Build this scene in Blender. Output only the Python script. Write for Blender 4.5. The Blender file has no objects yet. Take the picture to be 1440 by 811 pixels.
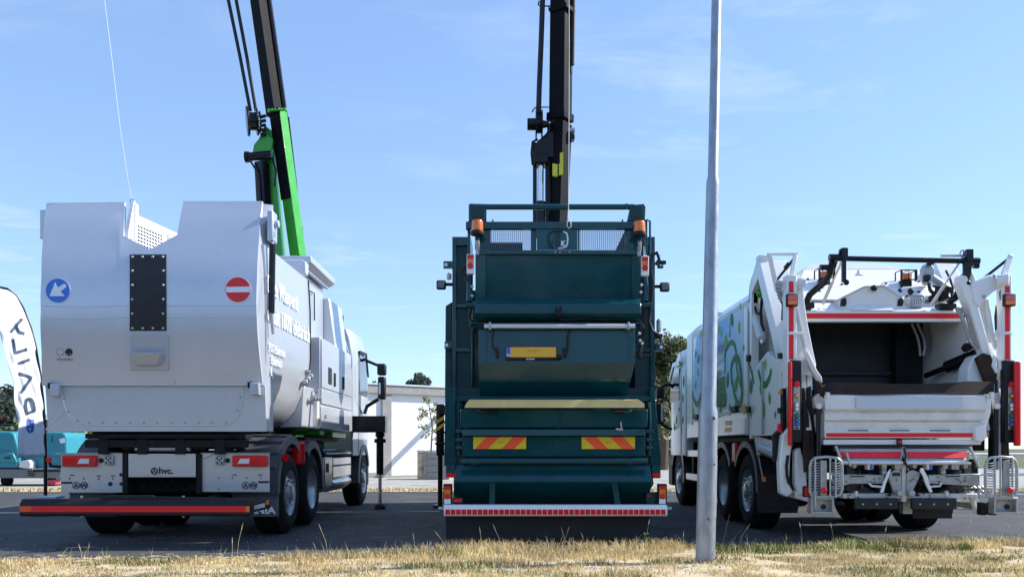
import bpy, bmesh, math, random
from mathutils import Vector, Matrix, noise
import numpy as np
random.seed(7)
rng = np.random.default_rng(7)
R = math.radians
sc = bpy.context.scene
col = sc.collection

# ---------------------------------------------------------------- camera, sky, sun, exposure
F, CX, HY, H = 1200.0, 720.0, 630.0, 1.09        # focal length in photo pixels, vanishing point, eye height
cam_d = bpy.data.cameras.new('camera')
cam_d.sensor_width = 36.0
cam_d.lens = 30.0
cam_d.shift_y = 224.5 / 1440.0
cam_d.clip_start = 0.1
cam_d.clip_end = 3000
cam = bpy.data.objects.new('camera', cam_d)
col.objects.link(cam)
cam.location = (0, 0, H)
cam.rotation_euler = (R(90), 0, 0)
sc.camera = cam

SUN_EL, SUN_AZ = R(38), R(79.5)                      # azimuth clockwise from +Y
world = bpy.data.worlds.new('World')
sc.world = world
world.use_nodes = True
wn, wl = world.node_tree.nodes, world.node_tree.links
wn.clear()
w_out = wn.new('ShaderNodeOutputWorld')
w_bg = wn.new('ShaderNodeBackground')
w_bg.inputs['Strength'].default_value = 0.12
sky = wn.new('ShaderNodeTexSky')
sky.sky_type = 'NISHITA'
sky.sun_disc = False
sky.sun_elevation = SUN_EL
sky.sun_rotation = SUN_AZ
sky.air_density = 1.0
sky.dust_density = 0.05
sky.ozone_density = 2.2
w_tc = wn.new('ShaderNodeTexCoord')
w_sep = wn.new('ShaderNodeSeparateXYZ')
wl.new(w_tc.outputs['Generated'], w_sep.inputs[0])
w_max = wn.new('ShaderNodeMath'); w_max.operation = 'MAXIMUM'; w_max.inputs[1].default_value = 0.05
wl.new(w_sep.outputs['Z'], w_max.inputs[0])
w_dx = wn.new('ShaderNodeMath'); w_dx.operation = 'DIVIDE'
w_dy = wn.new('ShaderNodeMath'); w_dy.operation = 'DIVIDE'
wl.new(w_sep.outputs['X'], w_dx.inputs[0]); wl.new(w_max.outputs[0], w_dx.inputs[1])
wl.new(w_sep.outputs['Y'], w_dy.inputs[0]); wl.new(w_max.outputs[0], w_dy.inputs[1])
w_cmb = wn.new('ShaderNodeCombineXYZ')
wl.new(w_dx.outputs[0], w_cmb.inputs['X']); wl.new(w_dy.outputs[0], w_cmb.inputs['Y'])
w_map = wn.new('ShaderNodeMapping')
w_map.inputs['Scale'].default_value = (0.62, 0.95, 1)
w_map.inputs['Location'].default_value = (0.25, 0.4, 0)
w_map.inputs['Rotation'].default_value = (0, 0, R(12))
wl.new(w_cmb.outputs[0], w_map.inputs['Vector'])
w_n1 = wn.new('ShaderNodeTexNoise'); w_n1.inputs['Scale'].default_value = 3.0
w_n1.inputs['Detail'].default_value = 8; w_n1.inputs['Roughness'].default_value = 0.62
w_n1.inputs['Distortion'].default_value = 0.35
wl.new(w_map.outputs[0], w_n1.inputs['Vector'])
w_n2 = wn.new('ShaderNodeTexNoise'); w_n2.inputs['Scale'].default_value = 0.62
w_n2.inputs['Detail'].default_value = 2
wl.new(w_map.outputs[0], w_n2.inputs['Vector'])
w_r1 = wn.new('ShaderNodeMapRange'); w_r1.inputs['From Min'].default_value = 0.50; w_r1.inputs['From Max'].default_value = 0.85
w_r2 = wn.new('ShaderNodeMapRange'); w_r2.inputs['From Min'].default_value = 0.44; w_r2.inputs['From Max'].default_value = 0.62
wl.new(w_n1.outputs['Fac'], w_r1.inputs['Value']); wl.new(w_n2.outputs['Fac'], w_r2.inputs['Value'])
w_mul = wn.new('ShaderNodeMath'); w_mul.operation = 'MULTIPLY'
wl.new(w_r1.outputs[0], w_mul.inputs[0]); wl.new(w_r2.outputs[0], w_mul.inputs[1])
w_mu2 = wn.new('ShaderNodeMath'); w_mu2.operation = 'MULTIPLY'; w_mu2.inputs[1].default_value = 0.55
wl.new(w_mul.outputs[0], w_mu2.inputs[0])
w_mix = wn.new('ShaderNodeMix'); w_mix.data_type = 'RGBA'
w_mix.inputs['B'].default_value = (5.2, 5.6, 6.2, 1)
wl.new(w_mu2.outputs[0], w_mix.inputs['Factor'])
w_gam = wn.new('ShaderNodeGamma'); w_gam.inputs['Gamma'].default_value = 0.62   # hazy bright summer sky: flatter than the clean-air model
w_tint = wn.new('ShaderNodeMix'); w_tint.data_type = 'RGBA'; w_tint.blend_type = 'MULTIPLY'; w_tint.inputs['Factor'].default_value = 1.0
w_tint.inputs['B'].default_value = (1.39, 1.69, 2.16, 1)
wl.new(sky.outputs[0], w_gam.inputs['Color']); wl.new(w_gam.outputs[0], w_tint.inputs['A'])
wl.new(w_tint.outputs['Result'], w_mix.inputs['A'])
wl.new(w_mix.outputs['Result'], w_bg.inputs['Color'])
wl.new(w_bg.outputs[0], w_out.inputs['Surface'])

sun_d = bpy.data.lights.new('sun', 'SUN')
sun_d.energy = 4.2
sun_d.angle = R(0.55)
sun_d.color = (1.0, 0.955, 0.89)
sun = bpy.data.objects.new('sun', sun_d)
col.objects.link(sun)
sdir = Vector((math.cos(SUN_EL) * math.sin(SUN_AZ), math.cos(SUN_EL) * math.cos(SUN_AZ), math.sin(SUN_EL)))
sun.rotation_euler = sdir.to_track_quat('Z', 'Y').to_euler()
sun.location = (20, 5, 20)

sc.view_settings.view_transform = 'Standard'
sc.view_settings.look = 'None'
sc.view_settings.gamma = 1.0
sc.view_settings.exposure = 0.75

# ---------------------------------------------------------------- helpers
def wx(px, Y): return (px - CX) * Y / F
def wz(py, Y): return H + (HY - py) * Y / F
def P(px, py, Y): return Vector((wx(px, Y), Y, wz(py, Y)))
def SX(px, py, X):                                  # point of a plane x = X seen at a photo pixel
    Y = X * F / (px - CX)
    return Vector((X, Y, wz(py, Y)))

WL = {}
def tag(o, label=None, cat=None, group=None, kind=None):
    if label: o['label'] = label
    if cat: o['category'] = cat
    if group: o['group'] = group
    if kind: o['kind'] = kind
    return o

def thing(name, label, cat, loc=(0, 0, 0), group=None):
    o = bpy.data.objects.new(name, None)
    o.empty_display_size = 0.3
    col.objects.link(o)
    o.location = loc
    WL[o] = Vector(loc)
    return tag(o, label, cat, group)

class MB:
    def __init__(self): self.v = []; self.f = []
    def add(self, vs, fs):
        n = len(self.v)
        self.v += [tuple(a) for a in vs]
        self.f += [tuple(i + n for i in f) for f in fs]
        return self
    def box(self, x0, x1, y0, y1, z0, z1):
        if x0 > x1: x0, x1 = x1, x0
        if z0 > z1: z0, z1 = z1, z0
        if y0 > y1: y0, y1 = y1, y0
        return self.add([(x0, y0, z0), (x1, y0, z0), (x1, y1, z0), (x0, y1, z0), (x0, y0, z1), (x1, y0, z1), (x1, y1, z1), (x0, y1, z1)],
                        [(0, 1, 5, 4), (1, 2, 6, 5), (2, 3, 7, 6), (3, 0, 4, 7), (4, 5, 6, 7), (3, 2, 1, 0)])
    def pbox(self, px0, py0, px1, py1, Y, d):
        return self.box(wx(px0, Y), wx(px1, Y), Y, Y + d, wz(py0, Y), wz(py1, Y))
    def slab(self, pts, vec):                        # polygon pushed along a vector
        pts = [Vector(p) for p in pts]; vec = Vector(vec); n = len(pts)
        vs = pts + [p + vec for p in pts]
        fs = [tuple(range(n)), tuple(range(2 * n - 1, n - 1, -1))]
        fs += [(i, (i + 1) % n, n + (i + 1) % n, n + i) for i in range(n)]
        return self.add(vs, fs)
    def prism(self, poly, ax, a0, a1):
        if ax == 'x': return self.slab([(a0, p[0], p[1]) for p in poly], (a1 - a0, 0, 0))
        if ax == 'y': return self.slab([(p[0], a0, p[1]) for p in poly], (0, a1 - a0, 0))
        return self.slab([(p[0], p[1], a0) for p in poly], (0, 0, a1 - a0))
    def pslab(self, pxs, Y, d): return self.slab([P(a, b, Y) for a, b in pxs], (0, d, 0))
    def tube(self, pts, r, n=8, close=False, r1=None):
        pts = [Vector(p) for p in pts]; m = len(pts)
        vs, fs = [], []
        t0 = (pts[1] - pts[0]).normalized()
        u = t0.orthogonal().normalized()
        for i, p in enumerate(pts):
            if close: t = (pts[(i + 1) % m] - pts[i - 1]).normalized()
            else: t = (pts[min(i + 1, m - 1)] - pts[max(i - 1, 0)]).normalized()
            u = (u - t * u.dot(t))
            if u.length < 1e-6: u = t.orthogonal()
            u.normalize(); w = t.cross(u)
            rr = r if r1 is None else r + (r1 - r) * i / (m - 1)
            for k in range(n):
                a = 2 * math.pi * k / n
                vs.append(p + (u * math.cos(a) + w * math.sin(a)) * rr)
        for i in range(m if close else m - 1):
            j = (i + 1) % m
            for k in range(n):
                fs.append((i * n + k, i * n + (k + 1) % n, j * n + (k + 1) % n, j * n + k))
        if not close:
            fs.append(tuple(range(n - 1, -1, -1))); fs.append(tuple(range((m - 1) * n, m * n)))
        return self.add(vs, fs)
    def cyl(self, p0, p1, r0, r1=None, n=16): return self.tube([p0, p1], r0, n, r1=r0 if r1 is None else r1)
    def beam(self, p0, p1, w, h, rot=0, w1=None, h1=None, side=Vector((1, 0, 0))):   # box section along a line
        p0, p1 = Vector(p0), Vector(p1); t = (p1 - p0).normalized()
        u = (side - t * side.dot(t)).normalized(); v = t.cross(u)
        if rot: u, v = u * math.cos(rot) + v * math.sin(rot), v * math.cos(rot) - u * math.sin(rot)
        w1 = w if w1 is None else w1; h1 = h if h1 is None else h1
        vs = []
        for p, a, b in ((p0, w, h), (p1, w1, h1)):
            vs += [p - u * a / 2 - v * b / 2, p + u * a / 2 - v * b / 2, p + u * a / 2 + v * b / 2, p - u * a / 2 + v * b / 2]
        return self.add(vs, [(0, 1, 5, 4), (1, 2, 6, 5), (2, 3, 7, 6), (3, 0, 4, 7), (4, 5, 6, 7), (3, 2, 1, 0)])
    def lathe(self, o, ax, prof, n=32, capped=True): # prof: (height along ax, radius)
        o = Vector(o); ax = Vector(ax).normalized(); u = ax.orthogonal().normalized(); w = ax.cross(u)
        vs, fs = [], []
        for h, r in prof:
            for k in range(n):
                a = 2 * math.pi * k / n
                vs.append(o + ax * h + (u * math.cos(a) + w * math.sin(a)) * max(r, 1e-4))
        m = len(prof)
        for i in range(m - 1):
            for k in range(n):
                fs.append((i * n + k, i * n + (k + 1) % n, (i + 1) * n + (k + 1) % n, (i + 1) * n + k))
        if capped:
            fs.append(tuple(range(n - 1, -1, -1))); fs.append(tuple(range((m - 1) * n, m * n)))
        return self.add(vs, fs)
    def disc(self, c, ax, r, t, n=24):
        return self.lathe(c, ax, [(0, r), (t, r)], n)
    def dome(self, c, ax, r, h, n=20):
        return self.lathe(c, ax, [(0, r)] + [(h * math.sin(a), r * math.cos(a)) for a in (0.3, 0.6, 0.9, 1.2, 1.5)], n)
    def build(self, name, m, parent=None, bev=0, seg=2, label=None, kind=None, sharp=38, recalc=True):
        me = bpy.data.meshes.new(name)
        c = Vector((0, 0, 0))
        if self.v:
            a = np.array(self.v); c = Vector(((a.min(0) + a.max(0)) / 2).tolist())
        if parent is None and kind == 'structure': c = Vector((0, 0, 0))
        me.from_pydata([(x - c.x, y - c.y, z - c.z) for x, y, z in self.v], [], self.f)
        if recalc:
            bm = bmesh.new(); bm.from_mesh(me); bmesh.ops.recalc_face_normals(bm, faces=bm.faces); bm.to_mesh(me); bm.free()
        me.shade_smooth()
        me.set_sharp_from_angle(angle=R(sharp))
        me.materials.append(m)
        o = bpy.data.objects.new(name, me)
        col.objects.link(o)
        WL[o] = c
        if parent: o.parent = parent; o.location = c - WL[parent]
        else: o.location = c
        if bev:
            b = o.modifiers.new('bevel', 'BEVEL'); b.width = bev; b.segments = seg; b.limit_method = 'ANGLE'; b.angle_limit = R(40)
        if label: o['label'] = label
        if kind: o['kind'] = kind
        return o

def pcopy(o, parent, off):                           # copy of a part (and its sub-parts), moved by an offset
    c = o.copy(); col.objects.link(c); c.parent = parent
    WL[c] = WL[o] + Vector(off); c.location = WL[c] - WL[parent]
    for ch in list(o.children):
        pcopy(ch, c, off)
    return c

def lettering(s, m, parent, loc, size, rot=(R(90), 0, 0), width=None, name='lettering', align='LEFT', bold=0.0, depth=0.0012, tilt=0):
    cu = bpy.data.curves.new(name, 'FONT')
    cu.body = s; cu.size = size; cu.align_x = align; cu.extrude = depth; cu.offset = bold; cu.resolution_u = 3
    t = bpy.data.objects.new(name, cu)
    me = bpy.data.meshes.new_from_object(t)
    bpy.data.objects.remove(t); bpy.data.curves.remove(cu)
    me.name = name
    n = len(me.vertices)
    if width and n:
        a = np.empty(n * 3); me.vertices.foreach_get('co', a); a = a.reshape(-1, 3)
        x0, x1 = a[:, 0].min(), a[:, 0].max()
        a[:, 0] *= width / (x1 - x0)
        me.vertices.foreach_set('co', a.ravel())
    me.materials.clear(); me.materials.append(m)
    o = bpy.data.objects.new(name, me)
    col.objects.link(o)
    loc = Vector(loc); WL[o] = loc
    if parent: o.parent = parent; o.location = loc - WL[parent]
    else: o.location = loc
    o.rotation_euler = (rot[0] + tilt, rot[1], rot[2])
    return o

# ---------------------------------------------------------------- materials
def mat(name, c, rough=0.5, metal=0.0, var=0.08, scale=5.0, bump=0.0, bscale=60.0, coat=0.0, dirt=None, dscale=3.0, damt=0.35, trans=0.0, emit=0.0, rvar=0.12, spec=0.5, stretch=None, alpha=1.0):
    m = bpy.data.materials.new(name); m.use_nodes = True
    nt = m.node_tree; b = nt.nodes['Principled BSDF']
    tc = nt.nodes.new('ShaderNodeTexCoord')
    vec = tc.outputs['Object']
    if stretch:
        mp = nt.nodes.new('ShaderNodeMapping'); mp.inputs['Scale'].default_value = stretch
        nt.links.new(vec, mp.inputs['Vector']); vec = mp.outputs[0]
    n = nt.nodes.new('ShaderNodeTexNoise'); n.inputs['Scale'].default_value = scale; n.inputs['Detail'].default_value = 6; n.inputs['Roughness'].default_value = 0.6
    nt.links.new(vec, n.inputs['Vector'])
    mx = nt.nodes.new('ShaderNodeMix'); mx.data_type = 'RGBA'
    mr = nt.nodes.new('ShaderNodeMapRange'); mr.inputs['From Min'].default_value = 0.3; mr.inputs['From Max'].default_value = 0.7
    nt.links.new(n.outputs['Fac'], mr.inputs['Value']); nt.links.new(mr.outputs[0], mx.inputs['Factor'])
    mx.inputs['A'].default_value = (*[max(0, x * (1 - var)) for x in c], 1); mx.inputs['B'].default_value = (*[min(1, x * (1 + var)) for x in c], 1)
    out = mx.outputs['Result']
    if dirt:
        n2 = nt.nodes.new('ShaderNodeTexNoise'); n2.inputs['Scale'].default_value = dscale; n2.inputs['Detail'].default_value = 9; n2.inputs['Roughness'].default_value = 0.7
        nt.links.new(vec, n2.inputs['Vector'])
        r2 = nt.nodes.new('ShaderNodeMapRange'); r2.inputs['From Min'].default_value = 0.48; r2.inputs['From Max'].default_value = 0.75; r2.inputs['To Max'].default_value = damt
        nt.links.new(n2.outputs['Fac'], r2.inputs['Value'])
        m2 = nt.nodes.new('ShaderNodeMix'); m2.data_type = 'RGBA'
        nt.links.new(r2.outputs[0], m2.inputs['Factor']); nt.links.new(out, m2.inputs['A']); m2.inputs['B'].default_value = (*dirt, 1)
        out = m2.outputs['Result']
    nt.links.new(out, b.inputs['Base Color'])
    rr = nt.nodes.new('ShaderNodeMapRange'); rr.inputs['To Min'].default_value = max(0.02, rough - rvar); rr.inputs['To Max'].default_value = min(1, rough + rvar)
    nt.links.new(n.outputs['Fac'], rr.inputs['Value']); nt.links.new(rr.outputs[0], b.inputs['Roughness'])
    b.inputs['Metallic'].default_value = metal
    b.inputs['Specular IOR Level'].default_value = spec
    if coat: b.inputs['Coat Weight'].default_value = coat; b.inputs['Coat Roughness'].default_value = 0.06
    if trans: b.inputs['Transmission Weight'].default_value = trans
    if alpha < 1: b.inputs['Alpha'].default_value = alpha
    if bump:
        nb = nt.nodes.new('ShaderNodeTexNoise'); nb.inputs['Scale'].default_value = bscale; nb.inputs['Detail'].default_value = 4
        nt.links.new(vec, nb.inputs['Vector'])
        bp = nt.nodes.new('ShaderNodeBump'); bp.inputs['Strength'].default_value = bump; bp.inputs['Distance'].default_value = 0.02
        nt.links.new(nb.outputs['Fac'], bp.inputs['Height']); nt.links.new(bp.outputs[0], b.inputs['Normal'])
    return m

M = {}
M['silver'] = mat('silver_paint', (0.63, 0.66, 0.72), 0.36, 0.40, 0.04, 1.2, bump=0.05, bscale=2.0, coat=0.15, dirt=(0.45, 0.46, 0.48), dscale=2.2, damt=0.25)
M['silver2'] = mat('light_silver_paint', (0.50, 0.53, 0.59), 0.34, 0.3, 0.03, 1.5, coat=0.3, dirt=(0.4, 0.4, 0.4), dscale=2, damt=0.2)
M['steel'] = mat('brushed_stainless_steel', (0.62, 0.59, 0.57), 0.42, 0.55, 0.05, 3, stretch=(1, 1, 14), dirt=(0.4, 0.36, 0.33), dscale=2.5, damt=0.3)
M['chrome'] = mat('polished_side_panel', (0.55, 0.54, 0.53), 0.22, 0.85, 0.04, 2)
M['galv'] = mat('galvanised_steel', (0.44, 0.46, 0.47), 0.42, 0.6, 0.18, 18, bump=0.05, bscale=60, dirt=(0.34, 0.33, 0.30), dscale=6, damt=0.4)
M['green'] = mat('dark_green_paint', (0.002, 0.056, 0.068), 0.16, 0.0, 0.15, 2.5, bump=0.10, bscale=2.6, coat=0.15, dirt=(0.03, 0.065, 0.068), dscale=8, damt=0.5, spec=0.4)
M['green2'] = mat('darker_dull_green_paint', (0.005, 0.046, 0.054), 0.36, 0.0, 0.14, 3, dirt=(0.03, 0.05, 0.055), dscale=8, damt=0.5, spec=0.35)  # darker, rougher copy of the green for set-back parts
M['greenp'] = mat('dark_green_plate_paint', (0.012, 0.090, 0.115), 0.3, 0.0, 0.1, 3, spec=0.4)
M['olive'] = mat('oily_grey_steel', (0.17, 0.16, 0.13), 0.5, 0.2, 0.25, 9, dirt=(0.06, 0.055, 0.05), dscale=9, damt=0.6)
M['white'] = mat('white_paint', (0.86, 0.86, 0.85), 0.34, 0.0, 0.02, 2.5, coat=0.3, dirt=(0.55, 0.52, 0.47), dscale=4, damt=0.16)
M['whiteg'] = mat('worn_and_shade_white_paint', (0.77, 0.76, 0.73), 0.45, 0.0, 0.04, 4, dirt=(0.40, 0.35, 0.28), dscale=5, damt=0.38)
M['black'] = mat('black_paint', (0.008, 0.008, 0.010), 0.24, 0.0, 0.2, 6, dirt=(0.02, 0.02, 0.02), dscale=6, damt=0.3, spec=0.3, rvar=0.06)
M['boom'] = mat('matt_black_crane_paint', (0.006, 0.006, 0.009), 0.6, 0.0, 0.2, 6, dirt=(0.02, 0.02, 0.02), dscale=6, damt=0.3, spec=0.1)
M['plastic'] = mat('black_plastic', (0.013, 0.013, 0.016), 0.55, 0.0, 0.2, 8, bump=0.05, bscale=150, spec=0.35)
M['guard'] = mat('dark_grey_mudguard_plastic', (0.080, 0.083, 0.095), 0.5, 0.0, 0.15, 5, dirt=(0.15, 0.15, 0.15), dscale=6, damt=0.4)
M['tyre'] = mat('tyre_rubber', (0.012, 0.012, 0.013), 0.8, 0.0, 0.25, 9, bump=0.1, bscale=80, dirt=(0.05, 0.046, 0.042), dscale=7, damt=0.35, spec=0.3)
M['chassis'] = mat('chassis_paint', (0.010, 0.010, 0.011), 0.6, 0.0, 0.3, 6, dirt=(0.04, 0.037, 0.034), dscale=8, damt=0.35, spec=0.25)
M['rim'] = mat('aluminium_wheel', (0.55, 0.56, 0.58), 0.38, 0.7, 0.1, 8, dirt=(0.25, 0.23, 0.2), dscale=8, damt=0.4)
M['flap'] = mat('black_rubber_flap', (0.012, 0.013, 0.016), 0.6, 0.0, 0.3, 4, dirt=(0.04, 0.04, 0.045), dscale=5, damt=0.4)
M['brown'] = mat('brown_rubber', (0.034, 0.020, 0.014), 0.7, 0.0, 0.25, 5, bump=0.08, bscale=25, dirt=(0.07, 0.055, 0.045), dscale=6, damt=0.35, spec=0.25)
M['red'] = mat('red_paint', (0.72, 0.008, 0.014), 0.35, 0.0, 0.08, 8)
M['redlens'] = mat('red_lamp_lens', (0.70, 0.006, 0.008), 0.22, 0.0, 0.25, 60, coat=0.15, bump=0.25, bscale=160)
M['redrefl'] = mat('red_reflector', (0.85, 0.012, 0.012), 0.35, 0.0, 0.10, 90, coat=0.0, spec=0.25, bump=0.15, bscale=300)
M['redtape'] = mat('red_reflective_tape', (0.85, 0.014, 0.018), 0.42, 0.0, 0.06, 30)
M['orange'] = mat('orange_lamp_lens', (0.85, 0.20, 0.012), 0.18, 0.0, 0.12, 25, coat=0.5)
M['amber'] = mat('amber_tape', (0.85, 0.22, 0.02), 0.35)
M['flor'] = mat('fluorescent_orange_red', (0.98, 0.10, 0.02), 0.45, 0.0, 0.05, 20)
M['yel'] = mat('yellow_board', (0.76, 0.54, 0.015), 0.4, 0.0, 0.06, 20)
M['plate'] = mat('yellow_number_plate', (0.85, 0.47, 0.03), 0.4, 0.0, 0.06, 10, dirt=(0.7, 0.42, 0.08), dscale=8, damt=0.4)
M['plank'] = mat('cream_yellow_strip', (0.70, 0.52, 0.19), 0.5, 0.0, 0.08, 6)
M['blue'] = mat('blue_sign', (0.045, 0.18, 0.66), 0.38, 0.0, 0.03, 8)
M['eublue'] = mat('blue_plate_band', (0.05, 0.13, 0.55), 0.4)
M['signwhite'] = mat('white_print', (0.82, 0.84, 0.88), 0.4, 0.0, 0.02)
M['signred'] = mat('red_sign', (0.78, 0.025, 0.025), 0.42, 0.0, 0.03)
M['ink'] = mat('black_print', (0.018, 0.018, 0.022), 0.5)
M['lgreen'] = mat('bright_green_crane_paint', (0.045, 0.37, 0.035), 0.36, 0.0, 0.12, 4, coat=0.2, dirt=(0.05, 0.20, 0.03), dscale=7, damt=0.4)
M['ram'] = mat('chromed_ram', (0.75, 0.76, 0.78), 0.16, 0.95, 0.02)
M['alu'] = mat('aluminium_tube', (0.72, 0.73, 0.75), 0.32, 0.35, 0.05, 10)
M['glass'] = mat('dark_window_glass', (0.02, 0.03, 0.04), 0.05, 0.0, 0.1, coat=0.5)
M['mirror'] = mat('mirror_glass', (0.75, 0.8, 0.82), 0.04, 1.0, 0.02)
M['lens'] = mat('clear_lamp_lens', (0.72, 0.72, 0.72), 0.15, 0.2, 0.2, 80, coat=0.5, bump=0.2, bscale=200)
M['wlens'] = mat('work_lamp_glass', (0.16, 0.16, 0.16), 0.2, 0.2, 0.3, 80, coat=0.3, bump=0.3, bscale=200)
M['teal'] = mat('teal_machine_plastic', (0.035, 0.25, 0.31), 0.35, 0.0, 0.06, 5)
M['greyp'] = mat('grey_machine_plastic', (0.16, 0.17, 0.17), 0.5, 0.0, 0.1, 8)
M['cloth'] = mat('white_flag_cloth', (0.92, 0.93, 0.96), 0.7, 0.0, 0.02, 8)
M['navy'] = mat('dark_blue_flag_ink', (0.035, 0.062, 0.115), 0.7)
M['blueink'] = mat('blue_flag_ink', (0.07, 0.17, 0.55), 0.7)
M['rope'] = mat('white_rope', (0.78, 0.75, 0.66), 0.8, 0.0, 0.1, 40)
M['concrete'] = mat('weathered_concrete', (0.34, 0.33, 0.31), 0.85, 0.0, 0.2, 6, bump=0.3, bscale=30, dirt=(0.14, 0.13, 0.12), dscale=3, damt=0.6)
M['render'] = mat('white_rendered_wall', (0.80, 0.80, 0.80), 0.8, 0.0, 0.03, 2, bump=0.1, bscale=40, dirt=(0.58, 0.57, 0.55), dscale=1.2, damt=0.22)
M['wood'] = mat('grey_weathered_wood', (0.30, 0.28, 0.25), 0.8, 0.0, 0.25, 5, stretch=(1, 1, 12), bump=0.2, bscale=12)
M['bark'] = mat('bark', (0.10, 0.075, 0.05), 0.9, 0.0, 0.3, 12, bump=0.5, bscale=20)
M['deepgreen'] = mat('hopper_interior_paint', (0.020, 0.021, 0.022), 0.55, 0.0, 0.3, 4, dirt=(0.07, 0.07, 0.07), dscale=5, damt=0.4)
M['greyblue'] = mat('grey_blue_shade_and_trim', (0.36, 0.43, 0.50), 0.3, 0.2, 0.04, 2, coat=0.4)  # shade tone of the grey truck's cab rear, also used on small trims

# thin cloth lets some light through
_nt = M['cloth'].node_tree
_tr = _nt.nodes.new('ShaderNodeBsdfTranslucent'); _tr.inputs['Color'].default_value = (0.92, 0.93, 0.96, 1)
_ms = _nt.nodes.new('ShaderNodeMixShader'); _ms.inputs[0].default_value = 0.3
_nt.links.new(_nt.nodes['Principled BSDF'].outputs[0], _ms.inputs[1]); _nt.links.new(_tr.outputs[0], _ms.inputs[2])
_nt.links.new(_ms.outputs[0], _nt.nodes['Material Output'].inputs['Surface'])

# ---------------------------------------------------------------- shared vehicle parts
def wheel(root, xo, y, side, r=0.52, w=0.36, dish=False, ground=0.0):
    """tyre as the part, rim and nuts as its sub-parts; xo is the outer face, side the outward direction"""
    zc = ground + r
    o = (xo, y, zc); ax = (-side, 0, 0)
    prof = [(0.03, 0.285), (0.008, 0.30), (0.0, 0.34), (0.0, 0.40), (0.012, 0.455), (0.03, 0.488), (0.045, r - 0.012), (0.055, r)]
    x = 0.055; step = (w - 0.11) / 5
    for k in range(5):
        prof += [(x + 0.006, r), (x + step - 0.018, r)]
        if k < 4: prof += [(x + step - 0.014, r - 0.014), (x + step - 0.002, r - 0.014), (x + step, r)]
        x += step
    prof += [(w - 0.055, r), (w - 0.03, 0.488), (w, 0.40), (w, 0.32), (w - 0.03, 0.285)]
    t = MB().lathe(o, ax, prof, 48, capped=False).build('wheel', M['tyre'], root, sharp=25)
    if dish: rp = [(0.02, 0.286), (0.008, 0.292), (0.02, 0.278), (0.05, 0.262), (0.17, 0.245), (0.185, 0.22), (0.18, 0.15), (0.15, 0.135), (0.14, 0.06), (0.14, 0.0)]
    else: rp = [(0.02, 0.286), (0.006, 0.292), (0.02, 0.272), (0.075, 0.255), (0.085, 0.235), (0.05, 0.20), (0.025, 0.17), (0.03, 0.145), (0.02, 0.13), (-0.005, 0.115), (-0.02, 0.09), (-0.025, 0.0)]
    MB().lathe(o, ax, rp, 40, capped=False).build('rim', M['rim'], t, sharp=30)
    mb = MB()
    rr = 0.165 if not dish else 0.19; hh = 0.03 if not dish else 0.18
    for k in range(10):
        a = 2 * math.pi * k / 10
        c = Vector((xo - side * hh, y + rr * math.cos(a), zc + rr * math.sin(a)))
        mb.cyl(c, c + Vector((side * 0.035, 0, 0)), 0.016, 0.012, 6)
    mb.build('wheel_nuts', M['chrome'] if not dish else M['chassis'], t, kind='stuff')
    mh = MB()
    for k in range(10):
        a = 2 * math.pi * (k + 0.5) / 10
        c = Vector((xo - side * (0.072 if not dish else 0.178), y + 0.222 * math.cos(a), zc + 0.222 * math.sin(a)))
        mh.cyl(c, c + Vector((side * 0.006, 0, 0)), 0.022, 0.022, 10)
    mh.build('hand_holes', M['chassis'], t, kind='stuff')
    return t

def mudguard(root, x0, x1, y, r, a0, a1, zc=0.52, m=None, ribs=0, lip=0.07, flap=None, outer=1):
    """arched guard over a wheel from angle a0 (rear) to a1 (front); degrees from straight up, negative to the rear"""
    m = m or M['guard']; mb = MB(); n = 22
    sec = [(x0, 0), (x1, 0), (x1, 0.025), (x0, 0.025)]
    def ring(sec):
        vs = []; k = len(sec)
        for i in range(n + 1):
            a = R(a0 + (a1 - a0) * i / n)
            for x, dr in sec: vs.append((x, y + (r + dr) * math.sin(a), zc + (r + dr) * math.cos(a)))
        fs = [(i * k + j, i * k + (j + 1) % k, (i + 1) * k + (j + 1) % k, (i + 1) * k + j) for i in range(n) for j in range(k)]
        fs += [tuple(range(k)), tuple(range(n * k, n * k + k))]
        mb.add(vs, fs)
    ring(sec)
    xo = x1 if outer > 0 else x0
    if lip: ring([(xo - 0.012 * outer, -lip), (xo + 0.006 * outer, -lip), (xo + 0.006 * outer, 0.03), (xo - 0.012 * outer, 0.03)])
    if flap:
        a = R(a0); fy, fz = y + (r + 0.012) * math.sin(a), zc + (r + 0.012) * math.cos(a)
        mb.box(x0, x1, fy - 0.012, fy + 0.012, flap, fz)
    g = mb.build('mudguard', m, root, sharp=30, bev=0.006)
    if ribs:
        mr = MB()
        for k in range(ribs):
            a_ = a0 + (a1 - a0) * (0.22 + 0.56 * k / max(1, ribs - 1)); a = R(a_)
            c = Vector((0, y + (r + 0.028) * math.sin(a), zc + (r + 0.028) * math.cos(a)))
            t = Vector((0, math.cos(a), -math.sin(a))); nn = Vector((0, math.sin(a), math.cos(a)))
            mr.beam(Vector((x0 + 0.03, c.y, c.z)), Vector((x1 - 0.03, c.y, c.z)), 0.06, 0.05, side=t)
        mr.build('rib', M['guard'], g, bev=0.015, kind='stuff')
    return g

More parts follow.
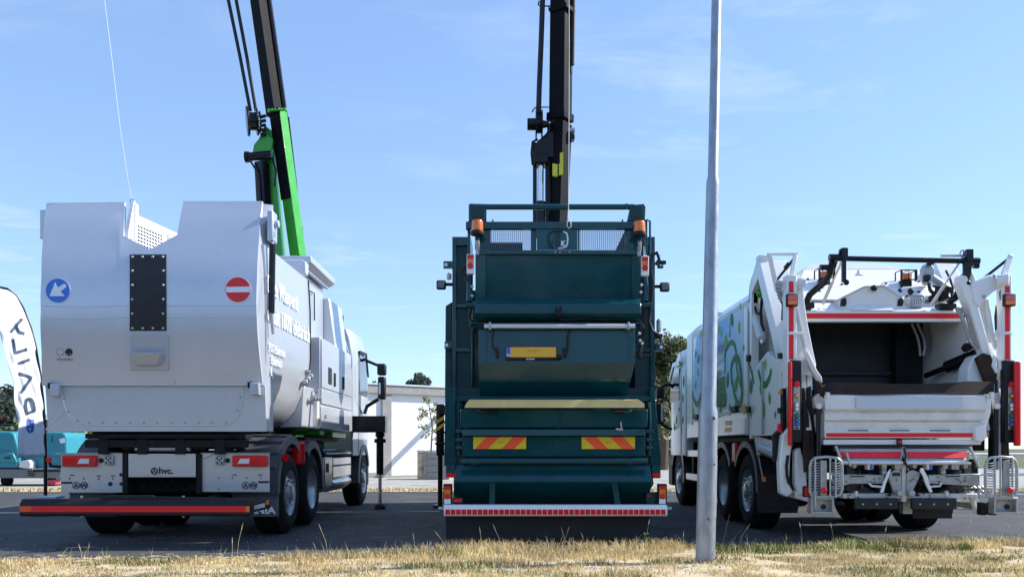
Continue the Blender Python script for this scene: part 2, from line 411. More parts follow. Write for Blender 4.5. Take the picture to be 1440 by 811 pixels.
# ---------------------------------------------------------------- the setting
def ground_mat(name, a, b, sc1, sc2, patch=None, pscale=0.5, rough=0.9, bump=0.4, bs=120, pt=(0.5, 0.62), crack=False):
    m = bpy.data.materials.new(name); m.use_nodes = True
    nt = m.node_tree; bs_ = nt.nodes['Principled BSDF']
    tc = nt.nodes.new('ShaderNodeTexCoord'); v = tc.outputs['Object']
    def noise_(s, d=8, r=0.6):
        n = nt.nodes.new('ShaderNodeTexNoise'); n.inputs['Scale'].default_value = s; n.inputs['Detail'].default_value = d; n.inputs['Roughness'].default_value = r
        nt.links.new(v, n.inputs['Vector']); return n.outputs['Fac']
    def rng_(x, lo, hi, t0=0, t1=1):
        r = nt.nodes.new('ShaderNodeMapRange'); r.inputs['From Min'].default_value = lo; r.inputs['From Max'].default_value = hi
        r.inputs['To Min'].default_value = t0; r.inputs['To Max'].default_value = t1
        nt.links.new(x, r.inputs['Value']); return r.outputs[0]
    def mix_(f, A, B):
        x = nt.nodes.new('ShaderNodeMix'); x.data_type = 'RGBA'
        nt.links.new(f, x.inputs['Factor'])
        for s, k in ((A, 'A'), (B, 'B')):
            if isinstance(s, tuple): x.inputs[k].default_value = (*s, 1)
            else: nt.links.new(s, x.inputs[k])
        return x.outputs['Result']
    c = mix_(rng_(noise_(sc1), 0.3, 0.7), a, b)
    c = mix_(rng_(noise_(sc2, 3), 0.35, 0.75, 0, 0.5), c, tuple(x * 1.6 for x in b))
    if patch: c = mix_(rng_(noise_(pscale, 5), pt[0], pt[1]), c, patch)
    if crack:
        vo = nt.nodes.new('ShaderNodeTexVoronoi'); vo.feature = 'DISTANCE_TO_EDGE'; vo.inputs['Scale'].default_value = 0.35
        nw = nt.nodes.new('ShaderNodeVectorMath'); nw.operation = 'ADD'
        n3 = nt.nodes.new('ShaderNodeTexNoise'); n3.inputs['Scale'].default_value = 1.5; n3.inputs['Detail'].default_value = 6
        nt.links.new(v, n3.inputs['Vector']); nt.links.new(v, nw.inputs[0]); nt.links.new(n3.outputs['Color'], nw.inputs[1]); nt.links.new(nw.outputs[0], vo.inputs['Vector'])
        c = mix_(rng_(vo.outputs['Distance'], 0.003, 0.010, 0.7, 0), c, tuple(x * 0.3 for x in a))
    nt.links.new(c, bs_.inputs['Base Color'])
    bs_.inputs['Roughness'].default_value = rough
    bs_.inputs['Specular IOR Level'].default_value = 0.3
    bp = nt.nodes.new('ShaderNodeBump'); bp.inputs['Strength'].default_value = bump; bp.inputs['Distance'].default_value = 0.01
    nt.links.new(noise_(bs, 4), bp.inputs['Height']); nt.links.new(bp.outputs[0], bs_.inputs['Normal'])
    return m
M['asphalt'] = ground_mat('asphalt', (0.034, 0.036, 0.042), (0.066, 0.067, 0.071), 90, 5, patch=(0.088, 0.085, 0.080), pscale=0.7, crack=True)
M['pave'] = ground_mat('pale_paving', (0.30, 0.28, 0.25), (0.38, 0.36, 0.32), 40, 4, patch=(0.27, 0.26, 0.24), pscale=0.8)
M['field'] = ground_mat('field', (0.07, 0.085, 0.03), (0.12, 0.12, 0.05), 6, 0.5)
M['soil'] = ground_mat('dry_verge_soil', (0.40, 0.31, 0.19), (0.58, 0.47, 0.30), 28, 5, patch=(0.13, 0.125, 0.055), pscale=0.9, pt=(0.52, 0.66), bump=0.9, bs=45)
M['gravel'] = ground_mat('grey_gravel', (0.24, 0.23, 0.22), (0.42, 0.41, 0.39), 50, 9, bump=1.0, bs=60)

MB().box(-900, 900, -300, 1500, -0.6, -0.03).build('ground', M['field'], kind='structure')
MB().box(-60, 60, -14.0, 21.2, -0.30, 0.0).build('asphalt_yard', M['asphalt'], kind='structure')
MB().box(-60, 60, 22.2, 45, -0.30, 0.03).build('pavement', M['pave'], kind='structure')
MB().box(-60, 60, 21.19, 22.21, -0.30, 0.016).build('grass_strip', M['soil'], kind='structure')

def interp(tab, y):
    for (y0, x0), (y1, x1) in zip(tab, tab[1:]):
        if y0 <= y <= y1: return x0 + (x1 - x0) * (y - y0) / max(1e-6, y1 - y0)
    return tab[0][1] if y < tab[0][0] else tab[-1][1]
def edge_y(x):                                       # where the dry verge meets the asphalt
    return interp([(-20, 8.10), (-6, 8.06), (-3.4, 8.16), (-1.6, 8.42), (-0.3, 8.92), (2.0, 9.12), (4.2, 9.34), (5.5, 9.52), (20, 9.7)], x) + 0.07 * noise.noise(Vector((x * 0.9, 3.1, 0))) + 0.04 * noise.noise(Vector((x * 4.1, 9.1, 0)))
def verge_z(x, y):
    d = min(1.0, max(0.0, (edge_y(x) - y) / 0.35), max(0.0, (y - 5.6) / 0.3))
    return -0.01 + d * 0.05 + 0.03 * d * noise.noise(Vector((x * 1.3, y * 1.3, 1.0))) 
nx, ny = 240, 40
vs, fs = [], []
for i in range(nx + 1):
    x = -14 + 28 * i / nx
    e = edge_y(x)
    for j in range(ny + 1):
        y = 5.6 + (e + 0.03 - 5.6) * (j / ny) ** 0.6
        vs.append((x, y, verge_z(x, y)))
for i in range(nx):
    for j in range(ny):
        a = i * (ny + 1) + j
        fs.append((a, a + ny + 1, a + ny + 2, a + 1))
MB().add(vs, fs).build('verge', M['soil'], kind='structure', recalc=False)

# gravel patches worn through the grass
def gravel_here(x, y):
    px = CX + x * F / y
    g = 0
    if px > 830 and px < 1030: g = max(g, 1.0 - abs(y - 7.45) / 0.42)
    if px < 60: g = max(g, 0.6 - abs(y - 8.3) / 0.3)
    if px > 1385: g = max(g, 0.8 - abs(y - 8.35) / 0.35)
    return g + 0.5 * noise.noise(Vector((x * 2.2, y * 2.2, 5)))
mb = MB()
for _ in range(5200):
    x = random.uniform(-6, 7); y = random.uniform(6.7, 8.9)
    if gravel_here(x, y) < 0.35 + 0.3 * random.random(): continue
    s = random.uniform(0.005, 0.016); z = verge_z(x, y) + s * 0.3
    a = random.random() * 6
    p = [(x + s * math.cos(a + k * 2.1), y + s * math.sin(a + k * 2.1), z - s * 0.3) for k in range(3)] + [(x + s * 0.2, y, z + s * 0.6)]
    mb.add(p, [(0, 1, 3), (1, 2, 3), (2, 0, 3)])
mb.build('gravel', M['gravel'], kind='stuff', recalc=False)

# grass: one mesh of bent blades, colours are those of the blades themselves
gm = bpy.data.materials.new('dry_grass'); gm.use_nodes = True
nt = gm.node_tree; b = nt.nodes['Principled BSDF']
at = nt.nodes.new('ShaderNodeAttribute'); at.attribute_name = 'blade'
nt.links.new(at.outputs['Color'], b.inputs['Base Color']); b.inputs['Roughness'].default_value = 0.7; b.inputs['Specular IOR Level'].default_value = 0.2
tr = nt.nodes.new('ShaderNodeBsdfTranslucent'); nt.links.new(at.outputs['Color'], tr.inputs['Color'])
ms = nt.nodes.new('ShaderNodeMixShader'); ms.inputs[0].default_value = 0.28
nt.links.new(b.outputs[0], ms.inputs[1]); nt.links.new(tr.outputs[0], ms.inputs[2]); nt.links.new(ms.outputs[0], nt.nodes['Material Output'].inputs['Surface'])

def grass_mesh(name, n, region, hfun, cfun, wid=(0.0025, 0.005), kind='stuff', dens=None, lean=0.6):
    V = np.zeros((n, 5, 3)); C = np.zeros((n, 3)); k = 0; tries = 0
    while k < n and tries < n * 12:
        tries += 1
        x = random.uniform(region[0], region[1]); y = random.uniform(region[2], region[3])
        if dens and random.random() > dens(x, y): continue
        h = hfun(x, y)
        z = verge_z(x, y) if y < 12 else 0.016
        a = random.uniform(0, 6.283); l = h * random.uniform(0.1, lean) * random.choice((1, 1, 1.6))
        dx, dy = math.cos(a), math.sin(a); w = random.uniform(*wid) * (1 + (y > 12) * 3)
        b_ = random.uniform(0, 6.283); ux, uy = math.cos(b_) * w, math.sin(b_) * w
        V[k, 0] = (x - ux, y - uy, z - 0.01); V[k, 1] = (x + ux, y + uy, z - 0.01)
        mx, my, mz = x + dx * l * 0.3, y + dy * l * 0.3, z + h * 0.6
        V[k, 2] = (mx + ux * 0.8, my + uy * 0.8, mz); V[k, 3] = (mx - ux * 0.8, my - uy * 0.8, mz)
        V[k, 4] = (x + dx * l, y + dy * l, z + h * (1 - 0.25 * (l / max(h, 1e-3)) ** 2))
        C[k] = cfun(x, y); k += 1
    V = V[:k]; C = C[:k]
    me = bpy.data.meshes.new(name)
    me.vertices.add(k * 5); me.vertices.foreach_set('co', V.ravel().astype(np.float32))
    idx = np.arange(k)[:, None] * 5
    loops = np.concatenate([idx + np.array([[0, 1, 2, 3]]), idx + np.array([[3, 2, 4]])], axis=1).ravel()
    me.loops.add(k * 7); me.loops.foreach_set('vertex_index', loops.astype(np.int32))
    me.polygons.add(k * 2)
    st = np.stack([np.arange(k) * 7, np.arange(k) * 7 + 4], 1).ravel()
    me.polygons.foreach_set('loop_start', st.astype(np.int32))
    me.update(calc_edges=True)
    ca = me.color_attributes.new('blade', 'FLOAT_COLOR', 'POINT')
    cc = np.ones((k, 5, 4)); cc[:, :, :3] = C[:, None, :]
    ca.data.foreach_set('color', cc.ravel().astype(np.float32))
    me.materials.append(gm)
    o = bpy.data.objects.new(name, me); col.objects.link(o)
    o['kind'] = kind
    return o
STRAW = [(0.74, 0.60, 0.32), (0.66, 0.52, 0.25), (0.82, 0.70, 0.44), (0.52, 0.40, 0.21), (0.66, 0.49, 0.26)]
GREEN = [(0.10, 0.16, 0.03), (0.15, 0.20, 0.045), (0.20, 0.22, 0.07), (0.075, 0.12, 0.03)]
def greenness(x, y):
    g = 0.5 + 0.9 * noise.noise(Vector((x * 0.75, y * 1.6, 2.0))) + 0.4 * noise.noise(Vector((x * 2.6, y * 3.2, 7.0)))
    px = CX + x * F / y; d = edge_y(x) - y
    if 990 < px < 1370 and d < 0.75: g += 0.55
    if px > 1200 and d < 0.35: g += 0.25
    if 200 < px < 420 and d < 0.5: g += 0.12
    return g
def gcol(x, y):
    g = greenness(x, y)
    c = random.choice(GREEN) if random.random() < (g - 0.50) * 1.3 else random.choice(STRAW)
    f = random.uniform(0.75, 1.2) * (0.95 + 0.5 * noise.noise(Vector((x * 1.3, y * 2.4, 11))))
    return tuple(min(0.85, v * f) for v in c)
def ghgt(x, y):
    d = edge_y(x) - y; px = CX + x * F / y
    band = math.exp(-((d - 0.18) / 0.30) ** 2)
    base = 0.030 + 0.062 * band + 0.03 * max(0, noise.noise(Vector((x * 1.7, y * 2, 4))))
    if 560 < px < 960: base *= 1.5
    if px > 1180: base *= 1.45
    if px < 420: base *= 0.8
    if 420 < px < 560: base *= 1.2
    return base * random.uniform(0.5, 1.25)
def gden(x, y):
    return max(0.04, 1.0 - 1.1 * max(0, gravel_here(x, y))) * max(0.01, 0.52 + 1.4 * noise.noise(Vector((x * 2.4, y * 3.4, 8))) + 0.5 * noise.noise(Vector((x * 7, y * 9, 3))))
# blades stand a little short of the asphalt and thin out over it
def gden_all(x, y):
    d = edge_y(x) - y
    if d < -0.06: return 0
    if d < 0.05: return 0.35 * gden(x, y)
    return gden(x, y)
grass_mesh('dry_grass', 80000, (-7.5, 8.5, 6.3, 9.6), ghgt, gcol, dens=gden_all, lean=0.9)
# tall stalks with seed heads along the asphalt edge
def stalk_h(x, y): return random.uniform(0.08, 0.20)
def stalk_d(x, y):
    d = edge_y(x) - y
    return 0 if d < 0 or d > 0.6 else 0.5 + 0.5 * noise.noise(Vector((x * 2.1, 1, 1)))
grass_mesh('tall_stalks', 250, (-7.5, 8.5, 7.8, 9.6), stalk_h, lambda x, y: random.choice(STRAW[:3] + [(0.42, 0.40, 0.18)]), wid=(0.0014, 0.0024), dens=stalk_d, lean=0.35)
grass_mesh('distant_grass', 6000, (-16, 16, 21.2, 22.2), lambda x, y: random.uniform(0.03, 0.10), lambda x, y: random.choice(STRAW + GREEN[:2]), dens=lambda x, y: 1)
mb = MB()
for _ in range(70):
    x = random.uniform(-6.5, 7.5); y = edge_y(x) - random.uniform(0.02, 0.5)
    if noise.noise(Vector((x * 2.1, 1, 1))) < -0.15: continue
    h = random.choice((0.12, 0.14, 0.17, 0.2, 0.28)) * random.uniform(0.8, 1.15); z = verge_z(x, y); a = random.uniform(0, 6.28); l = h * random.uniform(0.1, 0.5)
    p = [(x, y, z), (x + math.cos(a) * l * 0.35, y + math.sin(a) * l * 0.35, z + h * 0.6), (x + math.cos(a) * l, y + math.sin(a) * l, z + h)]
    mb.tube(p, 0.0014, 3)
    e = Vector(p[2]); t = (e - Vector(p[1])).normalized()
    mb.tube([e - t * 0.01, e + t * 0.02, e + t * 0.05], 0.0045, 4, r1=0.001)
o = mb.build('seed_heads', mat('seed_head_straw', (0.52, 0.43, 0.25), 0.8, var=0.2, scale=3), kind='stuff', recalc=False)
# straw litter and grit lying on the asphalt along the edge
mb = MB()
for _ in range(2600):
    x = random.uniform(-6.5, 7.5); y = edge_y(x) + 0.02 + abs(random.gauss(0, 0.22)); a = random.uniform(0, 3.14); l = random.uniform(0.008, 0.05); w_ = random.uniform(0.001, 0.003)
    d = Vector((math.cos(a), math.sin(a), 0)); n_ = Vector((-d.y, d.x, 0)) * w_; c = Vector((x, y, 0.004))
    mb.add([c - d * l - n_, c + d * l - n_, c + d * l * 0.9 + n_ + Vector((0, 0, 0.004)), c - d * l * 0.9 + n_ + Vector((0, 0, 0.004))], [(0, 1, 2, 3)])
mb.build('straw_litter', bpy.data.materials['seed_head_straw'], kind='stuff', recalc=False)
mb = MB()
for _ in range(1500):
    x = random.uniform(-7, 8); y = edge_y(x) + random.uniform(0.05, 4.5); s = random.uniform(0.003, 0.010); a = random.random() * 6
    p = [(x + s * math.cos(a + k * 2.1), y + s * math.sin(a + k * 2.1), 0.0) for k in range(3)] + [(x + s * 0.2, y, s * 0.9)]
    mb.add(p, [(0, 1, 3), (1, 2, 3), (2, 0, 3)])
mb.build('grit', M['gravel'], kind='stuff', recalc=False)
# broad-leaved weeds
wm = mat('weed_leaf', (0.085, 0.17, 0.035), 0.55, var=0.35, scale=30)
def weed(x, h, n, dy=0.15):
    y = edge_y(x) - dy; z = verge_z(x, y); m_ = MB()
    m_.tube([(x, y, z), (x + 0.01, y, z + h * 0.5), (x - 0.01, y, z + h)], 0.004, 5)
    w = m_.build('weed', wm)
    tag(w, None, 'weed')
    for k in range(n):
        a = random.uniform(0, 6.28); zz = z + h * random.uniform(0.15, 1); l = random.uniform(0.03, 0.075); up = random.uniform(-0.2, 0.9)
        d = Vector((math.cos(a), math.sin(a), up)).normalized(); s = d.cross(Vector((0, 0, 1))).normalized() * l * 0.22
        c = Vector((x, y, zz)); q = MB().add([c, c + d * l * 0.45 + s, c + d * l, c + d * l * 0.45 - s], [(0, 1, 2), (0, 2, 3)])
        q.build('leaf', wm, w, recalc=False)
    return w
tag(weed(wx(905, 9.0), 0.19, 34), 'leafy green weed at the right end of the black mudflap')
tag(weed(wx(700, 9.0), 0.10, 9), 'small green weed below the left hazard board of the dark green truck')
tag(weed(wx(1065, 9.0), 0.13, 12), 'small green weed in the shaded verge right of the lamp post')
tag(weed(wx(1178, 9.2), 0.12, 14), 'green weed in front of the left bin step of the white truck')
tag(weed(wx(1283, 9.3), 0.12, 16), 'yellow green weed below the dark flap of the white truck')

# ---------------------------------------------------------------- trees
lm = {}
def leafmat(name, c):
    m = bpy.data.materials.new(name); m.use_nodes = True
    nt = m.node_tree; b = nt.nodes['Principled BSDF']
    at = nt.nodes.new('ShaderNodeAttribute'); at.attribute_name = 'blade'
    nt.links.new(at.outputs['Color'], b.inputs['Base Color']); b.inputs['Roughness'].default_value = 0.6
    tr = nt.nodes.new('ShaderNodeBsdfTranslucent'); nt.links.new(at.outputs['Color'], tr.inputs['Color'])
    ms = nt.nodes.new('ShaderNodeMixShader'); ms.inputs[0].default_value = 0.3
    nt.links.new(b.outputs[0], ms.inputs[1]); nt.links.new(tr.outputs[0], ms.inputs[2]); nt.links.new(ms.outputs[0], nt.nodes['Material Output'].inputs['Surface'])
    return m
lm = leafmat('tree_leaves', None)
def leaves(parent, name, centres, n, size, tones):
    k = n; V = np.zeros((k, 4, 3)); C = np.ones((k, 4, 4))
    for i in range(k):
        c, r = random.choice(centres)
        d = Vector((random.gauss(0, 1), random.gauss(0, 1), random.gauss(0, 0.8))).normalized() * r * random.random() ** 0.45
        p = c + d; s = size * random.uniform(0.6, 1.4)
        u = Vector((random.gauss(0, 1), random.gauss(0, 1), random.gauss(0, 1))).normalized(); w = u.orthogonal().normalized()
        for q, (a, b) in enumerate(((-1, 0), (0, -0.5), (1, 0), (0, 0.5))): V[i, q] = p + u * a * s + w * b * s
        t = random.choice(tones); f = random.uniform(0.7, 1.3); C[i, :, :3] = [x * f for x in t]
    me = bpy.data.meshes.new(name)
    base = WL[parent] if parent else Vector((0, 0, 0))
    V -= np.array(base)
    me.from_pydata(V.reshape(-1, 3).tolist(), [], [(4 * i, 4 * i + 1, 4 * i + 2, 4 * i + 3) for i in range(k)])
    ca = me.color_attributes.new('blade', 'FLOAT_COLOR', 'POINT'); ca.data.foreach_set('color', C.ravel().astype(np.float32))
    me.materials.append(lm)
    o = bpy.data.objects.new(name, me); col.objects.link(o); WL[o] = base
    if parent: o.parent = parent
    return o
T1 = [(0.06, 0.11, 0.03), (0.08, 0.13, 0.035), (0.045, 0.08, 0.025), (0.10, 0.15, 0.045)]
T2 = [(0.10, 0.13, 0.04), (0.13, 0.155, 0.05), (0.075, 0.10, 0.035), (0.12, 0.125, 0.05)]
T3 = [(0.04, 0.07, 0.05), (0.055, 0.085, 0.06), (0.03, 0.055, 0.04)]
def tree(label, x, y, h, r, tones, n=5000, size=0.17, trunk=0.28, blobs=18, name='tree', low=0.30):
    t = thing(name, label, 'tree', (x, y, -0.03))
    base = Vector((x, y, -0.03)); m_ = MB()
    m_.tube([base, base + Vector((0.1, 0, h * 0.3)), base + Vector((-0.05, 0.05, h * 0.6)), base + Vector((0, 0, h * 0.9))], trunk, 9, r1=0.04)
    cs = []
    for k in range(blobs):
        a = random.uniform(0, 6.28); zz = random.uniform(low, 0.95); rr = r * math.sin(math.pi * min(1, (zz - 0.12) / 0.9)) ** 0.7 * random.uniform(0.35, 0.95)
        c = base + Vector((math.cos(a) * rr, math.sin(a) * rr, zz * h)); cs.append((c, r * random.uniform(0.22, 0.42)))
        m_.tube([base + Vector((0, 0, h * zz * 0.55)), (base + Vector((0, 0, h * zz * 0.7)) + c) / 2, c], 0.06, 5, r1=0.015)
    m_.build('trunk', M['bark'], t)
    leaves(t, 'crown', cs, n, size, tones)
    return t
tree('tall tree with olive green crown behind the right flank of the green truck', wx(932, 42), 42, 6.4, 2.3, T2, 6500, 0.15)
tree('bushy green tree rising just left of the white truck cab', wx(958, 47), 47, 6.6, 2.2, T1, 6000, 0.16)
tree('dark tree beyond the flag at the left edge', wx(4, 46), 46, 4.3, 1.9, T3, 5000, 0.16)
tree('lighter green tree right behind the flag cloth', wx(30, 50), 50, 3.9, 1.8, T1, 4000, 0.17)
tree('small blue green tree top above the roof of the white building', wx(589, 70), 70, 7.35, 1.5, T3, 4200, 0.15, blobs=16, low=0.62)
tree('distant low tree seen through the mirror gap of the grey truck cab', wx(522, 75), 75, 7.0, 1.8, T1, 2200, 0.2, blobs=9)
# low wood behind the right hand gap
cs = []
for k in range(60):
    x = random.uniform(6, 30); cs.append((Vector((x, random.uniform(58, 62), random.uniform(0.6, 3.2))), random.uniform(0.8, 1.5)))
leaves(None, 'far_hedge', cs, 7000, 0.25, T1)['kind'] = 'stuff'

# wood across the road behind the camera: it is what the vehicles' paint mirrors
cs = []
for k in range(170):
    x = random.uniform(-48, 48); cs.append((Vector((x, random.uniform(-30, -24), random.uniform(0.5, 5.6 + 1.2 * math.sin(x * 0.31)))), random.uniform(1.1, 2.0)))
leaves(None, 'wood_across_the_road', cs, 12000, 0.62, T1)['kind'] = 'stuff'

# grassy bank far left
mb = MB().slab([(-44, 36, -0.02), (-8, 36, -0.02), (-8, 39, 1.9), (-44, 39, 1.9)], (0, 6, 0.0))
mb.build('grass_bank', M['field'], kind='structure')
cs = [(Vector((random.uniform(-30, -8), 36 + q * 3, q * 1.9 + 0.12)), random.uniform(0.25, 0.5)) for q in [random.random() for _ in range(420)]]
leaves(None, 'bank_grass', cs, 12000, 0.16, [(0.11, 0.19, 0.04), (0.16, 0.24, 0.06), (0.07, 0.13, 0.03), (0.22, 0.27, 0.09)])['kind'] = 'stuff'

# ---------------------------------------------------------------- white building, planter, sapling
bt = thing('building', 'low white rendered building with grey concrete roof edge behind the trucks', 'building', (-4.0, 33, 0))
A = R(36); bd = Vector((math.cos(A), math.sin(A), 0)); bn = Vector((math.sin(A), -math.cos(A), 0))
bp0 = P(578, 630, 31.5); bp0.z = 0
def bbox(m, s0, s1, d0, d1, z0, z1):                 # along the wall, out from the wall, up
    p = [bp0 + bd * s0 + bn * d0, bp0 + bd * s1 + bn * d0, bp0 + bd * s1 + bn * d1, bp0 + bd * s0 + bn * d1]
    return m.slab([Vector((q.x, q.y, z0)) for q in p], (0, 0, z1 - z0))
bbox(MB(), -7, 7, 0, -7, 0.0, 3.05).build('wall', M['render'], bt)
bbox(MB(), -7.3, 7.3, 0.16, -7.3, 3.05, 3.36).build('roof', M['concrete'], bt, bev=0.015)
bbox(MB(), -7.34, 7.34, 0.20, 0.02, 3.365, 3.42).build('roof_edge_trim', M['alu'], bt)
bbox(MB(), -1.22, -0.86, 0.10, -0.02, 0.0, 3.05).build('pillar', M['concrete'], bt)
bbox(MB(), -7, -1.22, 0.03, 0.003, 0.0, 0.22).build('plinth', M['concrete'], bt)
bbox(MB(), -0.86, 7, 0.03, 0.003, 0.0, 0.10).build('plinth', M['concrete'], bt)
# added cylinder, out of sight, only there to throw the slanting wall shadow
q = bp0 + bd * 1.75
MB().cyl((q.x, q.y, 2.75), Vector((q.x, q.y, 2.75)) + bn * 1.6, 0.11, n=10).build('shadow_caster', M['concrete'], bt)

pl = thing('planter', 'grey weathered wooden planter box against the white wall', 'planter', (wx(606, 29), 29, 0.03))
x0, x1, xm = wx(586, 29), wx(632, 29), wx(598, 29)
MB().box(x0 + 0.04, x1 - 0.04, 29.05, 29.95, 0.03, 0.92).build('soil_box', M['soil'], pl)
for k in range(4):
    z0 = 0.04 + k * 0.235
    MB().box(xm + 0.05, x1, 29.0, 29.035, z0, z0 + 0.222).build('plank', M['wood'], pl, bev=0.006)
    MB().box(x0, xm - 0.05, 29.0 + 0.2, 29.235, z0, z0 + 0.222).build('plank', M['wood'], pl, bev=0.006)
MB().box(xm - 0.05, xm + 0.05, 28.98, 29.3, 0.03, 1.0).build('corner_post', M['wood'], pl, bev=0.006)
MB().box(x0 - 0.02, xm - 0.05, 29.15, 29.25, 0.98, 1.02).build('cap', M['wood'], pl)
MB().box(xm + 0.05, x1 + 0.02, 28.96, 29.06, 0.98, 1.02).build('cap', M['wood'], pl)
st = thing('sapling', 'thin young tree with sparse yellow green leaves growing in the wooden planter', 'tree', (wx(606, 29.3), 29.3, 0.92))
b0 = Vector((wx(606, 29.3), 29.3, 0.9)); m_ = MB(); cs = []
m_.tube([b0, P(608, 600, 29.3), P(604, 575, 29.3), P(602, 555, 29.3)], 0.03, 6, r1=0.008)
for (ax, ay, bx, by) in ((605, 590, 590, 574), (604, 575, 590, 588), (607, 605, 595, 614), (606, 598, 618, 580), (607, 610, 620, 600), (604, 570, 598, 560), (605, 585, 614, 566), (608, 618, 618, 616), (606, 600, 592, 600)):
    p, q = P(ax, ay, 29.3), P(bx, by, 29.3 + random.uniform(-0.25, 0.25)); m_.tube([p, (p + q) / 2 + Vector((0, 0, 0.05)), q], 0.012, 5, r1=0.004)
    for t_ in (0.45, 0.7, 0.95): cs.append((p.lerp(q, t_), 0.13))
m_.build('trunk', M['bark'], st)
leaves(st, 'crown', cs, 330, 0.055, [(0.20, 0.23, 0.06), (0.28, 0.28, 0.08), (0.13, 0.16, 0.05)])

# ---------------------------------------------------------------- lamp post
lp = thing('lamp_post', 'tall stepped galvanised steel lamp post standing in the dry grass', 'lamp post', (1.795, 7.93, 0))
Yp = 7.93
def lx(z): return 1.795 + 0.020 * z
def lvl(py): return wz(py, Yp)
prof = [(-0.1, 0.090), (lvl(590), 0.088), (lvl(578), 0.085), (lvl(570), 0.072), (lvl(262), 0.060), (lvl(255), 0.058), (lvl(248), 0.047), (9.5, 0.036)]
axl = Vector((0.020, 0, 1)).normalized()
M['pole'] = mat('galvanised_pole', (0.36, 0.39, 0.44), 0.46, 0.6, 0.22, 14, bump=0.06, bscale=50, dirt=(0.33, 0.33, 0.33), dscale=9, damt=0.5, stretch=(1, 1, 0.45))
MB().lathe((1.795, Yp, 0), axl, prof, 36).build('pole', M['pole'], lp, sharp=60)
def on_pole(a, z, r): return Vector((lx(z) + math.sin(R(a)) * r, Yp - math.cos(R(a)) * r, z))
d = MB(); rr = 0.0935; z0, z1 = lvl(726), lvl(640); n = 10
vs = [on_pole(-8 + 78 * i / n, z0 + (z1 - z0) * j / 6 + (0.03 * math.sin(math.pi * i / n) if j == 6 else (-0.03 * math.sin(math.pi * i / n) if j == 0 else 0)), 0.0925) for i in range(n + 1) for j in range(7)]
d.add(vs, [(i * 7 + j, (i + 1) * 7 + j, (i + 1) * 7 + j + 1, i * 7 + j + 1) for i in range(n) for j in range(6)])
do = d.build('access_door', M['pole'], lp, recalc=False)
sd = do.modifiers.new('thickness', 'SOLIDIFY'); sd.thickness = 0.004; sd.offset = -1
es = do.modifiers.new('crisp_edges', 'EDGE_SPLIT'); es.split_angle = R(30)
M['rust'] = mat('rusty_bolt', (0.16, 0.07, 0.035), 0.8, var=0.4, scale=60)
for (a, py, r_, m_) in ((34, 652, 0.010, M['rust']), (2, 728, 0.014, M['rust']), (24, 588, 0.017, M['rust']), (-5, 788, 0.009, M['chassis'])):
    p = on_pole(a, lvl(py), 0.088); dr = (on_pole(a, lvl(py), 1.0) - on_pole(a, lvl(py), 0)).normalized()
    MB().dome(p, dr, r_, 0.012, 10).build('bolt', m_, lp)
# climbing dry twig beside the post
tw = MB()
Yt = 7.9
tw.tube([P(978, 797, Yt), P(992, 788, Yt - 0.12), P(1005, 786, Yt - 0.1), P(1017, 760, Yt), P(1026, 723, Yt)], 0.005, 6, r1=0.002)
tw.tube([P(1005, 786, Yt - 0.1), P(1022, 766, Yt), P(1046, 740, Yt)], 0.004, 6, r1=0.0015)
tw.tube([P(992, 788, Yt - 0.12), P(960, 796, Yt), P(935, 800, Yt)], 0.004, 6, r1=0.002)
tag(tw.build('twig', M['bark']), 'bare forked brown twig leaning by the foot of the lamp post', 'twig')

# ---------------------------------------------------------------- feather flag
Yf = 13.9
fl = thing('feather_flag', 'white feather flag with black pole and blue letters at the left edge', 'flag', (wx(63, Yf), Yf, 0))
pole = [(63.5, 728), (64, 690), (64, 645), (63, 600), (60, 560), (56, 525), (50, 488), (43, 460), (33, 434), (22, 416), (10, 406), (-4, 403), (-20, 405), (-34, 412)]
MB().tube([P(a, b, Yf) for a, b in pole], 0.030, 8, r1=0.016).build('pole', M['black'], fl)
MB().box(wx(52, Yf), wx(76, Yf), Yf - 0.2, Yf + 0.2, 0.0, 0.04).build('base_plate', M['black'], fl, bev=0.01)
RE = sorted([(b, a) for a, b in pole[2:11]])
RE = [(403.5, -6)] + [e for e in RE if e[0] > 404]
LE = [(403, -34), (412, -32), (440, -14), (469, 0), (500, 8), (522, 14), (535, 19), (567, 20), (593, 26), (620, 25), (642, 25)]
def flag_y(px, py):
    u = (px - interp(LE, py)) / max(1, interp(RE, py) - interp(LE, py))
    swing = 0.95 * (interp(RE, py) - px) * Yf / F
    return Yf - 0.01 - swing + (1 - u) * (0.028 * math.sin(py * 0.055 + px * 0.09) + 0.02 * math.sin(px * 0.33 + py * 0.045)) + 0.01 * math.sin(px * 0.5 - py * 0.21)
vs, fs = [], []
NY, NX = 60, 22
for j in range(NY + 1):
    py = 404.5 + (640.5 - 404.5) * j / NY
    l, r = interp(LE, py), interp(RE, py)
    for i in range(NX + 1):
        px = l + (r - l) * i / NX
        vs.append(P(px, py + (3 * (1 - i / NX) if j == NY else 0), flag_y(px, py)))
for j in range(NY):
    for i in range(NX): a = j * (NX + 1) + i; fs.append((a, a + 1, a + NX + 2, a + NX + 1))
fc = MB().add(vs, fs).build('cloth', M['cloth'], fl, recalc=False, sharp=80)
sm = fc.modifiers.new('thickness', 'SOLIDIFY'); sm.thickness = 0.003
def z5(p): return (p[0] / 3.115, 400 + p[1] / 3.115)
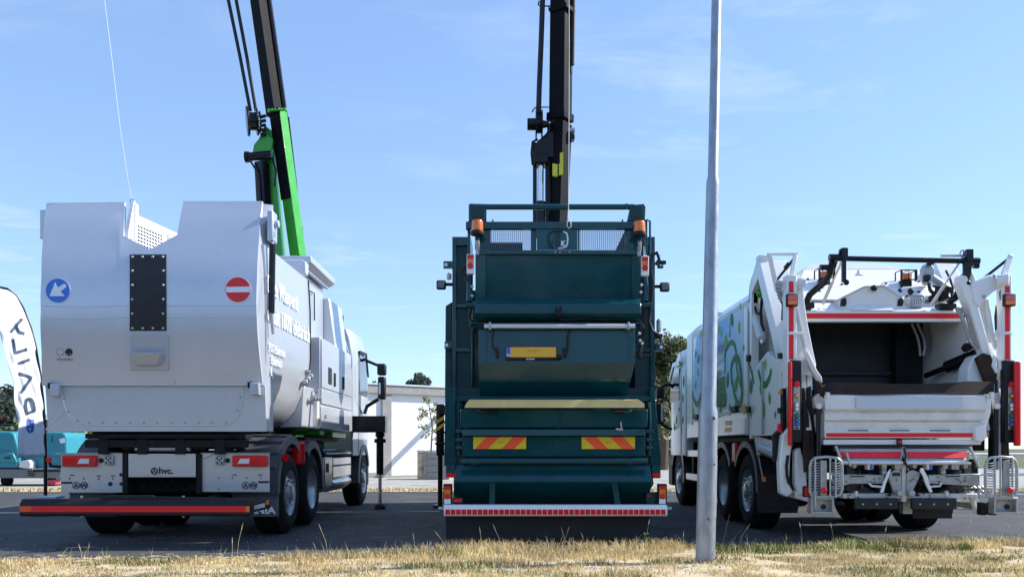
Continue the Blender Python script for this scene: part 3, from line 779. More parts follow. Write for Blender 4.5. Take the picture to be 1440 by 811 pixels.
def stroke(mb, pts, w):
    pts = [Vector((*z5(p), 0)) for p in pts]
    out = []
    for i in range(len(pts) - 1):
        seg = max(1, int((pts[i + 1] - pts[i]).length / 2.5))
        out += [pts[i].lerp(pts[i + 1], k / seg) for k in range(seg)]
    out.append(pts[-1]); n = len(out); hw = w / 3.115 / 2
    vs = []
    for i, p in enumerate(out):
        t = (out[min(i + 1, n - 1)] - out[max(i - 1, 0)]).normalized(); nn = Vector((-t.y, t.x, 0)) * hw
        for s in (1, -1):
            q = p + nn * s; vs.append(P(q.x, q.y, flag_y(q.x, q.y) - 0.012))
    mb.add(vs, [(2 * i, 2 * i + 1, 2 * i + 3, 2 * i + 2) for i in range(n - 1)])
for mt, sts in ((M['navy'], [[(97, 150), (48, 207)], [(70, 182), (82, 206), (108, 216)]]), (M['navy'], [[(56, 238), (66, 300), (119, 283)]]),
                (M['navy'], [[(78, 347), (130, 328)]]), (M['navy'], [[(82, 388), (138, 407), (92, 474)]]),
                (M['navy'], [[(115, 500), (113, 530), (118, 565), (152, 551), (148, 520), (138, 502), (122, 500), (115, 512)]]),
                (M['blueink'], [[(141, 590), (144, 606), (141, 640), (130, 645), (121, 632), (123, 592), (130, 594), (132, 626)]])):
    mb = MB()
    for s in sts: stroke(mb, s, 13)
    o = mb.build('lettering', mt, fl, recalc=False)

# ---------------------------------------------------------------- teal sweeper
Ys = 24.0
sw = thing('sweeper_machine', 'teal ride on sweeper with grey skirt parked behind the flag', 'sweeper', (wx(20, Ys), Ys + 0.7, 0.03))
MB().pslab([(-95, 660), (-95, 612), (-88, 606), (14, 606), (20, 610), (26, 632), (28, 659)], Ys, 1.3).build('hood', M['teal'], sw, bev=0.05, seg=3)
MB().pslab([(-90, 650), (-88, 638), (18, 636), (24, 650)], Ys - 0.05, 0.1).build('hood_panel', M['teal'], sw, bev=0.03)
MB().pslab([(24, 660), (24, 640), (40, 632), (62, 607), (88, 607), (93, 612), (95, 655), (90, 660)], Ys + 0.25, 1.3).build('body', M['teal'], sw, bev=0.05, seg=3)
MB().pslab([(-95, 672), (-95, 659), (26, 659), (84, 657), (88, 660), (84, 672)], Ys - 0.03, 1.4).build('bumper', M['greyp'], sw, bev=0.03)
MB().pslab([(-95, 660), (-95, 656.5), (26, 657), (26, 660)], Ys - 0.02, 0.3).build('bumper_trim', M['plastic'], sw, bev=0.01)
MB().pslab([(26, 657), (28, 648), (40, 646), (43, 651), (42, 659)], Ys - 0.06, 0.3).build('headlight', M['lens'], sw, bev=0.02)
MB().pslab([(39, 671), (38, 660), (45, 657), (46, 671)], Ys - 0.07, 0.2).build('side_vent', M['greyp'], sw, bev=0.01)
ring = [P(13 + 12 * math.cos(a), 601 + 4 * math.sin(a), Ys + 0.5) + Vector((0, 0.12 * math.sin(a), 0)) for a in [k * 6.2832 / 20 for k in range(20)]]
MB().tube(ring, 0.025, 6, close=True).tube([P(13, 601, Ys + 0.5), P(13, 612, Ys + 0.5)], 0.03, 6).build('steering_wheel', M['black'], sw)
for px in (-60, 10, 70):
    c = P(px, 674, Ys + 0.4)
    MB().lathe((c.x - 0.1, c.y, 0.19), (1, 0, 0), [(0, 0.1), (0.0, 0.15), (0.02, 0.165), (0.18, 0.165), (0.2, 0.15), (0.2, 0.1)], 24).build('wheel', M['tyre'], sw)
MB().pbox(62, 674, 78, 681, Ys + 0.05, 0.25).build('squeegee', mat('dusty_red_plastic', (0.5, 0.06, 0.08), 0.6), sw, bev=0.01)
MB().tube([P(60, 612, Ys + 0.245), P(60, 640, Ys + 0.245), P(92, 643, Ys + 0.245)], 0.012, 5).build('panel_gap', M['greyp'], sw)
MB().tube([P(-20, 633, Ys - 0.004), P(10, 632, Ys - 0.004), P(20, 640, Ys - 0.004), P(24, 655, Ys - 0.004)], 0.012, 5).build('panel_gap', M['greyp'], sw)
MB().pbox(44, 660, 84, 663, Ys - 0.045, 0.02).build('bumper_strip', M['plastic'], sw, bev=0.004)
for k in range(3): MB().pbox(39, 661 + k * 3, 46.5, 662.6 + k * 3, Ys - 0.085, 0.02).build('vent_slat', M['plastic'], sw)
MB().pslab([(83, 617), (90, 615), (91, 622), (85, 623)], Ys + 0.244, 0.006).build('badge', M['signwhite'], sw)
MB().pbox(72.5, 613, 74, 621, Ys + 0.245, 0.02).build('latch', M['ink'], sw)
MB().pslab([(5, 644), (7, 642), (15, 642), (14, 645)], Ys - 0.056, 0.02).build('badge', M['ink'], sw)

# ---------------------------------------------------------------- barrier beyond the white truck
for k, (pa, pb, lab) in enumerate(((1350, 1398, 'white tubular barrier seen low between the steps of the white truck'), (1416, 1470, 'white tubular barrier at the right edge beyond the white truck'))):
    Yb = 15.5
    br = thing('barrier', lab, 'barrier', (wx((pa + pb) / 2, Yb), Yb, 0), 'white barriers behind the white truck')
    xa, xb = wx(pa, Yb), wx(pb, Yb)
    for x in (xa, (xa + xb) / 2, xb): MB().cyl((x, Yb, 0), (x, Yb, 0.98), 0.03, n=10).build('post', M['white'], br)
    for z in (0.25, 0.62, 0.98): MB().cyl((xa, Yb, z), (xb, Yb, z), 0.024, n=10).build('rail', M['white'], br)

# ================================================================ grey truck on the left
G = thing('refuse_truck', 'silver grey truck with curved windowed rear door and bright green crane', 'truck', (-4.1, 12.5, 0))
XL, XR = -5.355, -2.835
FY = [(1.20, 9.84), (1.50, 9.81), (1.80, 9.77), (2.10, 9.70), (2.40, 9.635), (2.65, 9.615), (2.90, 9.635), (3.20, 9.715), (3.50, 9.83), (3.75, 9.935), (4.05, 10.07)]
def sidex(x, z):                                     # the door is a barrel: its side edges follow the curve
    u = (x - XL) / (XR - XL)
    dl = interp([(1.8, -0.03), (2.2, 0.02), (2.65, 0.045), (3.0, 0.03), (4.0, -0.13)], z)
    dr = interp([(1.8, -0.02), (2.2, -0.035), (2.65, -0.045), (3.0, -0.05), (4.0, -0.11)], z)
    return x + dl * (1 - u) ** 4 + dr * u ** 4
def fy(z):                                           # smooth (Catmull-Rom) profile of the door, bulging to the rear
    z = min(max(z, FY[0][0]), FY[-1][0] - 1e-6)
    for i in range(len(FY) - 1):
        if FY[i][0] <= z <= FY[i + 1][0]: break
    p0, p1, p2, p3 = FY[max(i - 1, 0)][1], FY[i][1], FY[i + 1][1], FY[min(i + 2, len(FY) - 1)][1]
    t = (z - FY[i][0]) / (FY[i + 1][0] - FY[i][0])
    return 0.5 * (2 * p1 + (p2 - p0) * t + (2 * p0 - 5 * p1 + 4 * p2 - p3) * t * t + (3 * p1 - 3 * p2 + p3 - p0) * t ** 3)
def S(px, py, off=0.0):                              # point on the curved rear door seen at a photo pixel
    Y = 9.6
    for _ in range(4): Y = fy(wz(py, Y))
    return Vector((wx(px, Y), Y - off, wz(py, Y)))
def on_door(mb, pxs, o0, o1):
    a = [S(x, y, o0) for x, y in pxs]; b = [S(x, y, o1) for x, y in pxs]; n = len(pxs)
    return mb.add(a + b, [tuple(range(n)), tuple(range(2 * n - 1, n - 1, -1))] + [(i, (i + 1) % n, n + (i + 1) % n, n + i) for i in range(n)])
def on_door_strip(mb, px0, py0, px1, py1, o0, o1, n=8): # rectangle bent over the curve of the door
    vs = []
    for k in range(n + 1):
        y = py0 + (py1 - py0) * k / n
        vs += [S(px0, y, o0), S(px1, y, o0), S(px1, y, o1), S(px0, y, o1)]
    fs = [(4 * k + a, 4 * k + (a + 1) % 4, 4 * k + 4 + (a + 1) % 4, 4 * k + 4 + a) for k in range(n) for a in range(4)] + [(0, 1, 2, 3), (4 * n, 4 * n + 1, 4 * n + 2, 4 * n + 3)]
    return mb.add(vs, fs)
def circ(cx, cy, r, n=40): return [(cx + r * math.cos(6.28318 * k / n), cy + r * math.sin(6.28318 * k / n)) for k in range(n)]

# upper door with its V notch: columns across, rows up the curve, then thickened
zt = wz(283, 10.02)
Yn = 9.93
top = [(XL, zt - 0.012), (wx(120, Yn), zt - 0.006), (wx(175.5, 10.0), zt), (wx(173.9, 9.83), wz(331, 9.83)), (wx(211, 9.77), wz(350.5, 9.77)), (wx(252.5, 9.84), wz(328, 9.84)), (wx(257.5, 10.0), zt + 0.012), (-3.3, zt + 0.012), (XR, zt + 0.012)]
cols = []
for (xa, za), (xb, zb) in zip(top, top[1:]):
    n = max(1, int(abs(xb - xa) / 0.13))
    cols += [(xa + (xb - xa) * k / n, za + (zb - za) * k / n) for k in range(n)]
cols.append(top[-1]); NR = 26; zb0 = 1.81
vs = []
for off in (0, 0.05):
    for x, z1 in cols:
        for j in range(NR + 1):
            z = zb0 + (z1 - zb0) * j / NR
            vs.append((sidex(x, z), fy(z) + off, z))
nc = len(cols); N = nc * (NR + 1)
fs = []
for i in range(nc - 1):
    for j in range(NR):
        a = i * (NR + 1) + j; q = (a, a + NR + 1, a + NR + 2, a + 1)
        fs += [q, tuple(N + k for k in reversed(q))]
    a = i * (NR + 1); b_ = a + NR + 1
    fs += [(a, a + N, b_ + N, b_), (a + NR, b_ + NR, b_ + NR + N, a + NR + N)]
for i in (0, nc - 1):
    for j in range(NR):
        a = i * (NR + 1) + j; fs.append((a, a + 1, a + 1 + N, a + N))
MB().add(vs, fs).build('rear_door', M['silver'], G, sharp=24)
# cheeks of the door (flanges that wrap round to the sides)
def cheek(xb, inward, edge, zlo, zhi, back):         # flange from the door edge back to a straight rear rim
    vs = []; n = 28
    for k in range(n + 1):
        z = zlo + (zhi - zlo) * k / n
        xe = sidex(edge, z) if z > 1.8 else edge
        yf = fy(z) + (0.048 if z > 1.8 else 0.02)
        vs += [(xe - 0.002 * (1 if edge > -4 else -1), yf, z), (xb, back, z), (xb + inward, back, z), (xe + inward, yf + 0.004, z)]
    fs = [(4 * k + q, 4 * k + (q + 1) % 4, 4 * k + 4 + (q + 1) % 4, 4 * k + 4 + q) for k in range(n) for q in range(4)] + [(0, 1, 2, 3), (4 * n, 4 * n + 1, 4 * n + 2, 4 * n + 3)]
    return MB().add(vs, fs)
cheek(XR - 0.002, -0.03, XR, 1.29, zt - 0.01, 10.14).build('door_flange', M['silver2'], G, sharp=60)
cheek(XL + 0.002, 0.03, XL, 1.29, zt - 0.03, 10.14).build('door_flange', M['silver2'], G, sharp=60)
# weld seams
for py in (430, 447):
    mb = MB(); mb.tube([S(62 + k * 30, py + (2 if k < 5 else 0) * math.sin(k * 0.9), 0.0) for k in range(11)], 0.0035, 5)
    mb.build('weld_seam', M['silver'], G)
# lower panel under the door
lo = MB().add([(XL, fy(1.285) + 0.01, 1.285), (XR, fy(1.285) + 0.01, 1.285), (XR, 9.795, 1.80), (XL, 9.795, 1.80), (XL, fy(1.285) + 0.05, 1.285), (XR, fy(1.285) + 0.05, 1.285), (XR, 9.84, 1.80), (XL, 9.84, 1.80)],
              [(0, 1, 2, 3), (5, 4, 7, 6), (0, 4, 5, 1), (1, 5, 6, 2), (2, 6, 7, 3), (3, 7, 4, 0)]).build('lower_panel', M['silver'], G)
def LPn(px, py, off=0.0):
    Y = 9.75
    for _ in range(3):
        z = wz(py, Y); Y = 9.795 + (1.80 - z) / 0.515 * (fy(1.285) + 0.01 - 9.795)
    return Vector((wx(px, Y), Y - off, wz(py, Y)))
con = [(86, 544), (87, 556), (91, 572), (98, 585), (108, 593), (122, 597)] + [(150 + 40 * k, 597.5) for k in range(5)] + [(322, 596), (333, 588), (339, 575), (342, 558), (343, 544)]
MB().tube([LPn(a, b, 0.0) for a, b in con], 0.010, 6).build('trough_rim', M['silver'], lo)
inner = [(a + (4 if a < 100 else (-4 if a > 330 else 0)), b - (4 if b > 590 else 0)) for a, b in con]
mb = MB()
for a, b in [(90, 560), (96, 578), (109, 591)] + [(125 + 19.3 * k, 593.5) for k in range(11)] + [(334, 577), (338, 558)]:
    mb.dome(LPn(a, b, 0.0), (0, -1, 0), 0.013, 0.014, 8)
mb.build('rivets', M['galv'], lo, kind='stuff')
mb = MB()
for k in range(14): mb.dome(S(105 + 17 * k, 542.5, -0.004), (0, -1, -0.2), 0.009, 0.010, 8)
mb.build('rivets', M['galv'], lo, kind='stuff')
for a, b in (((64, 604), (92, 577)), ((372, 604), (339, 577))):
    MB().tube([LPn(*a, 0.0), LPn(*b, 0.0)], 0.006, 5).build('crease', M['silver'], lo)
# drip lip of the door above the lower panel
MB().tube([Vector((XL + 0.03, 9.765, 1.812)), Vector((XR - 0.03, 9.765, 1.812))], 0.010, 6).build('lip', M['silver'], G)
for (a, b, c_, d_) in ((70, 539, 82, 557), (351, 538, 364, 555)):
    o = MB().pbox(a, b, c_, d_, 9.70, 0.09).build('latch', M['silver2'], G, bev=0.008)
    MB().pbox(a - 3, b - 1, a, b + 7, 9.71, 0.07).build('pin', M['chassis'], o)

# rubber window plate, hood, signs
bp = on_door_strip(MB(), 183, 358, 234, 465, -0.002, 0.012, 10).build('rubber_plate', M['flap'], G)
pts = [(186.5 + k * 14.3, 361.5) for k in range(4)] + [(187 + k * 14.3, 461.5) for k in range(4)] + [(186.5, 381 + 20 * k) for k in range(4)] + [(230, 381 + 20 * k) for k in range(4)]
for a, b in pts: MB().dome(S(a, b, 0.011), (0, -1, 0.1), 0.016, 0.012, 10).build('bolt', M['galv'], bp)
on_door_strip(MB(), 184, 470.5, 237.5, 520.5, -0.002, 0.02, 6).build('hatch_cover', M['silver2'], G, bev=0.004)
a = [S(187, 499, 0.02), S(233, 499, 0.02), S(228, 514, 0.02), S(192, 514, 0.02)]
b = [S(187, 497, 0.115), S(233, 497, 0.115), S(225, 514.5, 0.065), S(195, 514.5, 0.065)]
MB().add(a + b, [(0, 1, 5, 4), (1, 2, 6, 5), (2, 3, 7, 6), (3, 0, 4, 7), (4, 5, 6, 7), (3, 2, 1, 0)]).build('vent_hood', M['silver2'], G, bev=0.008)
sg = on_door(MB(), circ(81.6, 408.6, 17.6), 0.002, 0.006).build('keep_left_sign', M['signwhite'], G)
on_door(MB(), circ(81.6, 408.6, 16.9), 0.0065, 0.0075).build('sign_face', M['blue'], sg)
on_door(MB(), [(a / 8.108, 390 + b / 8.11) for a, b in ((632, 55), (570, 215), (742, 215), (697, 160), (765, 105), (738, 70), (665, 115))], 0.008, 0.0095).build('arrow', M['signwhite'], sg)
sg = on_door(MB(), circ(334.8, 407.3, 18.2), 0.002, 0.006).build('no_entry_sign', M['signwhite'], G)
on_door(MB(), circ(334.8, 407.3, 17.5), 0.0065, 0.0075).build('sign_face', M['signred'], sg)
on_door(MB(), [(318.5, 403.5), (351.3, 403), (351.3, 410.8), (318.5, 411.2)], 0.008, 0.0095).build('bar', M['signwhite'], sg)
# maker's badge: A and W in circles
bd_ = on_door(MB(), circ(97, 495, 5.3, 24), 0.001, 0.002).build('badge', M['ink'], G)
bd2 = on_door(MB(), circ(85, 495, 5.3, 24), 0.001, 0.002).build('badge', M['ink'], G)
on_door(MB(), circ(85, 495, 4.8, 24), 0.0022, 0.003).build('badge_face', M['silver'], bd2)
lettering('A', M['ink'], bd2, S(85, 498.4, 0.004), 0.075, align='CENTER', bold=0.002, tilt=-0.2)
lettering('W', M['signwhite'], bd_, S(97, 498.4, 0.004), 0.070, align='CENTER', bold=0.002, tilt=-0.2)
lettering('MACHINERY', M['ink'], G, S(80, 504.8, 0.003), 0.030, width=0.185, bold=0.001, tilt=-0.2)
lettering('AMSTERDAM', M['ink'], G, S(80, 507.2, 0.003), 0.014, width=0.185, tilt=-0.2)

# hopper side seen through the notch, with its grille
hp = MB()
hp.slab([(-4.45, 9.90, 3.0), (-4.45, 9.90, 3.6), (-4.45, 10.04, zt), (-4.45, 10.16, zt), (-4.45, 10.18, 3.86), (-4.45, 11.40, 3.95), (-4.45, 11.40, 3.0)], (-0.04, 0, 0))
hp.box(-4.452, -4.43, 10.05, 10.075, 3.0, zt - 0.02)
hg = hp.build('hopper_side', M['white'], G)
mb = MB()
for i in range(9):
    for j in range(7):
        y = 10.14 + i * 0.082; z = 3.47 + j * 0.042 + i * 0.006
        mb.box(-4.4495, -4.446, y, y + 0.055, z, z + 0.019)
mb.build('grille_slots', M['ink'], hg, kind='stuff')
MB().box(-4.45, -4.40, 11.0, 11.03, 3.2, 3.86).build('hopper_rib', M['white'], hg)
cy_ = S(181, 282, 0)
MB().tube([cy_ + Vector((0.05 * math.cos(a) * 0.6, 0.1, 0.035 * math.sin(a) + 0.01)) for a in [k * 0.524 for k in range(12)]], 0.006, 6, close=True).build('lifting_eye', M['galv'], G)
# corner hinges
h = MB().box(XR - 0.02, XR + 0.055, 9.93, 10.12, 3.50, 3.86).build('hinge_bracket', M['silver2'], G, bev=0.02)
MB().cyl((XR + 0.05, 10.02, 3.72), (XR + 0.10, 10.02, 3.72), 0.045).build('hinge_pin', M['silver2'], h, bev=0.006)
MB().box(XL - 0.215, XL - 0.14, 10.06, 10.14, 3.56, 3.90).build('hinge_bracket', M['silver'], G, bev=0.012)
s_ = MB().cyl((XR + 0.035, 9.98, 3.47), (XR + 0.035, 9.93, 2.66), 0.037, n=14).build('door_strut', M['black'], G)
MB().cyl((XR + 0.035, 9.985, 3.60), (XR + 0.035, 9.98, 3.46), 0.018, n=10).box(XR + 0.01, XR + 0.06, 9.95, 10.02, 3.56, 3.62).build('rod', M['ram'], s_)
MB().cyl((XR + 0.035, 9.935, 2.66), (XR + 0.05, 9.95, 2.42), 0.026, 0.018, n=10).build('strut_fork', M['galv'], s_)

# belly body with rounded underside
half = [(-2.87, 3.45), (-2.845, 3.0), (-2.84, 2.35), (-2.855, 2.05), (-2.90, 1.82), (-2.99, 1.60), (-3.14, 1.42), (-3.42, 1.31)]
poly = [(-3.45, 3.18), (-3.2, 3.45)] + half + [(-8.21 - x, z) for x, z in reversed(half)] + [(-5.01, 3.45), (-4.76, 3.18)]
MB().prism(poly, 'y', 9.88, 12.0).build('hopper_body', M['silver2'], G, sharp=30)
mb = MB(); mb.tube([(x + 0.006, 12.0 - max(0, 2.2 - z) * 0.30, z) for x, z in half], 0.012, 6); mb.build('body_seam', M['chassis'], G)
ls = 'lettering'
RS = (R(90), 0, R(90))
XT = -2.826
lettering('Deze Waso-unit', M['signwhite'], G, (XT, 9.86, 2.90), 0.29, rot=RS, width=1.42, bold=0.004)
lettering('draait 100%', M['signwhite'], G, (XT, 9.86, 2.565), 0.29, rot=RS, width=1.08, bold=0.004)
lettering('elektrisch', M['signwhite'], G, (XT, 11.03, 2.565), 0.29, rot=RS, width=0.89, bold=0.004)
lettering('PTO Elektrisch', M['signwhite'], G, (XT, 9.92, 2.22), 0.14, rot=RS, width=0.72, bold=0.002)
lettering('Elektrisch', M['signwhite'], G, (XT, 10.02, 2.08), 0.14, rot=RS, width=0.46, bold=0.002)
lettering('kg', M['signwhite'], G, (XT, 10.0, 1.94), 0.14, rot=RS, bold=0.002)
# raised ring frame at the front of the body, top canopy, housings
MB().prism([(-5.33, 3.50), (-2.86, 3.50), (-2.85, 3.66), (-2.90, 3.70), (-5.33, 3.70)], 'y', 11.80, 11.97).build('canopy_beam', M['silver'], G, bev=0.01)
cp = MB().prism([(-5.2, 3.63), (-2.93, 3.63), (-2.82, 3.70), (-2.82, 3.79), (-5.2, 3.80)], 'y', 11.98, 13.6).build('canopy', M['silver2'], G, bev=0.01)
mb = MB()
for k in range(16): mb.box(-2.935, -2.90, 12.05 + k * 0.095, 12.10 + k * 0.095, 3.60, 3.63)
mb.build('canopy_teeth', M['silver'], cp, kind='stuff')
MB().box(-5.1, -2.99, 12.03, 13.5, 2.70, 3.61).build('crane_housing', M['silver2'], G, bev=0.01)
MB().box(-3.03, -2.985, 12.6, 13.3, 2.7, 3.45).build('side_panel', M['silver2'], G, bev=0.01)
MB().prism([(-5.2, 2.6), (-2.80, 2.6), (-2.905, 3.47), (-5.2, 3.47)], 'y', 13.55, 14.55).build('oil_tank', M['silver'], G, bev=0.012)
MB().tube([(-2.955, 12.3, 3.38), (-2.955, 12.75, 3.40), (-2.955, 12.77, 3.0)], 0.010, 6).build('handrail', M['chassis'], G)
# side cabinet: one carcass and its doors
cb = MB().box(-5.38, -2.812, 12.5, 14.9, 1.375, 2.72).build('cabinet', M['silver'], G, bev=0.008)
MB().prism([(12.52, 1.985), (12.52, 2.70), (14.35, 2.70), (14.86, 2.45), (14.86, 1.985)], 'x', -2.81, -2.788).build('cabinet_door', M['silver2'], cb, bev=0.006)
MB().prism([(12.52, 1.745), (12.52, 1.975), (14.86, 1.975), (14.86, 1.745)], 'x', -2.81, -2.79).build('cabinet_panel', M['silver2'], cb, bev=0.006)
MB().prism([(12.45, 1.385), (12.45, 1.70), (14.86, 1.735), (14.86, 1.385)], 'x', -2.81, -2.784).build('cabinet_flap', M['silver2'], cb, bev=0.006)
MB().box(-2.787, -2.78, 12.95, 13.18, 2.07, 2.32).build('vent', M['ink'], cb)
for y in (13.35, 14.05):
    MB().box(-2.787, -2.772, y, y + 0.10, 2.06, 2.27).build('handle', M['plastic'], cb, bev=0.01)
lettering('o=', M['ink'], cb, (-2.782, 12.66, 1.52), 0.14, rot=RS)
# box between body and cabinet, pipes and fittings
MB().prism([(-3.45, 1.38), (-2.90, 1.38), (-2.86, 1.95), (-3.2, 1.95)], 'y', 11.75, 12.48).build('valve_box', M['silver'], G, bev=0.01)
MB().cyl((-2.80, 12.2, 1.76), (-2.80, 12.2, 1.40), 0.045, n=14).build('white_pipe', M['white'], G)
MB().box(-2.757, -2.75, 12.15, 12.25, 1.44, 1.52).build('sticker', M['plate'], G)
for p, q in (((-2.80, 11.95, 1.79), (-2.80, 12.48, 1.82)), ((-2.82, 11.55, 1.96), (-2.82, 12.02, 2.12))):
    mb = MB().cyl(p, q, 0.022, n=10); v = (Vector(q) - Vector(p))
    for t in (0.12, 0.45, 0.8): c = Vector(p) + v * t; mb.cyl(c - v * 0.05, c + v * 0.05, 0.042, n=8)
    c = Vector(p) + v * 0.5; mb.cyl(c, c + Vector((0.0, 0, 0.12)), 0.022, n=8); mb.cyl(c + Vector((0, 0, 0.09)), c + Vector((0, 0, 0.13)), 0.04, n=8)
    mb.build('valve', M['galv'], G)
MB().box(-3.3, -2.86, 12.7, 13.0, 1.29, 1.36).build('crane_base', M['lgreen'], G, bev=0.01)
MB().box(-3.3, -2.84, 13.5, 14.6, 1.26, 1.35).build('crane_base', M['lgreen'], G, bev=0.01)

# chassis
ch = MB()
for x in (-4.55, -3.75): ch.box(x - 0.04, x + 0.04, 10.1, 17.2, 0.78, 1.06)
ch.box(-4.9, -3.3, 10.25, 15, 1.08, 1.20).box(-5.25, -2.95, 10.4, 10.52, 0.62, 0.75)
for y in (10.3, 11.0, 12.2, 13.4, 14.6, 16.5): ch.box(-4.50, -3.80, y, y + 0.1, 0.84, 1.0)
ch.build('chassis_frame', M['chassis'], G, bev=0.01)
sf = MB().box(-4.98, -3.30, 9.95, 11.8, 1.205, 1.262).box(-5.0, -3.1, 9.98, 10.06, 1.10, 1.19)
for x in (-4.78, -4.32, -3.88, -3.42): sf.box(x - 0.06, x + 0.06, 9.97, 10.3, 1.02, 1.20)
sf.cyl((-4.6, 10.1, 1.10), (-3.6, 10.1, 1.10), 0.05, n=12)
sf.box(-5.0, -3.38, 10.16, 12.4, 1.265, 1.30).box(-5.1, -3.0, 12.4, 15.0, 1.20, 1.255)
sf.build('subframe', M['chassis'], G, bev=0.006)
MB().cyl((-4.42, 10.03, 1.085), (-3.78, 10.03, 1.085), 0.035, n=12).build('cross_tube', M['galv'], G)
MB().box(-5.0, -3.15, 11.0, 11.08, 0.44, 0.60).cyl((-5.1, 11.04, 0.52), (-3.1, 11.04, 0.52), 0.09).cyl((-5.1, 12.26, 0.52), (-3.1, 12.26, 0.52), 0.10).cyl((-4.1, 12.26, 0.52), (-4.1, 12.6, 0.52), 0.22).build('axle', M['chassis'], G)
MB().box(-4.75, -3.55, 10.35, 10.9, 0.55, 0.74).build('air_tank_box', M['chassis'], G, bev=0.03)
mb = MB()
for k in range(9):
    x = random.uniform(-4.9, -3.2); mb.tube([(x, 10.2, 1.0), (x + random.uniform(-.2, .2), 10.15, 0.8), (x + random.uniform(-.3, .3), 10.3, 0.62), (x + random.uniform(-.3, .3), 10.6, 0.7)], 0.012, 6)
mb.build('air_hoses', M['plastic'], G, kind='stuff')

# rear light panels
YP = 10.04
def steel_panel(x0, x1, z0, z1, lab=None):
    mb = MB().box(x0, x1, YP, YP + 0.004, z0, z1)
    mb.box(x0, x1, YP - 0.03, YP + 0.06, z1 + 0.001, z1 + 0.006)
    return mb.build('rear_panel', M['steel'], G, label=lab)
p1 = steel_panel(wx(86, YP), wx(172, YP), wz(692, YP), wz(637, YP))
p2 = steel_panel(wx(283, YP), wx(379, YP), wz(691, YP), wz(637, YP))
p3 = MB().pbox(180.5, 637.5, 275, 670.5, YP - 0.05, 0.012).build('centre_panel', M['steel'], G, bev=0.003)
for (a, b) in ((172, 179.5), (275.5, 283)): MB().pbox(a, 637, b, 694, YP - 0.03, 0.25).build('light_bracket', M['chassis'], G, bev=0.004)
hex_ = [(217 + 4.6 * math.cos(R(60 * k + 30)), 662 + 4.6 * math.sin(R(60 * k + 30))) for k in range(6)]
mb = MB(); YH = YP - 0.054
for i in range(6):
    a, b = Vector(P(*hex_[i], YH)), Vector(P(*hex_[(i + 1) % 6], YH)); mb.tube([a, b], 0.007, 5); 
for i in (0, 2, 4): mb.tube([P(217, 662, YH), P(*hex_[i], YH)], 0.005, 5)
mb.build('hexagon_emblem', M['ink'], p3)
lettering('hvc.', M['ink'], p3, P(223, 665.5, YH), 0.105, width=0.165, bold=0.003)
for (a, b, p) in ((86.5, 134.5, p1), (326, 375.5, p2)):
    tl = MB().pbox(a, 640, b, 655.5, YP - 0.055, 0.052).build('tail_light', M['redlens'], p, bev=0.012)
    c0 = a + (22 if p is p1 else 8)
    MB().pslab([(c0 + 4, 644.5), (c0 + 17, 644.5), (c0 + 16, 651.5), (c0, 651.5)], YP - 0.062, 0.008).build('reverse_lens', M['lens'], tl)
    mb = MB()
    for k in range(5): mb.pbox(a + 26 + k * 3.4 if p is p2 else a + 3 + k * 3.4, 644, (a + 26 + k * 3.4 if p is p2 else a + 3 + k * 3.4) + 2.2, 652, YP - 0.0605, 0.006)
    mb.build('lens_facets', M['redrefl'], tl)
for (a, p) in ((146.5, p1), (302.5, p2)):
    ss = MB().pbox(a, 641, a + 11.8, 653, YP - 0.04, 0.036).build('reversing_sensor', M['galv'], p, bev=0.008)
    for dx in (3, 9):
        for dy in (644, 650): MB().dome(P(a + dx, dy, YP - 0.04), (0, -1, 0), 0.012, 0.012, 8).build('led', M['ink'], ss)
    MB().dome(P(a + 5.9, 647, YP - 0.04), (0, -1, 0), 0.012, 0.012, 8).build('led', M['ink'], ss)
    cxp = a - 4 if p is p1 else a + 17.5
    MB().dome(P(cxp, 647, YP - 0.001), (0, -1, 0), 0.028, 0.03, 12).build('cable_gland', M['plastic'], p)
for (cx_, p) in ((107, p1), (118, p1), (345.5, p2), (356.5, p2)):
    MB().tube([P(cx_ + 4.8 * math.cos(a), 682 + 4.8 * math.sin(a), YP - 0.003) for a in [k * 0.2618 for k in range(24)]], 0.0045, 5, close=True).build('badge_ring', M['ink'], p)
    lettering('A' if cx_ in (107, 345.5) else 'W', M['ink'], p, P(cx_, 684.9, YP - 0.004), 0.07, align='CENTER', bold=0.002)
mb = MB()
for (a, b) in ((98, 667), (136, 668), (156, 668)): mb.pbox(a, b, a + 6, b + 1.4, YP - 0.003, 0.006)
for (a, b) in ((97, 671), (117, 671), (138, 671), (158, 671)): mb.pbox(a, b, a + 1.4, b + 3, YP - 0.003, 0.006)
for (a, b, r_) in ((155, 680, 3.2), (170, 680, 2.5), (170, 667, 2.5)): mb.lathe(P(a, b, YP - 0.003), (0, 1, 0), [(0, r_ * YP / F), (0.006, r_ * YP / F)], 12)
mb.build('panel_holes', M['ink'], p1, kind='stuff')
mb = MB()
for (a, b) in ((327, 666.5), (363, 666.5)): mb.pbox(a, b, a + 6, b + 1.4, YP - 0.003, 0.006)
for (a, b) in ((307, 670), (326, 670), (346, 670), (366, 670), (307, 686)): mb.pbox(a, b, a + 1.2, b + 2.6, YP - 0.003, 0.006)
mb.build('panel_holes', M['ink'], p2, kind='stuff')
MB().pbox(85.5, 677, 101, 679.5, YP - 0.004, 0.006).build('type_plate', M['chassis'], p1)
MB().pbox(363, 676, 378, 678.5, YP - 0.004, 0.006).build('type_plate', M['chassis'], p2)
MB().pslab([(283.5, 637.5), (300, 637.5), (287, 644)], YP - 0.02, 0.015).build('gusset', M['steel'], p2)
MB().pbox(78, 636.5, 86, 638, YP - 0.03, 0.1).build('panel_edge', M['steel'], p1)
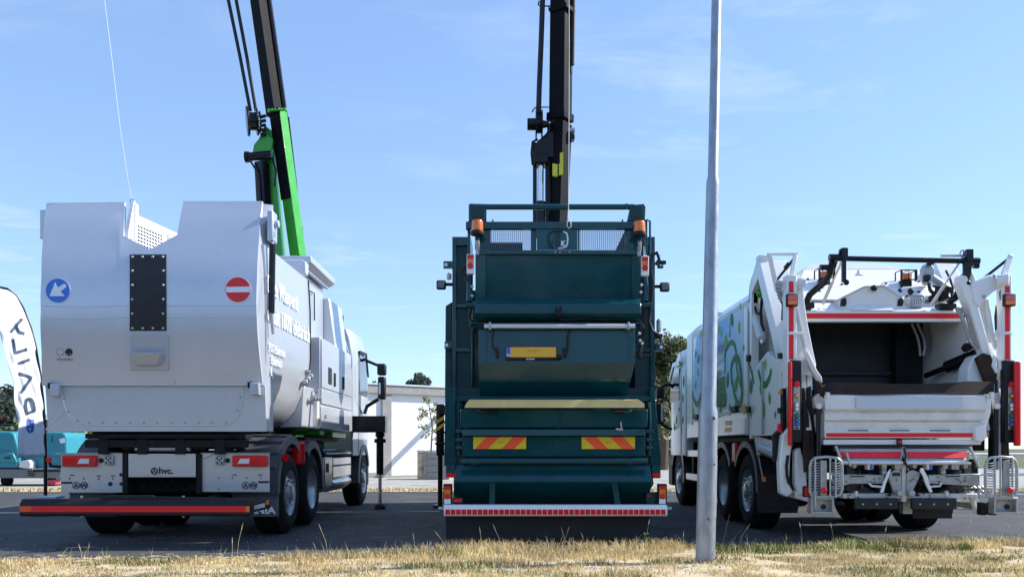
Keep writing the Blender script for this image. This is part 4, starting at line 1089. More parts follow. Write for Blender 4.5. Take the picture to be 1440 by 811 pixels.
# side marker on the left behind the flag
sm_ = MB().cyl(P(69, 646, 10.1), P(69, 646, 10.02), 0.035, n=14).build('marker_lamp', M['redlens'], G)
MB().tube([P(69, 648, 10.12), P(72, 655, 10.12), P(86, 656, 10.12)], 0.02, 8).build('marker_arm', M['plastic'], sm_)

# under-run bar with red reflective stripe
YB = 9.30
ub = MB().prism([(YB, wz(723.5, YB)), (YB, wz(709, YB)), (YB + 0.05, wz(701.5, YB)), (YB + 0.17, wz(701.5, YB)), (YB + 0.17, wz(724.5, YB)), (YB + 0.02, wz(725.5, YB))], 'x', wx(27, YB), wx(351, YB)).build('underrun_bar', M['plastic'], G, bev=0.006)
MB().pbox(44, 711, 345.5, 719.5, YB - 0.004, 0.0035).build('reflective_stripe', M['redtape'], ub)
MB().pbox(27.5, 711.2, 43.8, 719.2, YB - 0.004, 0.0035).build('stripe_end', M['flor'], ub)
MB().pbox(345.7, 711, 350.8, 719.5, YB - 0.004, 0.0035).build('stripe_end', M['amber'], ub)
MB().pslab([(140, 701), (150, 696.5), (212, 696.5), (220, 701)], YB + 0.05, 0.1).build('step_plate', M['plastic'], ub, bev=0.004)
MB().pslab([(212, 701), (218, 698), (318, 700), (325, 703)], YB + 0.06, 0.1).build('step_plate', M['plastic'], ub, bev=0.004)
for px in (115, 258):
    for py in (699.5, 727): MB().cyl(P(px, py, YB + 0.1), P(px, py - 3, YB + 0.1), 0.016, n=6).build('bolt', M['galv'], ub)
for x in (-4.75, -3.5): MB().beam((x, YB + 0.15, 0.44), (x, 10.2, 0.50), 0.07, 0.10).build('bar_arm', M['chassis'], ub)
MB().pbox(50, 697.5, 78, 701, YB + 0.12, 0.2).build('cloth_strip', M['greyblue'], ub, bev=0.004)
YQ = 9.62
en = MB().pslab([(350.5, 710), (376, 704), (379, 704.5), (379, 714), (351, 721)], YQ, 0.05).build('side_lamp_bar', M['plastic'], ub, bev=0.004)
MB().pslab([(354, 711), (372.5, 706.5), (372.5, 712.5), (354, 717)], YQ - 0.006, 0.005).build('lamp_lens', M['lens'], en)
MB().pbox(374, 703, 378, 709, YQ - 0.012, 0.012).build('amber_lamp', M['orange'], en)

# wheels and guards
for x, s, ys in ((-2.86, 1, 0), (-5.36, -1, 0)):
    wheel(G, x, 11.04, s, w=0.40)
    wheel(G, x, 12.26, s, w=0.33, dish=True)
    wheel(G, x - s * 0.36, 12.26, s, w=0.32, dish=True)
    wheel(G, x, 16.5, s, w=0.36)
mg = mudguard(G, -3.42, -2.845, 11.04, 0.665, -92, 36, zc=0.56, ribs=5, lip=0.08, outer=1)
mudguard(G, -5.37, -4.80, 11.04, 0.665, -92, 36, zc=0.56, ribs=5, lip=0.08, outer=-1)
mudguard(G, -3.42, -2.845, 12.26, 0.61, -40, 95, zc=0.56, ribs=4, lip=0.08, outer=1)
mudguard(G, -5.37, -4.80, 12.26, 0.61, -40, 95, zc=0.56, ribs=4, lip=0.08, outer=-1)
for x0, x1 in ((-3.40, -2.84), (-5.38, -4.82)):
    mf = MB().box(x0, x1, 10.375, 10.40, 0.26, 0.56).build('mud_flap', M['guard'], G, bev=0.004)
    if x0 > -4: lettering('SCANIA', M['signwhite'], mf, (x0 + 0.03, 10.371, 0.30), 0.115, width=0.50, bold=0.004)
MB().cyl((-2.84, 10.60, 0.97), (-2.80, 10.58, 0.97), 0.05, n=16).build('marker_lamp', M['redlens'], G)
fe = MB().cyl((-2.92, 11.66, 0.86), (-2.92, 11.66, 1.18), 0.09, n=16).build('red_cover', M['red'], G, bev=0.03)
# battery boxes along the side
bx = MB().prism([(-3.5, 0.42), (-2.90, 0.42), (-2.84, 0.52), (-2.84, 0.96), (-3.5, 0.96)], 'y', 12.95, 13.5).build('side_box', M['chrome'], G, bev=0.02)
MB().box(-2.838, -2.83, 13.05, 13.2, 0.72, 0.86).build('latch', M['chassis'], bx)
bx2 = MB().prism([(-3.5, 0.40), (-2.93, 0.40), (-2.84, 0.50), (-2.83, 0.54), (-2.88, 0.60), (-2.84, 0.62), (-2.84, 0.94), (-3.5, 0.94)], 'y', 13.54, 15.05).build('side_box', M['chrome'], G, bev=0.01)
MB().box(-2.838, -2.832, 13.56, 15.03, 0.80, 0.825).build('trim_line', M['chassis'], bx2)
MB().prism([(-3.5, 0.975), (-2.86, 0.975), (-2.82, 1.0), (-2.86, 1.05), (-3.5, 1.10)], 'y', 12.9, 15.1).build('tread_step', M['chassis'], G, bev=0.01)
mb = MB()
for k in range(16): mb.dome((-2.87, 12.98 + k * 0.06, 1.055), (0.3, 0, 1), 0.022, 0.025, 8)
mb.build('tread_studs', M['galv'], G, kind='stuff')
MB().box(-2.83, -2.822, 13.0, 15.0, 1.0, 1.02).build('step_edge', M['galv'], G)

# cab
CX0, CX1 = -5.34, -2.87
def cab(root, x0, x1, y0, y1, zlo, zhi, m, rake=0.25):
    r = 0.20
    def sect(y, top, ins):
        pts = [(x0 + ins, zlo), (x1 - ins, zlo), (x1 - ins, top - 0.55), (x1 - ins - 0.05, top - r * 1.1), (x1 - ins - r * 0.5, top - r * 0.3), (x1 - ins - r * 1.3, top), (x0 + ins + r * 1.3, top), (x0 + ins + r * 0.5, top - r * 0.3), (x0 + ins + 0.05, top - r * 1.1), (x0 + ins, top - 0.55)]
        return [(x, y, z) for x, z in pts]
    secs = [sect(y0, zhi - 0.03, 0.03), sect(y0 + 0.06, zhi, 0), sect(y1 - rake * 2, zhi, 0), sect(y1 - rake, zhi - 0.12, 0.02), sect(y1, zhi - 0.75, 0.06)]
    vs, fs = [], []
    for s in secs: vs += s
    n = 10
    for i in range(len(secs) - 1):
        for k in range(n): fs.append((i * n + k, i * n + (k + 1) % n, (i + 1) * n + (k + 1) % n, (i + 1) * n + k))
    fs += [tuple(range(n)), tuple(range((len(secs) - 1) * n, len(secs) * n))]
    return MB().add(vs, fs).build('cab', m, root, sharp=50, bev=0.015)
cbm = cab(G, CX0, CX1, 15.45, 17.35, 0.95, 3.32, M['silver2'])
MB().prism([(-5.2, 1.5), (-2.96, 1.5), (-2.95, 2.85), (-3.05, 3.15), (-3.2, 3.24), (-5.0, 3.24), (-5.2, 3.1)], 'y', 15.40, 15.449).build('cab_rear_wall', M['greyblue'], cbm, bev=0.02)  # grey-blue puts the shade of the rear face into the colour
MB().prism([(-3.3, 2.45), (-3.0, 2.45), (-3.0, 2.95), (-3.1, 3.12), (-3.3, 3.12)], 'y', 15.385, 15.399).build('rear_recess', M['silver2'], cbm, bev=0.01)
MB().prism([(16.05, 2.10), (16.05, 2.85), (16.65, 2.85), (16.9, 2.45), (16.92, 2.10)], 'x', -2.872, -2.862).build('side_window', M['glass'], cbm)
MB().box(-2.872, -2.864, 15.95, 15.965, 0.99, 2.9).build('door_gap', M['ink'], cbm)
MB().prism([(16.0, 2.86), (16.7, 2.90), (16.95, 2.5), (17.0, 2.5), (16.75, 2.95), (16.0, 2.92)], 'x', -2.872, -2.845).build('wind_deflector', M['plastic'], cbm)
wl_ = MB().pbox(474.5, 443, 482.5, 451, 15.6, 0.06).build('work_lamp', M['plastic'], cbm, bev=0.01)
MB().pbox(475.6, 444.2, 481.4, 450, 15.594, 0.008).build('lamp_lens', M['wlens'], wl_)
MB().tube([P(478.5, 451, 15.63), P(475, 458, 15.63)], 0.018, 6).build('lamp_bracket', M['plastic'], wl_)
mudguard(G, -3.30, -2.86, 16.5, 0.60, -100, 70, zc=0.54, lip=0.09, outer=1)
mudguard(G, -5.34, -4.90, 16.5, 0.60, -100, 70, zc=0.54, lip=0.09, outer=-1)
MB().box(-5.3, -2.92, 16.95, 17.40, 0.35, 0.95).build('front_bumper', M['plastic'], G, bev=0.03)
YM = 16.2
MB().tube([P(506, 508, 16.4), P(513, 505, YM), P(518, 508, YM), P(530, 513, YM), P(541, 513, YM)], 0.028, 8).build('mirror_arm', M['plastic'], cbm)
MB().tube([P(513, 580, 16.4), P(516, 571, YM), P(532, 561, YM)], 0.035, 8).build('mirror_arm', M['plastic'], cbm)
MB().pbox(530, 511, 542, 527, YM - 0.1, 0.18).build('mirror_housing', M['plastic'], cbm, bev=0.03)
MB().pbox(531, 529, 541.5, 561, YM - 0.1, 0.18).build('mirror_housing', M['plastic'], cbm, bev=0.03)
MB().pbox(532.5, 538, 535.5, 554, YM - 0.104, 0.004).build('mirror_glass', M['mirror'], cbm)

# outrigger behind the cab
YO = 15.2
ob = MB().pbox(492, 584.5, 541.5, 607.5, YO, 0.30).build('outrigger_beam', M['black'], G, bev=0.01)
MB().pbox(538.5, 592, 541.8, 600, YO - 0.006, 0.006).build('beam_sticker', M['chassis'], ob)
cl = P(534.5, 600, YO + 0.15)
og = MB().cyl((cl.x, cl.y, 1.60), (cl.x, cl.y, 0.62), 0.062, n=18).cyl((cl.x, cl.y, 1.26), (cl.x, cl.y, 1.19), 0.105, n=18).cyl((cl.x, cl.y, 1.37), (cl.x, cl.y, 1.3), 0.085, n=18).build('outrigger_leg', M['black'], G, bev=0.005)
MB().cyl((cl.x, cl.y, 0.64), (cl.x, cl.y, 0.09), 0.032, n=14).build('leg_ram', M['ram'], og)
MB().cyl((cl.x, cl.y, 0.09), (cl.x, cl.y, 0.05), 0.06, 0.10, n=18).cyl((cl.x, cl.y, 0.0502), (cl.x, cl.y, 0.001), 0.10, n=18).build('foot_pad', M['chassis'], og)

# crane
YC = 14.9
def C(px, py, dy=0): return P(px, py, YC + dy)
MB().cyl((-4.0, YC, 1.3), (-4.0, YC, 3.4), 0.24, n=20).build('crane_column', M['lgreen'], G)
fb = MB().pslab([(378, 385), (399, 385), (396, 350), (387, 245), (384, 185), (372, 176), (356, 212), (366, 222), (374, 235)], YC + 0.1, 0.30).build('first_boom', M['lgreen'], G, bev=0.02)
MB().pslab([(355, 214), (357, 203), (372, 186), (384, 196), (380, 220), (362, 222)], YC - 0.02, 0.10).build('knuckle_plate', M['lgreen'], fb, bev=0.01)
pv = MB().cyl(C(347, 221, -0.05), C(381, 218, -0.05), 0.075, n=18).cyl(C(345, 221, -0.05), C(350, 221, -0.05), 0.095, n=18).build('pivot_tube', M['black'], G)
cyl_ = MB().beam(C(368, 228, -0.02), C(376, 380, 0.02), 0.19, 0.19, rot=0.5).build('boom_cylinder', M['black'], G, bev=0.02)
MB().tube([C(352, 226, -0.1), C(358, 236, -0.12), C(364, 245, -0.12), C(367, 300, -0.12), C(373, 365, -0.1)], 0.018, 6).tube([C(383, 222), C(388, 240, -0.1), C(386, 262, -0.1)], 0.018, 6).build('hydraulic_hose', M['plastic'], cyl_)
# second boom: box section set cornerwise so that two faces show
ax0, ax1 = C(396, 156, 0.1), C(424, 362, 0.1)
sb = MB()
def diag(mb, c0, c1, l, f, r):                       # section: left corner, near corner, right corner, far corner
    vs = []
    for c in (c0, c1): vs += [c + Vector((-l, 0, 0)), c + Vector((f, -0.16, 0)), c + Vector((r, 0.06, 0)), c + Vector((-l * 0.25, 0.2, 0))]
    return mb.add(vs, [(0, 1, 5, 4), (1, 2, 6, 5), (2, 3, 7, 6), (3, 0, 4, 7), (4, 5, 6, 7), (3, 2, 1, 0)])
diag(sb, ax0, ax1, 0.205, 0.0, 0.08)
sbo = sb.build('second_boom', M['lgreen'], G, bev=0.012)
t0, t1 = 0.0, 0.61
pc = MB(); c0, c1 = ax0, ax0.lerp(ax1, t1)
vs = []
for c in (c0, c1): vs += [c + Vector((-0.222, -0.012, 0)), c + Vector((-0.004, -0.185, 0)), c + Vector((-0.004, -0.168, 0)), c + Vector((-0.215, 0.0, 0))]
pc.add(vs, [(0, 1, 5, 4), (1, 2, 6, 5), (2, 3, 7, 6), (3, 0, 4, 7), (4, 5, 6, 7), (3, 2, 1, 0)]).build('cover_plate', M['boom'], sbo)
MB().tube([C(405, 165, 0.2), C(416, 258, 0.22), C(424, 340, 0.22)], 0.022, 8).tube([C(423, 318, 0.22), C(425, 344, 0.2)], 0.035, 8).build('extension_ram', M['black'], sbo)
MB().cyl(ax1 + Vector((-0.15, 0, -0.03)), ax1 + Vector((0.1, -0.05, -0.03)), 0.04, n=10).build('boom_end', M['chassis'], sbo)
jb = MB(); j0, j1 = C(387, 164, 0.12), C(354, -70, 0.12)
diag(jb, j0, j1, 0.16, 0.03, 0.13)
jbo = jb.build('outer_boom', M['boom'], G, bev=0.012)
MB().tube([C(402, 172, 0.22), C(378, 0, 0.22), C(369, -65, 0.22)], 0.05, 8).build('ram_rod', M['black'], jbo)
mb = MB()
for k in range(6): mb.dome(C(378 + k * 4.6, 157 - k * 0.3, -0.07), (0, 0, 1), 0.035, 0.05, 8)
mb.build('boom_fittings', M['lgreen'], sbo, kind='stuff')
rl = MB().lathe(C(357, 171, -0.1), (1, 0.35, 0.1), [(-0.12, 0.10), (-0.12, 0.245), (-0.10, 0.25), (-0.08, 0.24), (-0.075, 0.15), (0.03, 0.15), (0.035, 0.22), (0.05, 0.235), (0.07, 0.225), (0.075, 0.09)], 28).build('hose_reel', M['black'], G)
mb = MB()
for k in range(12): a = k * 0.5236; mb.dome(C(357, 171, -0.1) + Vector((0.08, 0.03 - 0.17 * math.cos(a) * 0.3, 0.17 * math.sin(a))), (1, 0, 0), 0.022, 0.03, 6)
for k in range(5): mb.cyl(C(366, 165 + k * 6, -0.08), C(374, 163 + k * 6.5, -0.05), 0.03, n=8)
mb.build('reel_fittings', M['chassis'], rl, kind='stuff')
for (a, b) in ((321, 352), (332, 360)):
    MB().tube([C(a - 14, -80, -0.05), C(a, 0, -0.05), C((a + b) / 2 + 1, 80, -0.06), C(b, 156, -0.1)], 0.030, 8).build('crane_hose', M['plastic'], G)
# white line from the lifting eye to the crane tip above
cd = MB().tube([S(181, 277, -0.1), S(181, 277, -0.1) + Vector((-0.05, 0, 0.2)), P(169, 180, 10.2), P(157, 80, 10.7), P(147, 0, 11.1), P(137, -90, 11.5)], 0.0032, 5)
tag(cd.build('rope', M['rope']), 'thin white line rising from the notch of the grey truck out of the picture', 'rope')

# ================================================================ dark green truck in the middle
E = thing('refuse_truck', 'dark green rear loading refuse truck with black crane and red white bumper', 'truck', (0.5, 12.5, 0))
g, g2 = M['green'], M['green2']
# container and cab behind the tailgate
MB().box(-0.72, 1.70, 11.1, 15.0, 1.15, 3.15).build('container', g, E, bev=0.03)
MB().box(-0.70, 1.68, 15.4, 17.4, 0.55, 3.05).build('cab', g, E, bev=0.12, seg=3)
chg = MB()
for x in (0.1, 0.9): chg.box(x - 0.04, x + 0.04, 10.4, 17.2, 0.78, 1.06)
chg.cyl((-0.5, 11.2, 0.52), (1.5, 11.2, 0.52), 0.1).cyl((-0.5, 12.5, 0.52), (1.5, 12.5, 0.52), 0.1)
chg.build('chassis_frame', M['chassis'], E, bev=0.01)
for x, s in ((1.72, 1), (-0.74, -1)):
    for y, w_ in ((11.2, 0.36), (12.5, 0.34), (16.5, 0.36)): wheel(E, x, y, s, w=w_)

# tailgate side frames: outer post, ribs, recessed panels
for sgn in (-1, 1):
    def X(px, Y): return wx(px, Y)
    Yb = 10.45
    if sgn < 0: po, pi, pr = 636, 662, 641.5
    else: po, pi, pr = 921, 893, 914.5
    a, b = (po, pi) if sgn < 0 else (pi, po)
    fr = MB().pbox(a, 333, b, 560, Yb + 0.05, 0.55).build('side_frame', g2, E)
    p0, p1 = (po, pr) if sgn < 0 else (pr, po)
    MB().pbox(p0, 333, p1, 600, Yb, 0.6).build('post', g, fr, bev=0.006)
    for (y0, y1) in ((333, 345), (427, 432), (489, 494)):
        q0, q1 = (pr + 0.1, pi) if sgn < 0 else (pi, pr - 0.1)
        MB().pbox(q0, y0, q1, y1, Yb + 0.005, 0.06).build('rib', g, fr, bev=0.004)
    # lower cheek that widens to the lamps
    if sgn < 0: poly = [(624.5, 655), (626, 545), (640, 545), (641, 655)]
    else: poly = [(915, 655), (915, 545), (920, 545), (929.5, 640), (929.5, 655)]
    MB().pslab(poly, 10.0, 0.55).build('lower_cheek', g, fr, bev=0.006)
    if sgn < 0: MB().pslab([(625.5, 560), (626.5, 430), (636, 424), (636, 560)], 10.55, 0.6).build('side_locker', g2, fr, bev=0.01)

# upper hopper
Yu = 9.98
up = MB()
def YZ(y, py, Yref=None): return (y, wz(py, Yref or y))
MB().prism([YZ(9.98, 357), YZ(10.02, 421), (10.5, wz(421, 10.02)), (10.5, wz(357, 9.98))], 'x', wx(683, 10.0), wx(889, 10.0)).build('upper_panel', g, E)
for a, b in ((668.5, 683), (889, 899)): MB().prism([YZ(9.95, 357), YZ(9.98, 421), (10.5, wz(421, 9.98)), (10.5, wz(357, 9.95))], 'x', wx(a, 9.98), wx(b, 9.98) - 0.002).build('upper_cheek', g, E, bev=0.006)
# shallow stiffening creases pressed in the panel
for (a, b, c_, d_) in ((700, 405, 745, 362), (840, 380, 880, 410)):
    pass
MB().prism([YZ(9.86, 427), YZ(9.84, 440), (9.90, wz(446, 9.86)), (10.45, wz(446, 9.86)), (10.45, wz(419.5, 10.0)), (9.95, wz(419.5, 9.95))], 'x', wx(668, 9.86), wx(901.5, 9.86)).build('ledge_beam', g, E, bev=0.008, sharp=15)
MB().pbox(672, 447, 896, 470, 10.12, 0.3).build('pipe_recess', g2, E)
for py, r_, yy, a, b in ((449, 0.010, 9.98, 662, 902), (454, 0.010, 9.95, 660, 905), (458.5, 0.008, 9.98, 664, 896)):
    MB().tube([P(a, py + 6, yy), P(a + 1, py + 2, yy), P(a + 4, py, yy)] + [P(a + 4 + (b - a - 8) * k / 8, py + 0.5 * math.sin(k), yy) for k in range(1, 8)] + [P(b - 4, py, yy), P(b - 1, py + 2, yy), P(b, py + 7, yy)], r_, 7).build('hydraulic_pipe', g, E)
MB().tube([P(785, 446, 9.9), P(790, 450, 9.88), P(820, 448, 9.93), P(850, 449, 9.93), P(893, 446, 9.95)], 0.013, 7).build('cable', M['plastic'], E)
MB().dome(P(785, 440, 9.84), (0, -1, -0.3), 0.045, 0.07, 14).box(wx(781, 9.8), wx(784, 9.8), 9.80, 9.84, wz(438, 9.8), wz(430, 9.8)).box(wx(787, 9.8), wx(790, 9.8), 9.80, 9.84, wz(438, 9.8), wz(430, 9.8)).build('rear_camera', M['plastic'], E, bev=0.004)
# lower hopper and its tapering belly
Yh = 9.87
HP = [YZ(Yh + 0.02, 463), YZ(Yh, 510), (9.98, wz(535, Yh)), (10.16, wz(559, 9.98)), (10.6, wz(559, 9.98)), (10.6, wz(463, Yh))]
hv = []
for px_t, px_b in ((673, 674), (893.5, 884)):
    for i, (y, z) in enumerate(HP):
        px = px_t if i in (0, 1, 5) else (px_t * 0.5 + px_b * 0.5 if i == 2 else px_b)
        hv.append((wx(px, Yh), y, z))
MB().add(hv, [tuple(range(6)), tuple(range(11, 5, -1))] + [(i, (i + 1) % 6, 6 + (i + 1) % 6, 6 + i) for i in range(6)]).build('lower_hopper', g, E, bev=0.006, sharp=12)
for px in (684, 885): MB().tube([P(px, 466, Yh + 0.012), P(px, 509, Yh - 0.002)], 0.006, 5).build('weld_seam', g, E)
rb = MB().cyl(P(681, 458.5, 9.80), P(893, 458.5, 9.80), 0.026, n=18).build('grab_bar', M['alu'], E)
for px in (689, 884): MB().pbox(px - 1.6, 452.5, px + 1.6, 463, 9.77, 0.12).build('clamp', M['galv'], rb, bev=0.004)
# number plate, its lamps and cables
pf = MB().pbox(710.5, 487, 783, 506, Yh - 0.025, 0.022).build('number_plate_holder', M['plastic'], E, bev=0.004)
pt = MB().pbox(711.5, 487.8, 782, 502, Yh - 0.030, 0.0045).build('number_plate', M['plate'], pf, bev=0.002)
MB().pbox(711.7, 488, 717.6, 501.8, Yh - 0.0325, 0.002).build('blue_band', M['eublue'], pt)
lettering('NL', M['signwhite'], pt, P(712.4, 500.3, Yh - 0.0335), 0.034, bold=0.001)
M['platei'] = mat('faded_plate_print', (0.62, 0.36, 0.05), 0.5)
for k, w_ in enumerate((9, 7, 6, 8)): MB().pslab([(742 + k * 4.6, 491), (745.2 + k * 4.6, 491), (745.0 + k * 4.6, 494.5), (742.3 + k * 4.6, 494.8)], Yh - 0.0318, 0.0014).build('faded_mark', M['platei'], pt)
lettering('SCANIA', M['signwhite'], pf, P(740, 505.4, Yh - 0.0265), 0.022, width=0.10, bold=0.001)
for px in (698.5, 794): MB().pslab([(px - 3, 489), (px + 1, 488), (px + 4, 494), (px + 3, 502), (px - 1, 502.5)], Yh - 0.05, 0.048).build('plate_lamp', M['plastic'], E, bev=0.008)
MB().tube([P(694, 463, Yh - 0.01), P(692.5, 475, Yh - 0.02), P(693, 487, Yh - 0.02), P(697, 492, Yh - 0.03)], 0.010, 7).build('cable', M['plastic'], E)
MB().tube([P(802, 463, Yh - 0.01), P(799, 472, Yh - 0.025), P(799, 485, Yh - 0.025), P(797, 497, Yh - 0.03)], 0.015, 7).build('cable', M['plastic'], E)
MB().dome(P(786, 502.5, Yh - 0.002), (0, -1, 0), 0.035, 0.06, 12).build('plate_camera', M['plastic'], E)

# mesh guard on top
Yt = 9.98
MB().pbox(655, 311.5, 892, 321.5, Yt - 0.03, 0.09).build('top_beam', g, E, bev=0.006)
MB().pbox(669, 351.5, 898, 357.5, Yt - 0.05, 0.10).build('lower_rail', g, E, bev=0.006)
for a, b in ((668, 690), (746.5, 754.5), (812.5, 815), (880, 898)):
    MB().pbox(a, 322, b, 351, Yt + 0.02, 0.03).build('guard_post', g, E, bev=0.004)
for px in (692, 874.5): MB().pbox(px, 308.5, px + 2, 323, Yt - 0.04, 0.02).build('lug', g, E)
ce = MB().pbox(755, 322, 812, 351, Yt - 0.01, 0.02).build('centre_plate', M['greenp'], E)
sh = [(772.5, 328), (777, 325.8), (785, 325), (792, 325.6), (797, 328), (798.3, 334), (798, 342), (796.5, 346.5), (791, 349), (785, 349.6), (778, 348.8), (773.2, 346.3), (771.3, 341), (771, 334)]
def shield(i0, i1, m):
    mb = MB(); pts = [P(*sh[i % len(sh)], Yt - 0.014) for i in range(i0, i1 + 1)]
    mb.tube(pts, 0.010, 6); return mb.build('shield_emblem', m, ce)
shield(3, 9, M['signwhite']); shield(10, 17, M['ink'])
lettering('V', M['ink'], ce, P(772.8, 345.8, Yt - 0.013), 0.085, width=0.055, bold=0.004)
lettering('D', M['ink'], ce, P(780.8, 345.8, Yt - 0.013), 0.085, width=0.055, bold=0.004)
lettering('K', M['signwhite'], ce, P(788.8, 345.8, Yt - 0.013), 0.085, width=0.058, bold=0.004)
mb = MB()
for k, (a, b, c_) in enumerate(((781, 787.5, 327.5), (780.5, 786, 329.8), (781, 787.5, 332), (780.8, 787, 334.3), (781.2, 787.3, 337))): mb.pbox(a, c_, b, c_ + 1.2, Yt - 0.013, 0.003)
mb.pbox(786.5, 327.5, 787.7, 335, Yt - 0.0125, 0.002)
mb.build('emblem_lines', M['ink'], ce, kind='stuff')
for px in (781, 787.5, 801): MB().dome(P(px, 354.5, Yt - 0.05), (0, -1, 0), 0.011, 0.01, 8).build('bolt', M['galv'], E)
M['wire'] = mat('mesh_wire', (0.16, 0.18, 0.22), 0.5, 0.3)
for a, b in ((690, 746.5), (815, 880)):
    mb = MB(); Yw = Yt + 0.03
    x = a + 1.2
    while x < b: mb.box(wx(x, Yw) - 0.0028, wx(x, Yw) + 0.0028, Yw, Yw + 0.005, wz(351, Yw), wz(322, Yw)); x += 2.7
    y = 323.4
    while y < 351: mb.box(wx(a, Yw), wx(b, Yw), Yw + 0.005, Yw + 0.010, wz(y, Yw) - 0.0028, wz(y, Yw) + 0.0028); y += 2.7
    mb.build('wire_mesh', M['wire'], E, kind='stuff')
MB().pbox(690, 341, 735, 353, Yt + 0.5, 0.1).build('valve_block', M['black'], E)
MB().pslab([(866, 351), (880, 322), (890, 322), (890, 351)], Yt + 0.35, 0.1).build('corner_plate', g2, E)
# upper bar between two brackets
MB().cyl(P(676, 291, 10.02), P(892, 291, 10.02), 0.033, n=18).build('top_bar', g, E)
for sgn, pts in ((-1, [(659, 288), (660.5, 286.2), (684, 286.5), (684, 311), (659, 311)]), (1, [(882, 311), (887, 288), (906, 286.5), (908, 290), (907, 313), (900, 313)])):
    br = MB().pslab(pts, 10.0, 0.10).build('bar_bracket', g, E, bev=0.008)
    cx_ = 671 if sgn < 0 else 895
    MB().pbox(cx_ - 9, 291, cx_ + 9, 305, 9.994, 0.005).build('bracket_plate', g2, br, bev=0.003)
    MB().pbox(cx_ - 7, 303, cx_ + 7, 310, 9.99, 0.12).build('bracket_recess', M['ink'], br)
    MB().pbox(662.5 if sgn < 0 else 880, 286, 664.5 if sgn < 0 else 882.5, 294, 9.985, 0.01).build('rib', g, br)
for a, b in ((657.5, 661.5), (908, 910.5)): MB().pbox(a, 311, b, 357, 10.05, 0.05).build('upright', g, E, bev=0.004)
MB().tube([P(905, 312, 10.0), P(910, 309.5, 10.0), P(914, 311, 10.0), P(914, 360, 10.0), P(916, 420, 10.02)], 0.013, 7).build('guard_rod', g, E)
# beacons
for px, py in ((671.2, 327), (899.2, 328.5)):
    o = P(px, py, 9.86)
    bs = MB().lathe(o, (0, 0, 1), [(-0.045, 0.012), (-0.03, 0.075), (-0.012, 0.082), (0.012, 0.078), (0.02, 0.066)], 24).cyl(o + Vector((0, 0, -0.04)), o + Vector((0, 0, -0.09)), 0.025, n=10).build('beacon_base', M['plastic'], E)
    MB().lathe(o, (0, 0, 1), [(0.0205, 0.066), (0.05, 0.069), (0.054, 0.066), (0.085, 0.067), (0.088, 0.064), (0.125, 0.064), (0.138, 0.058), (0.142, 0.0)], 24).build('beacon_lens', M['orange'], bs, sharp=30)
    MB().tube([o + Vector((0, 0, -0.08)), o + Vector((0.01, 0.03, -0.16)), o + Vector((0, 0.06, -0.22))], 0.022, 8).box(o.x - 0.02, o.x + 0.02, o.y + 0.02, o.y + 0.14, o.z - 0.25, o.z - 0.2).build('beacon_stem', M['galv'], bs, bev=0.003)
# upright marker lamps
def rear_lamp(px0, py0, px1, py1, Y, name='lamp_cluster', bottom=True):
    h = py1 - py0
    o = MB().pbox(px0, py0, px1, py1, Y, 0.06).build(name, M['white'], E, bev=0.006)
    MB().pbox(px0 + 0.8, py0 + 1, px1 - 0.8, py0 + h * 0.24, Y - 0.006, 0.005).build('red_lens', M['redlens'], o)
    MB().pbox(px0 + 0.8, py0 + h * 0.25, px1 - 0.8, py0 + h * 0.47, Y - 0.006, 0.005).build('orange_lens', M['orange'], o)
    MB().pbox(px0 + 0.8, py0 + h * 0.475, px1 - 0.8, py0 + h * 0.76, Y - 0.005, 0.004).build('orange_lens' if bottom else 'pale_lens', M['orange'] if bottom else M['lens'], o)
    MB().disc(P((px0 + px1) / 2, py0 + h * 0.60, Y - 0.012), (0, 1, 0), (px1 - px0) * 0.40 * Y / F, 0.006, 20).build('round_red_lens', M['redlens'], o)
    return o
rear_lamp(656.3, 357, 666.8, 384.5, 9.88, bottom=False)
rear_lamp(902, 360, 912.5, 387.5, 9.88, bottom=False)
# lift cylinders at the sides of the hopper
for px, dx in ((660.5, -1), (907, 3)):
    cy = MB().cyl(P(px - dx * 0.3, 382, 10.08), P(px + dx * 0.4, 424, 10.0), 0.038, n=16).build('lift_cylinder', g, E)
    MB().cyl(P(px, 346, 10.1), P(px, 384, 10.09), 0.020, n=12).build('rod', M['ram'], cy)
    MB().cyl(P(px - 5, 428.5, 10.0), P(px + 8, 428.5, 10.0), 0.035, n=14).build('pivot', g, cy)
# hoses down both flanks
for pts, r_ in (([(663, 430), (660, 445), (664, 460), (665, 480)], .02), ([(667, 428), (667, 450), (662, 452), (666, 470), (664, 482)], .014), ([(654, 376), (648, 383), (655, 388), (656, 395)], .016),
                ([(902, 445), (899, 462), (903, 480), (898, 500)], .022), ([(905, 440), (906, 470), (901, 492), (900, 505), (893, 500)], .018), ([(915, 436), (913, 452), (918, 465), (926, 470)], .016), ([(907, 428), (905, 452), (908, 470)], .016), ([(925, 355), (918, 358), (914, 372), (918, 400), (914, 440)], .020), ([(922, 372), (927, 365), (925, 358)], .02), ([(897, 503), (905, 501), (916, 500)], .014)):
    MB().tube([P(a, b, 10.0) for a, b in pts], r_, 7).build('hydraulic_hose', M['plastic'], E)
mb = MB()
for (a, b) in ((664, 402), (664, 415), (900, 478), (903, 482), (899, 468), (902, 400), (901, 410)): mb.cyl(P(a - 1.5, b, 9.96), P(a + 1.5, b + 2, 9.96), 0.018, n=8)
mb.build('hose_fittings', M['galv'], E, kind='stuff')
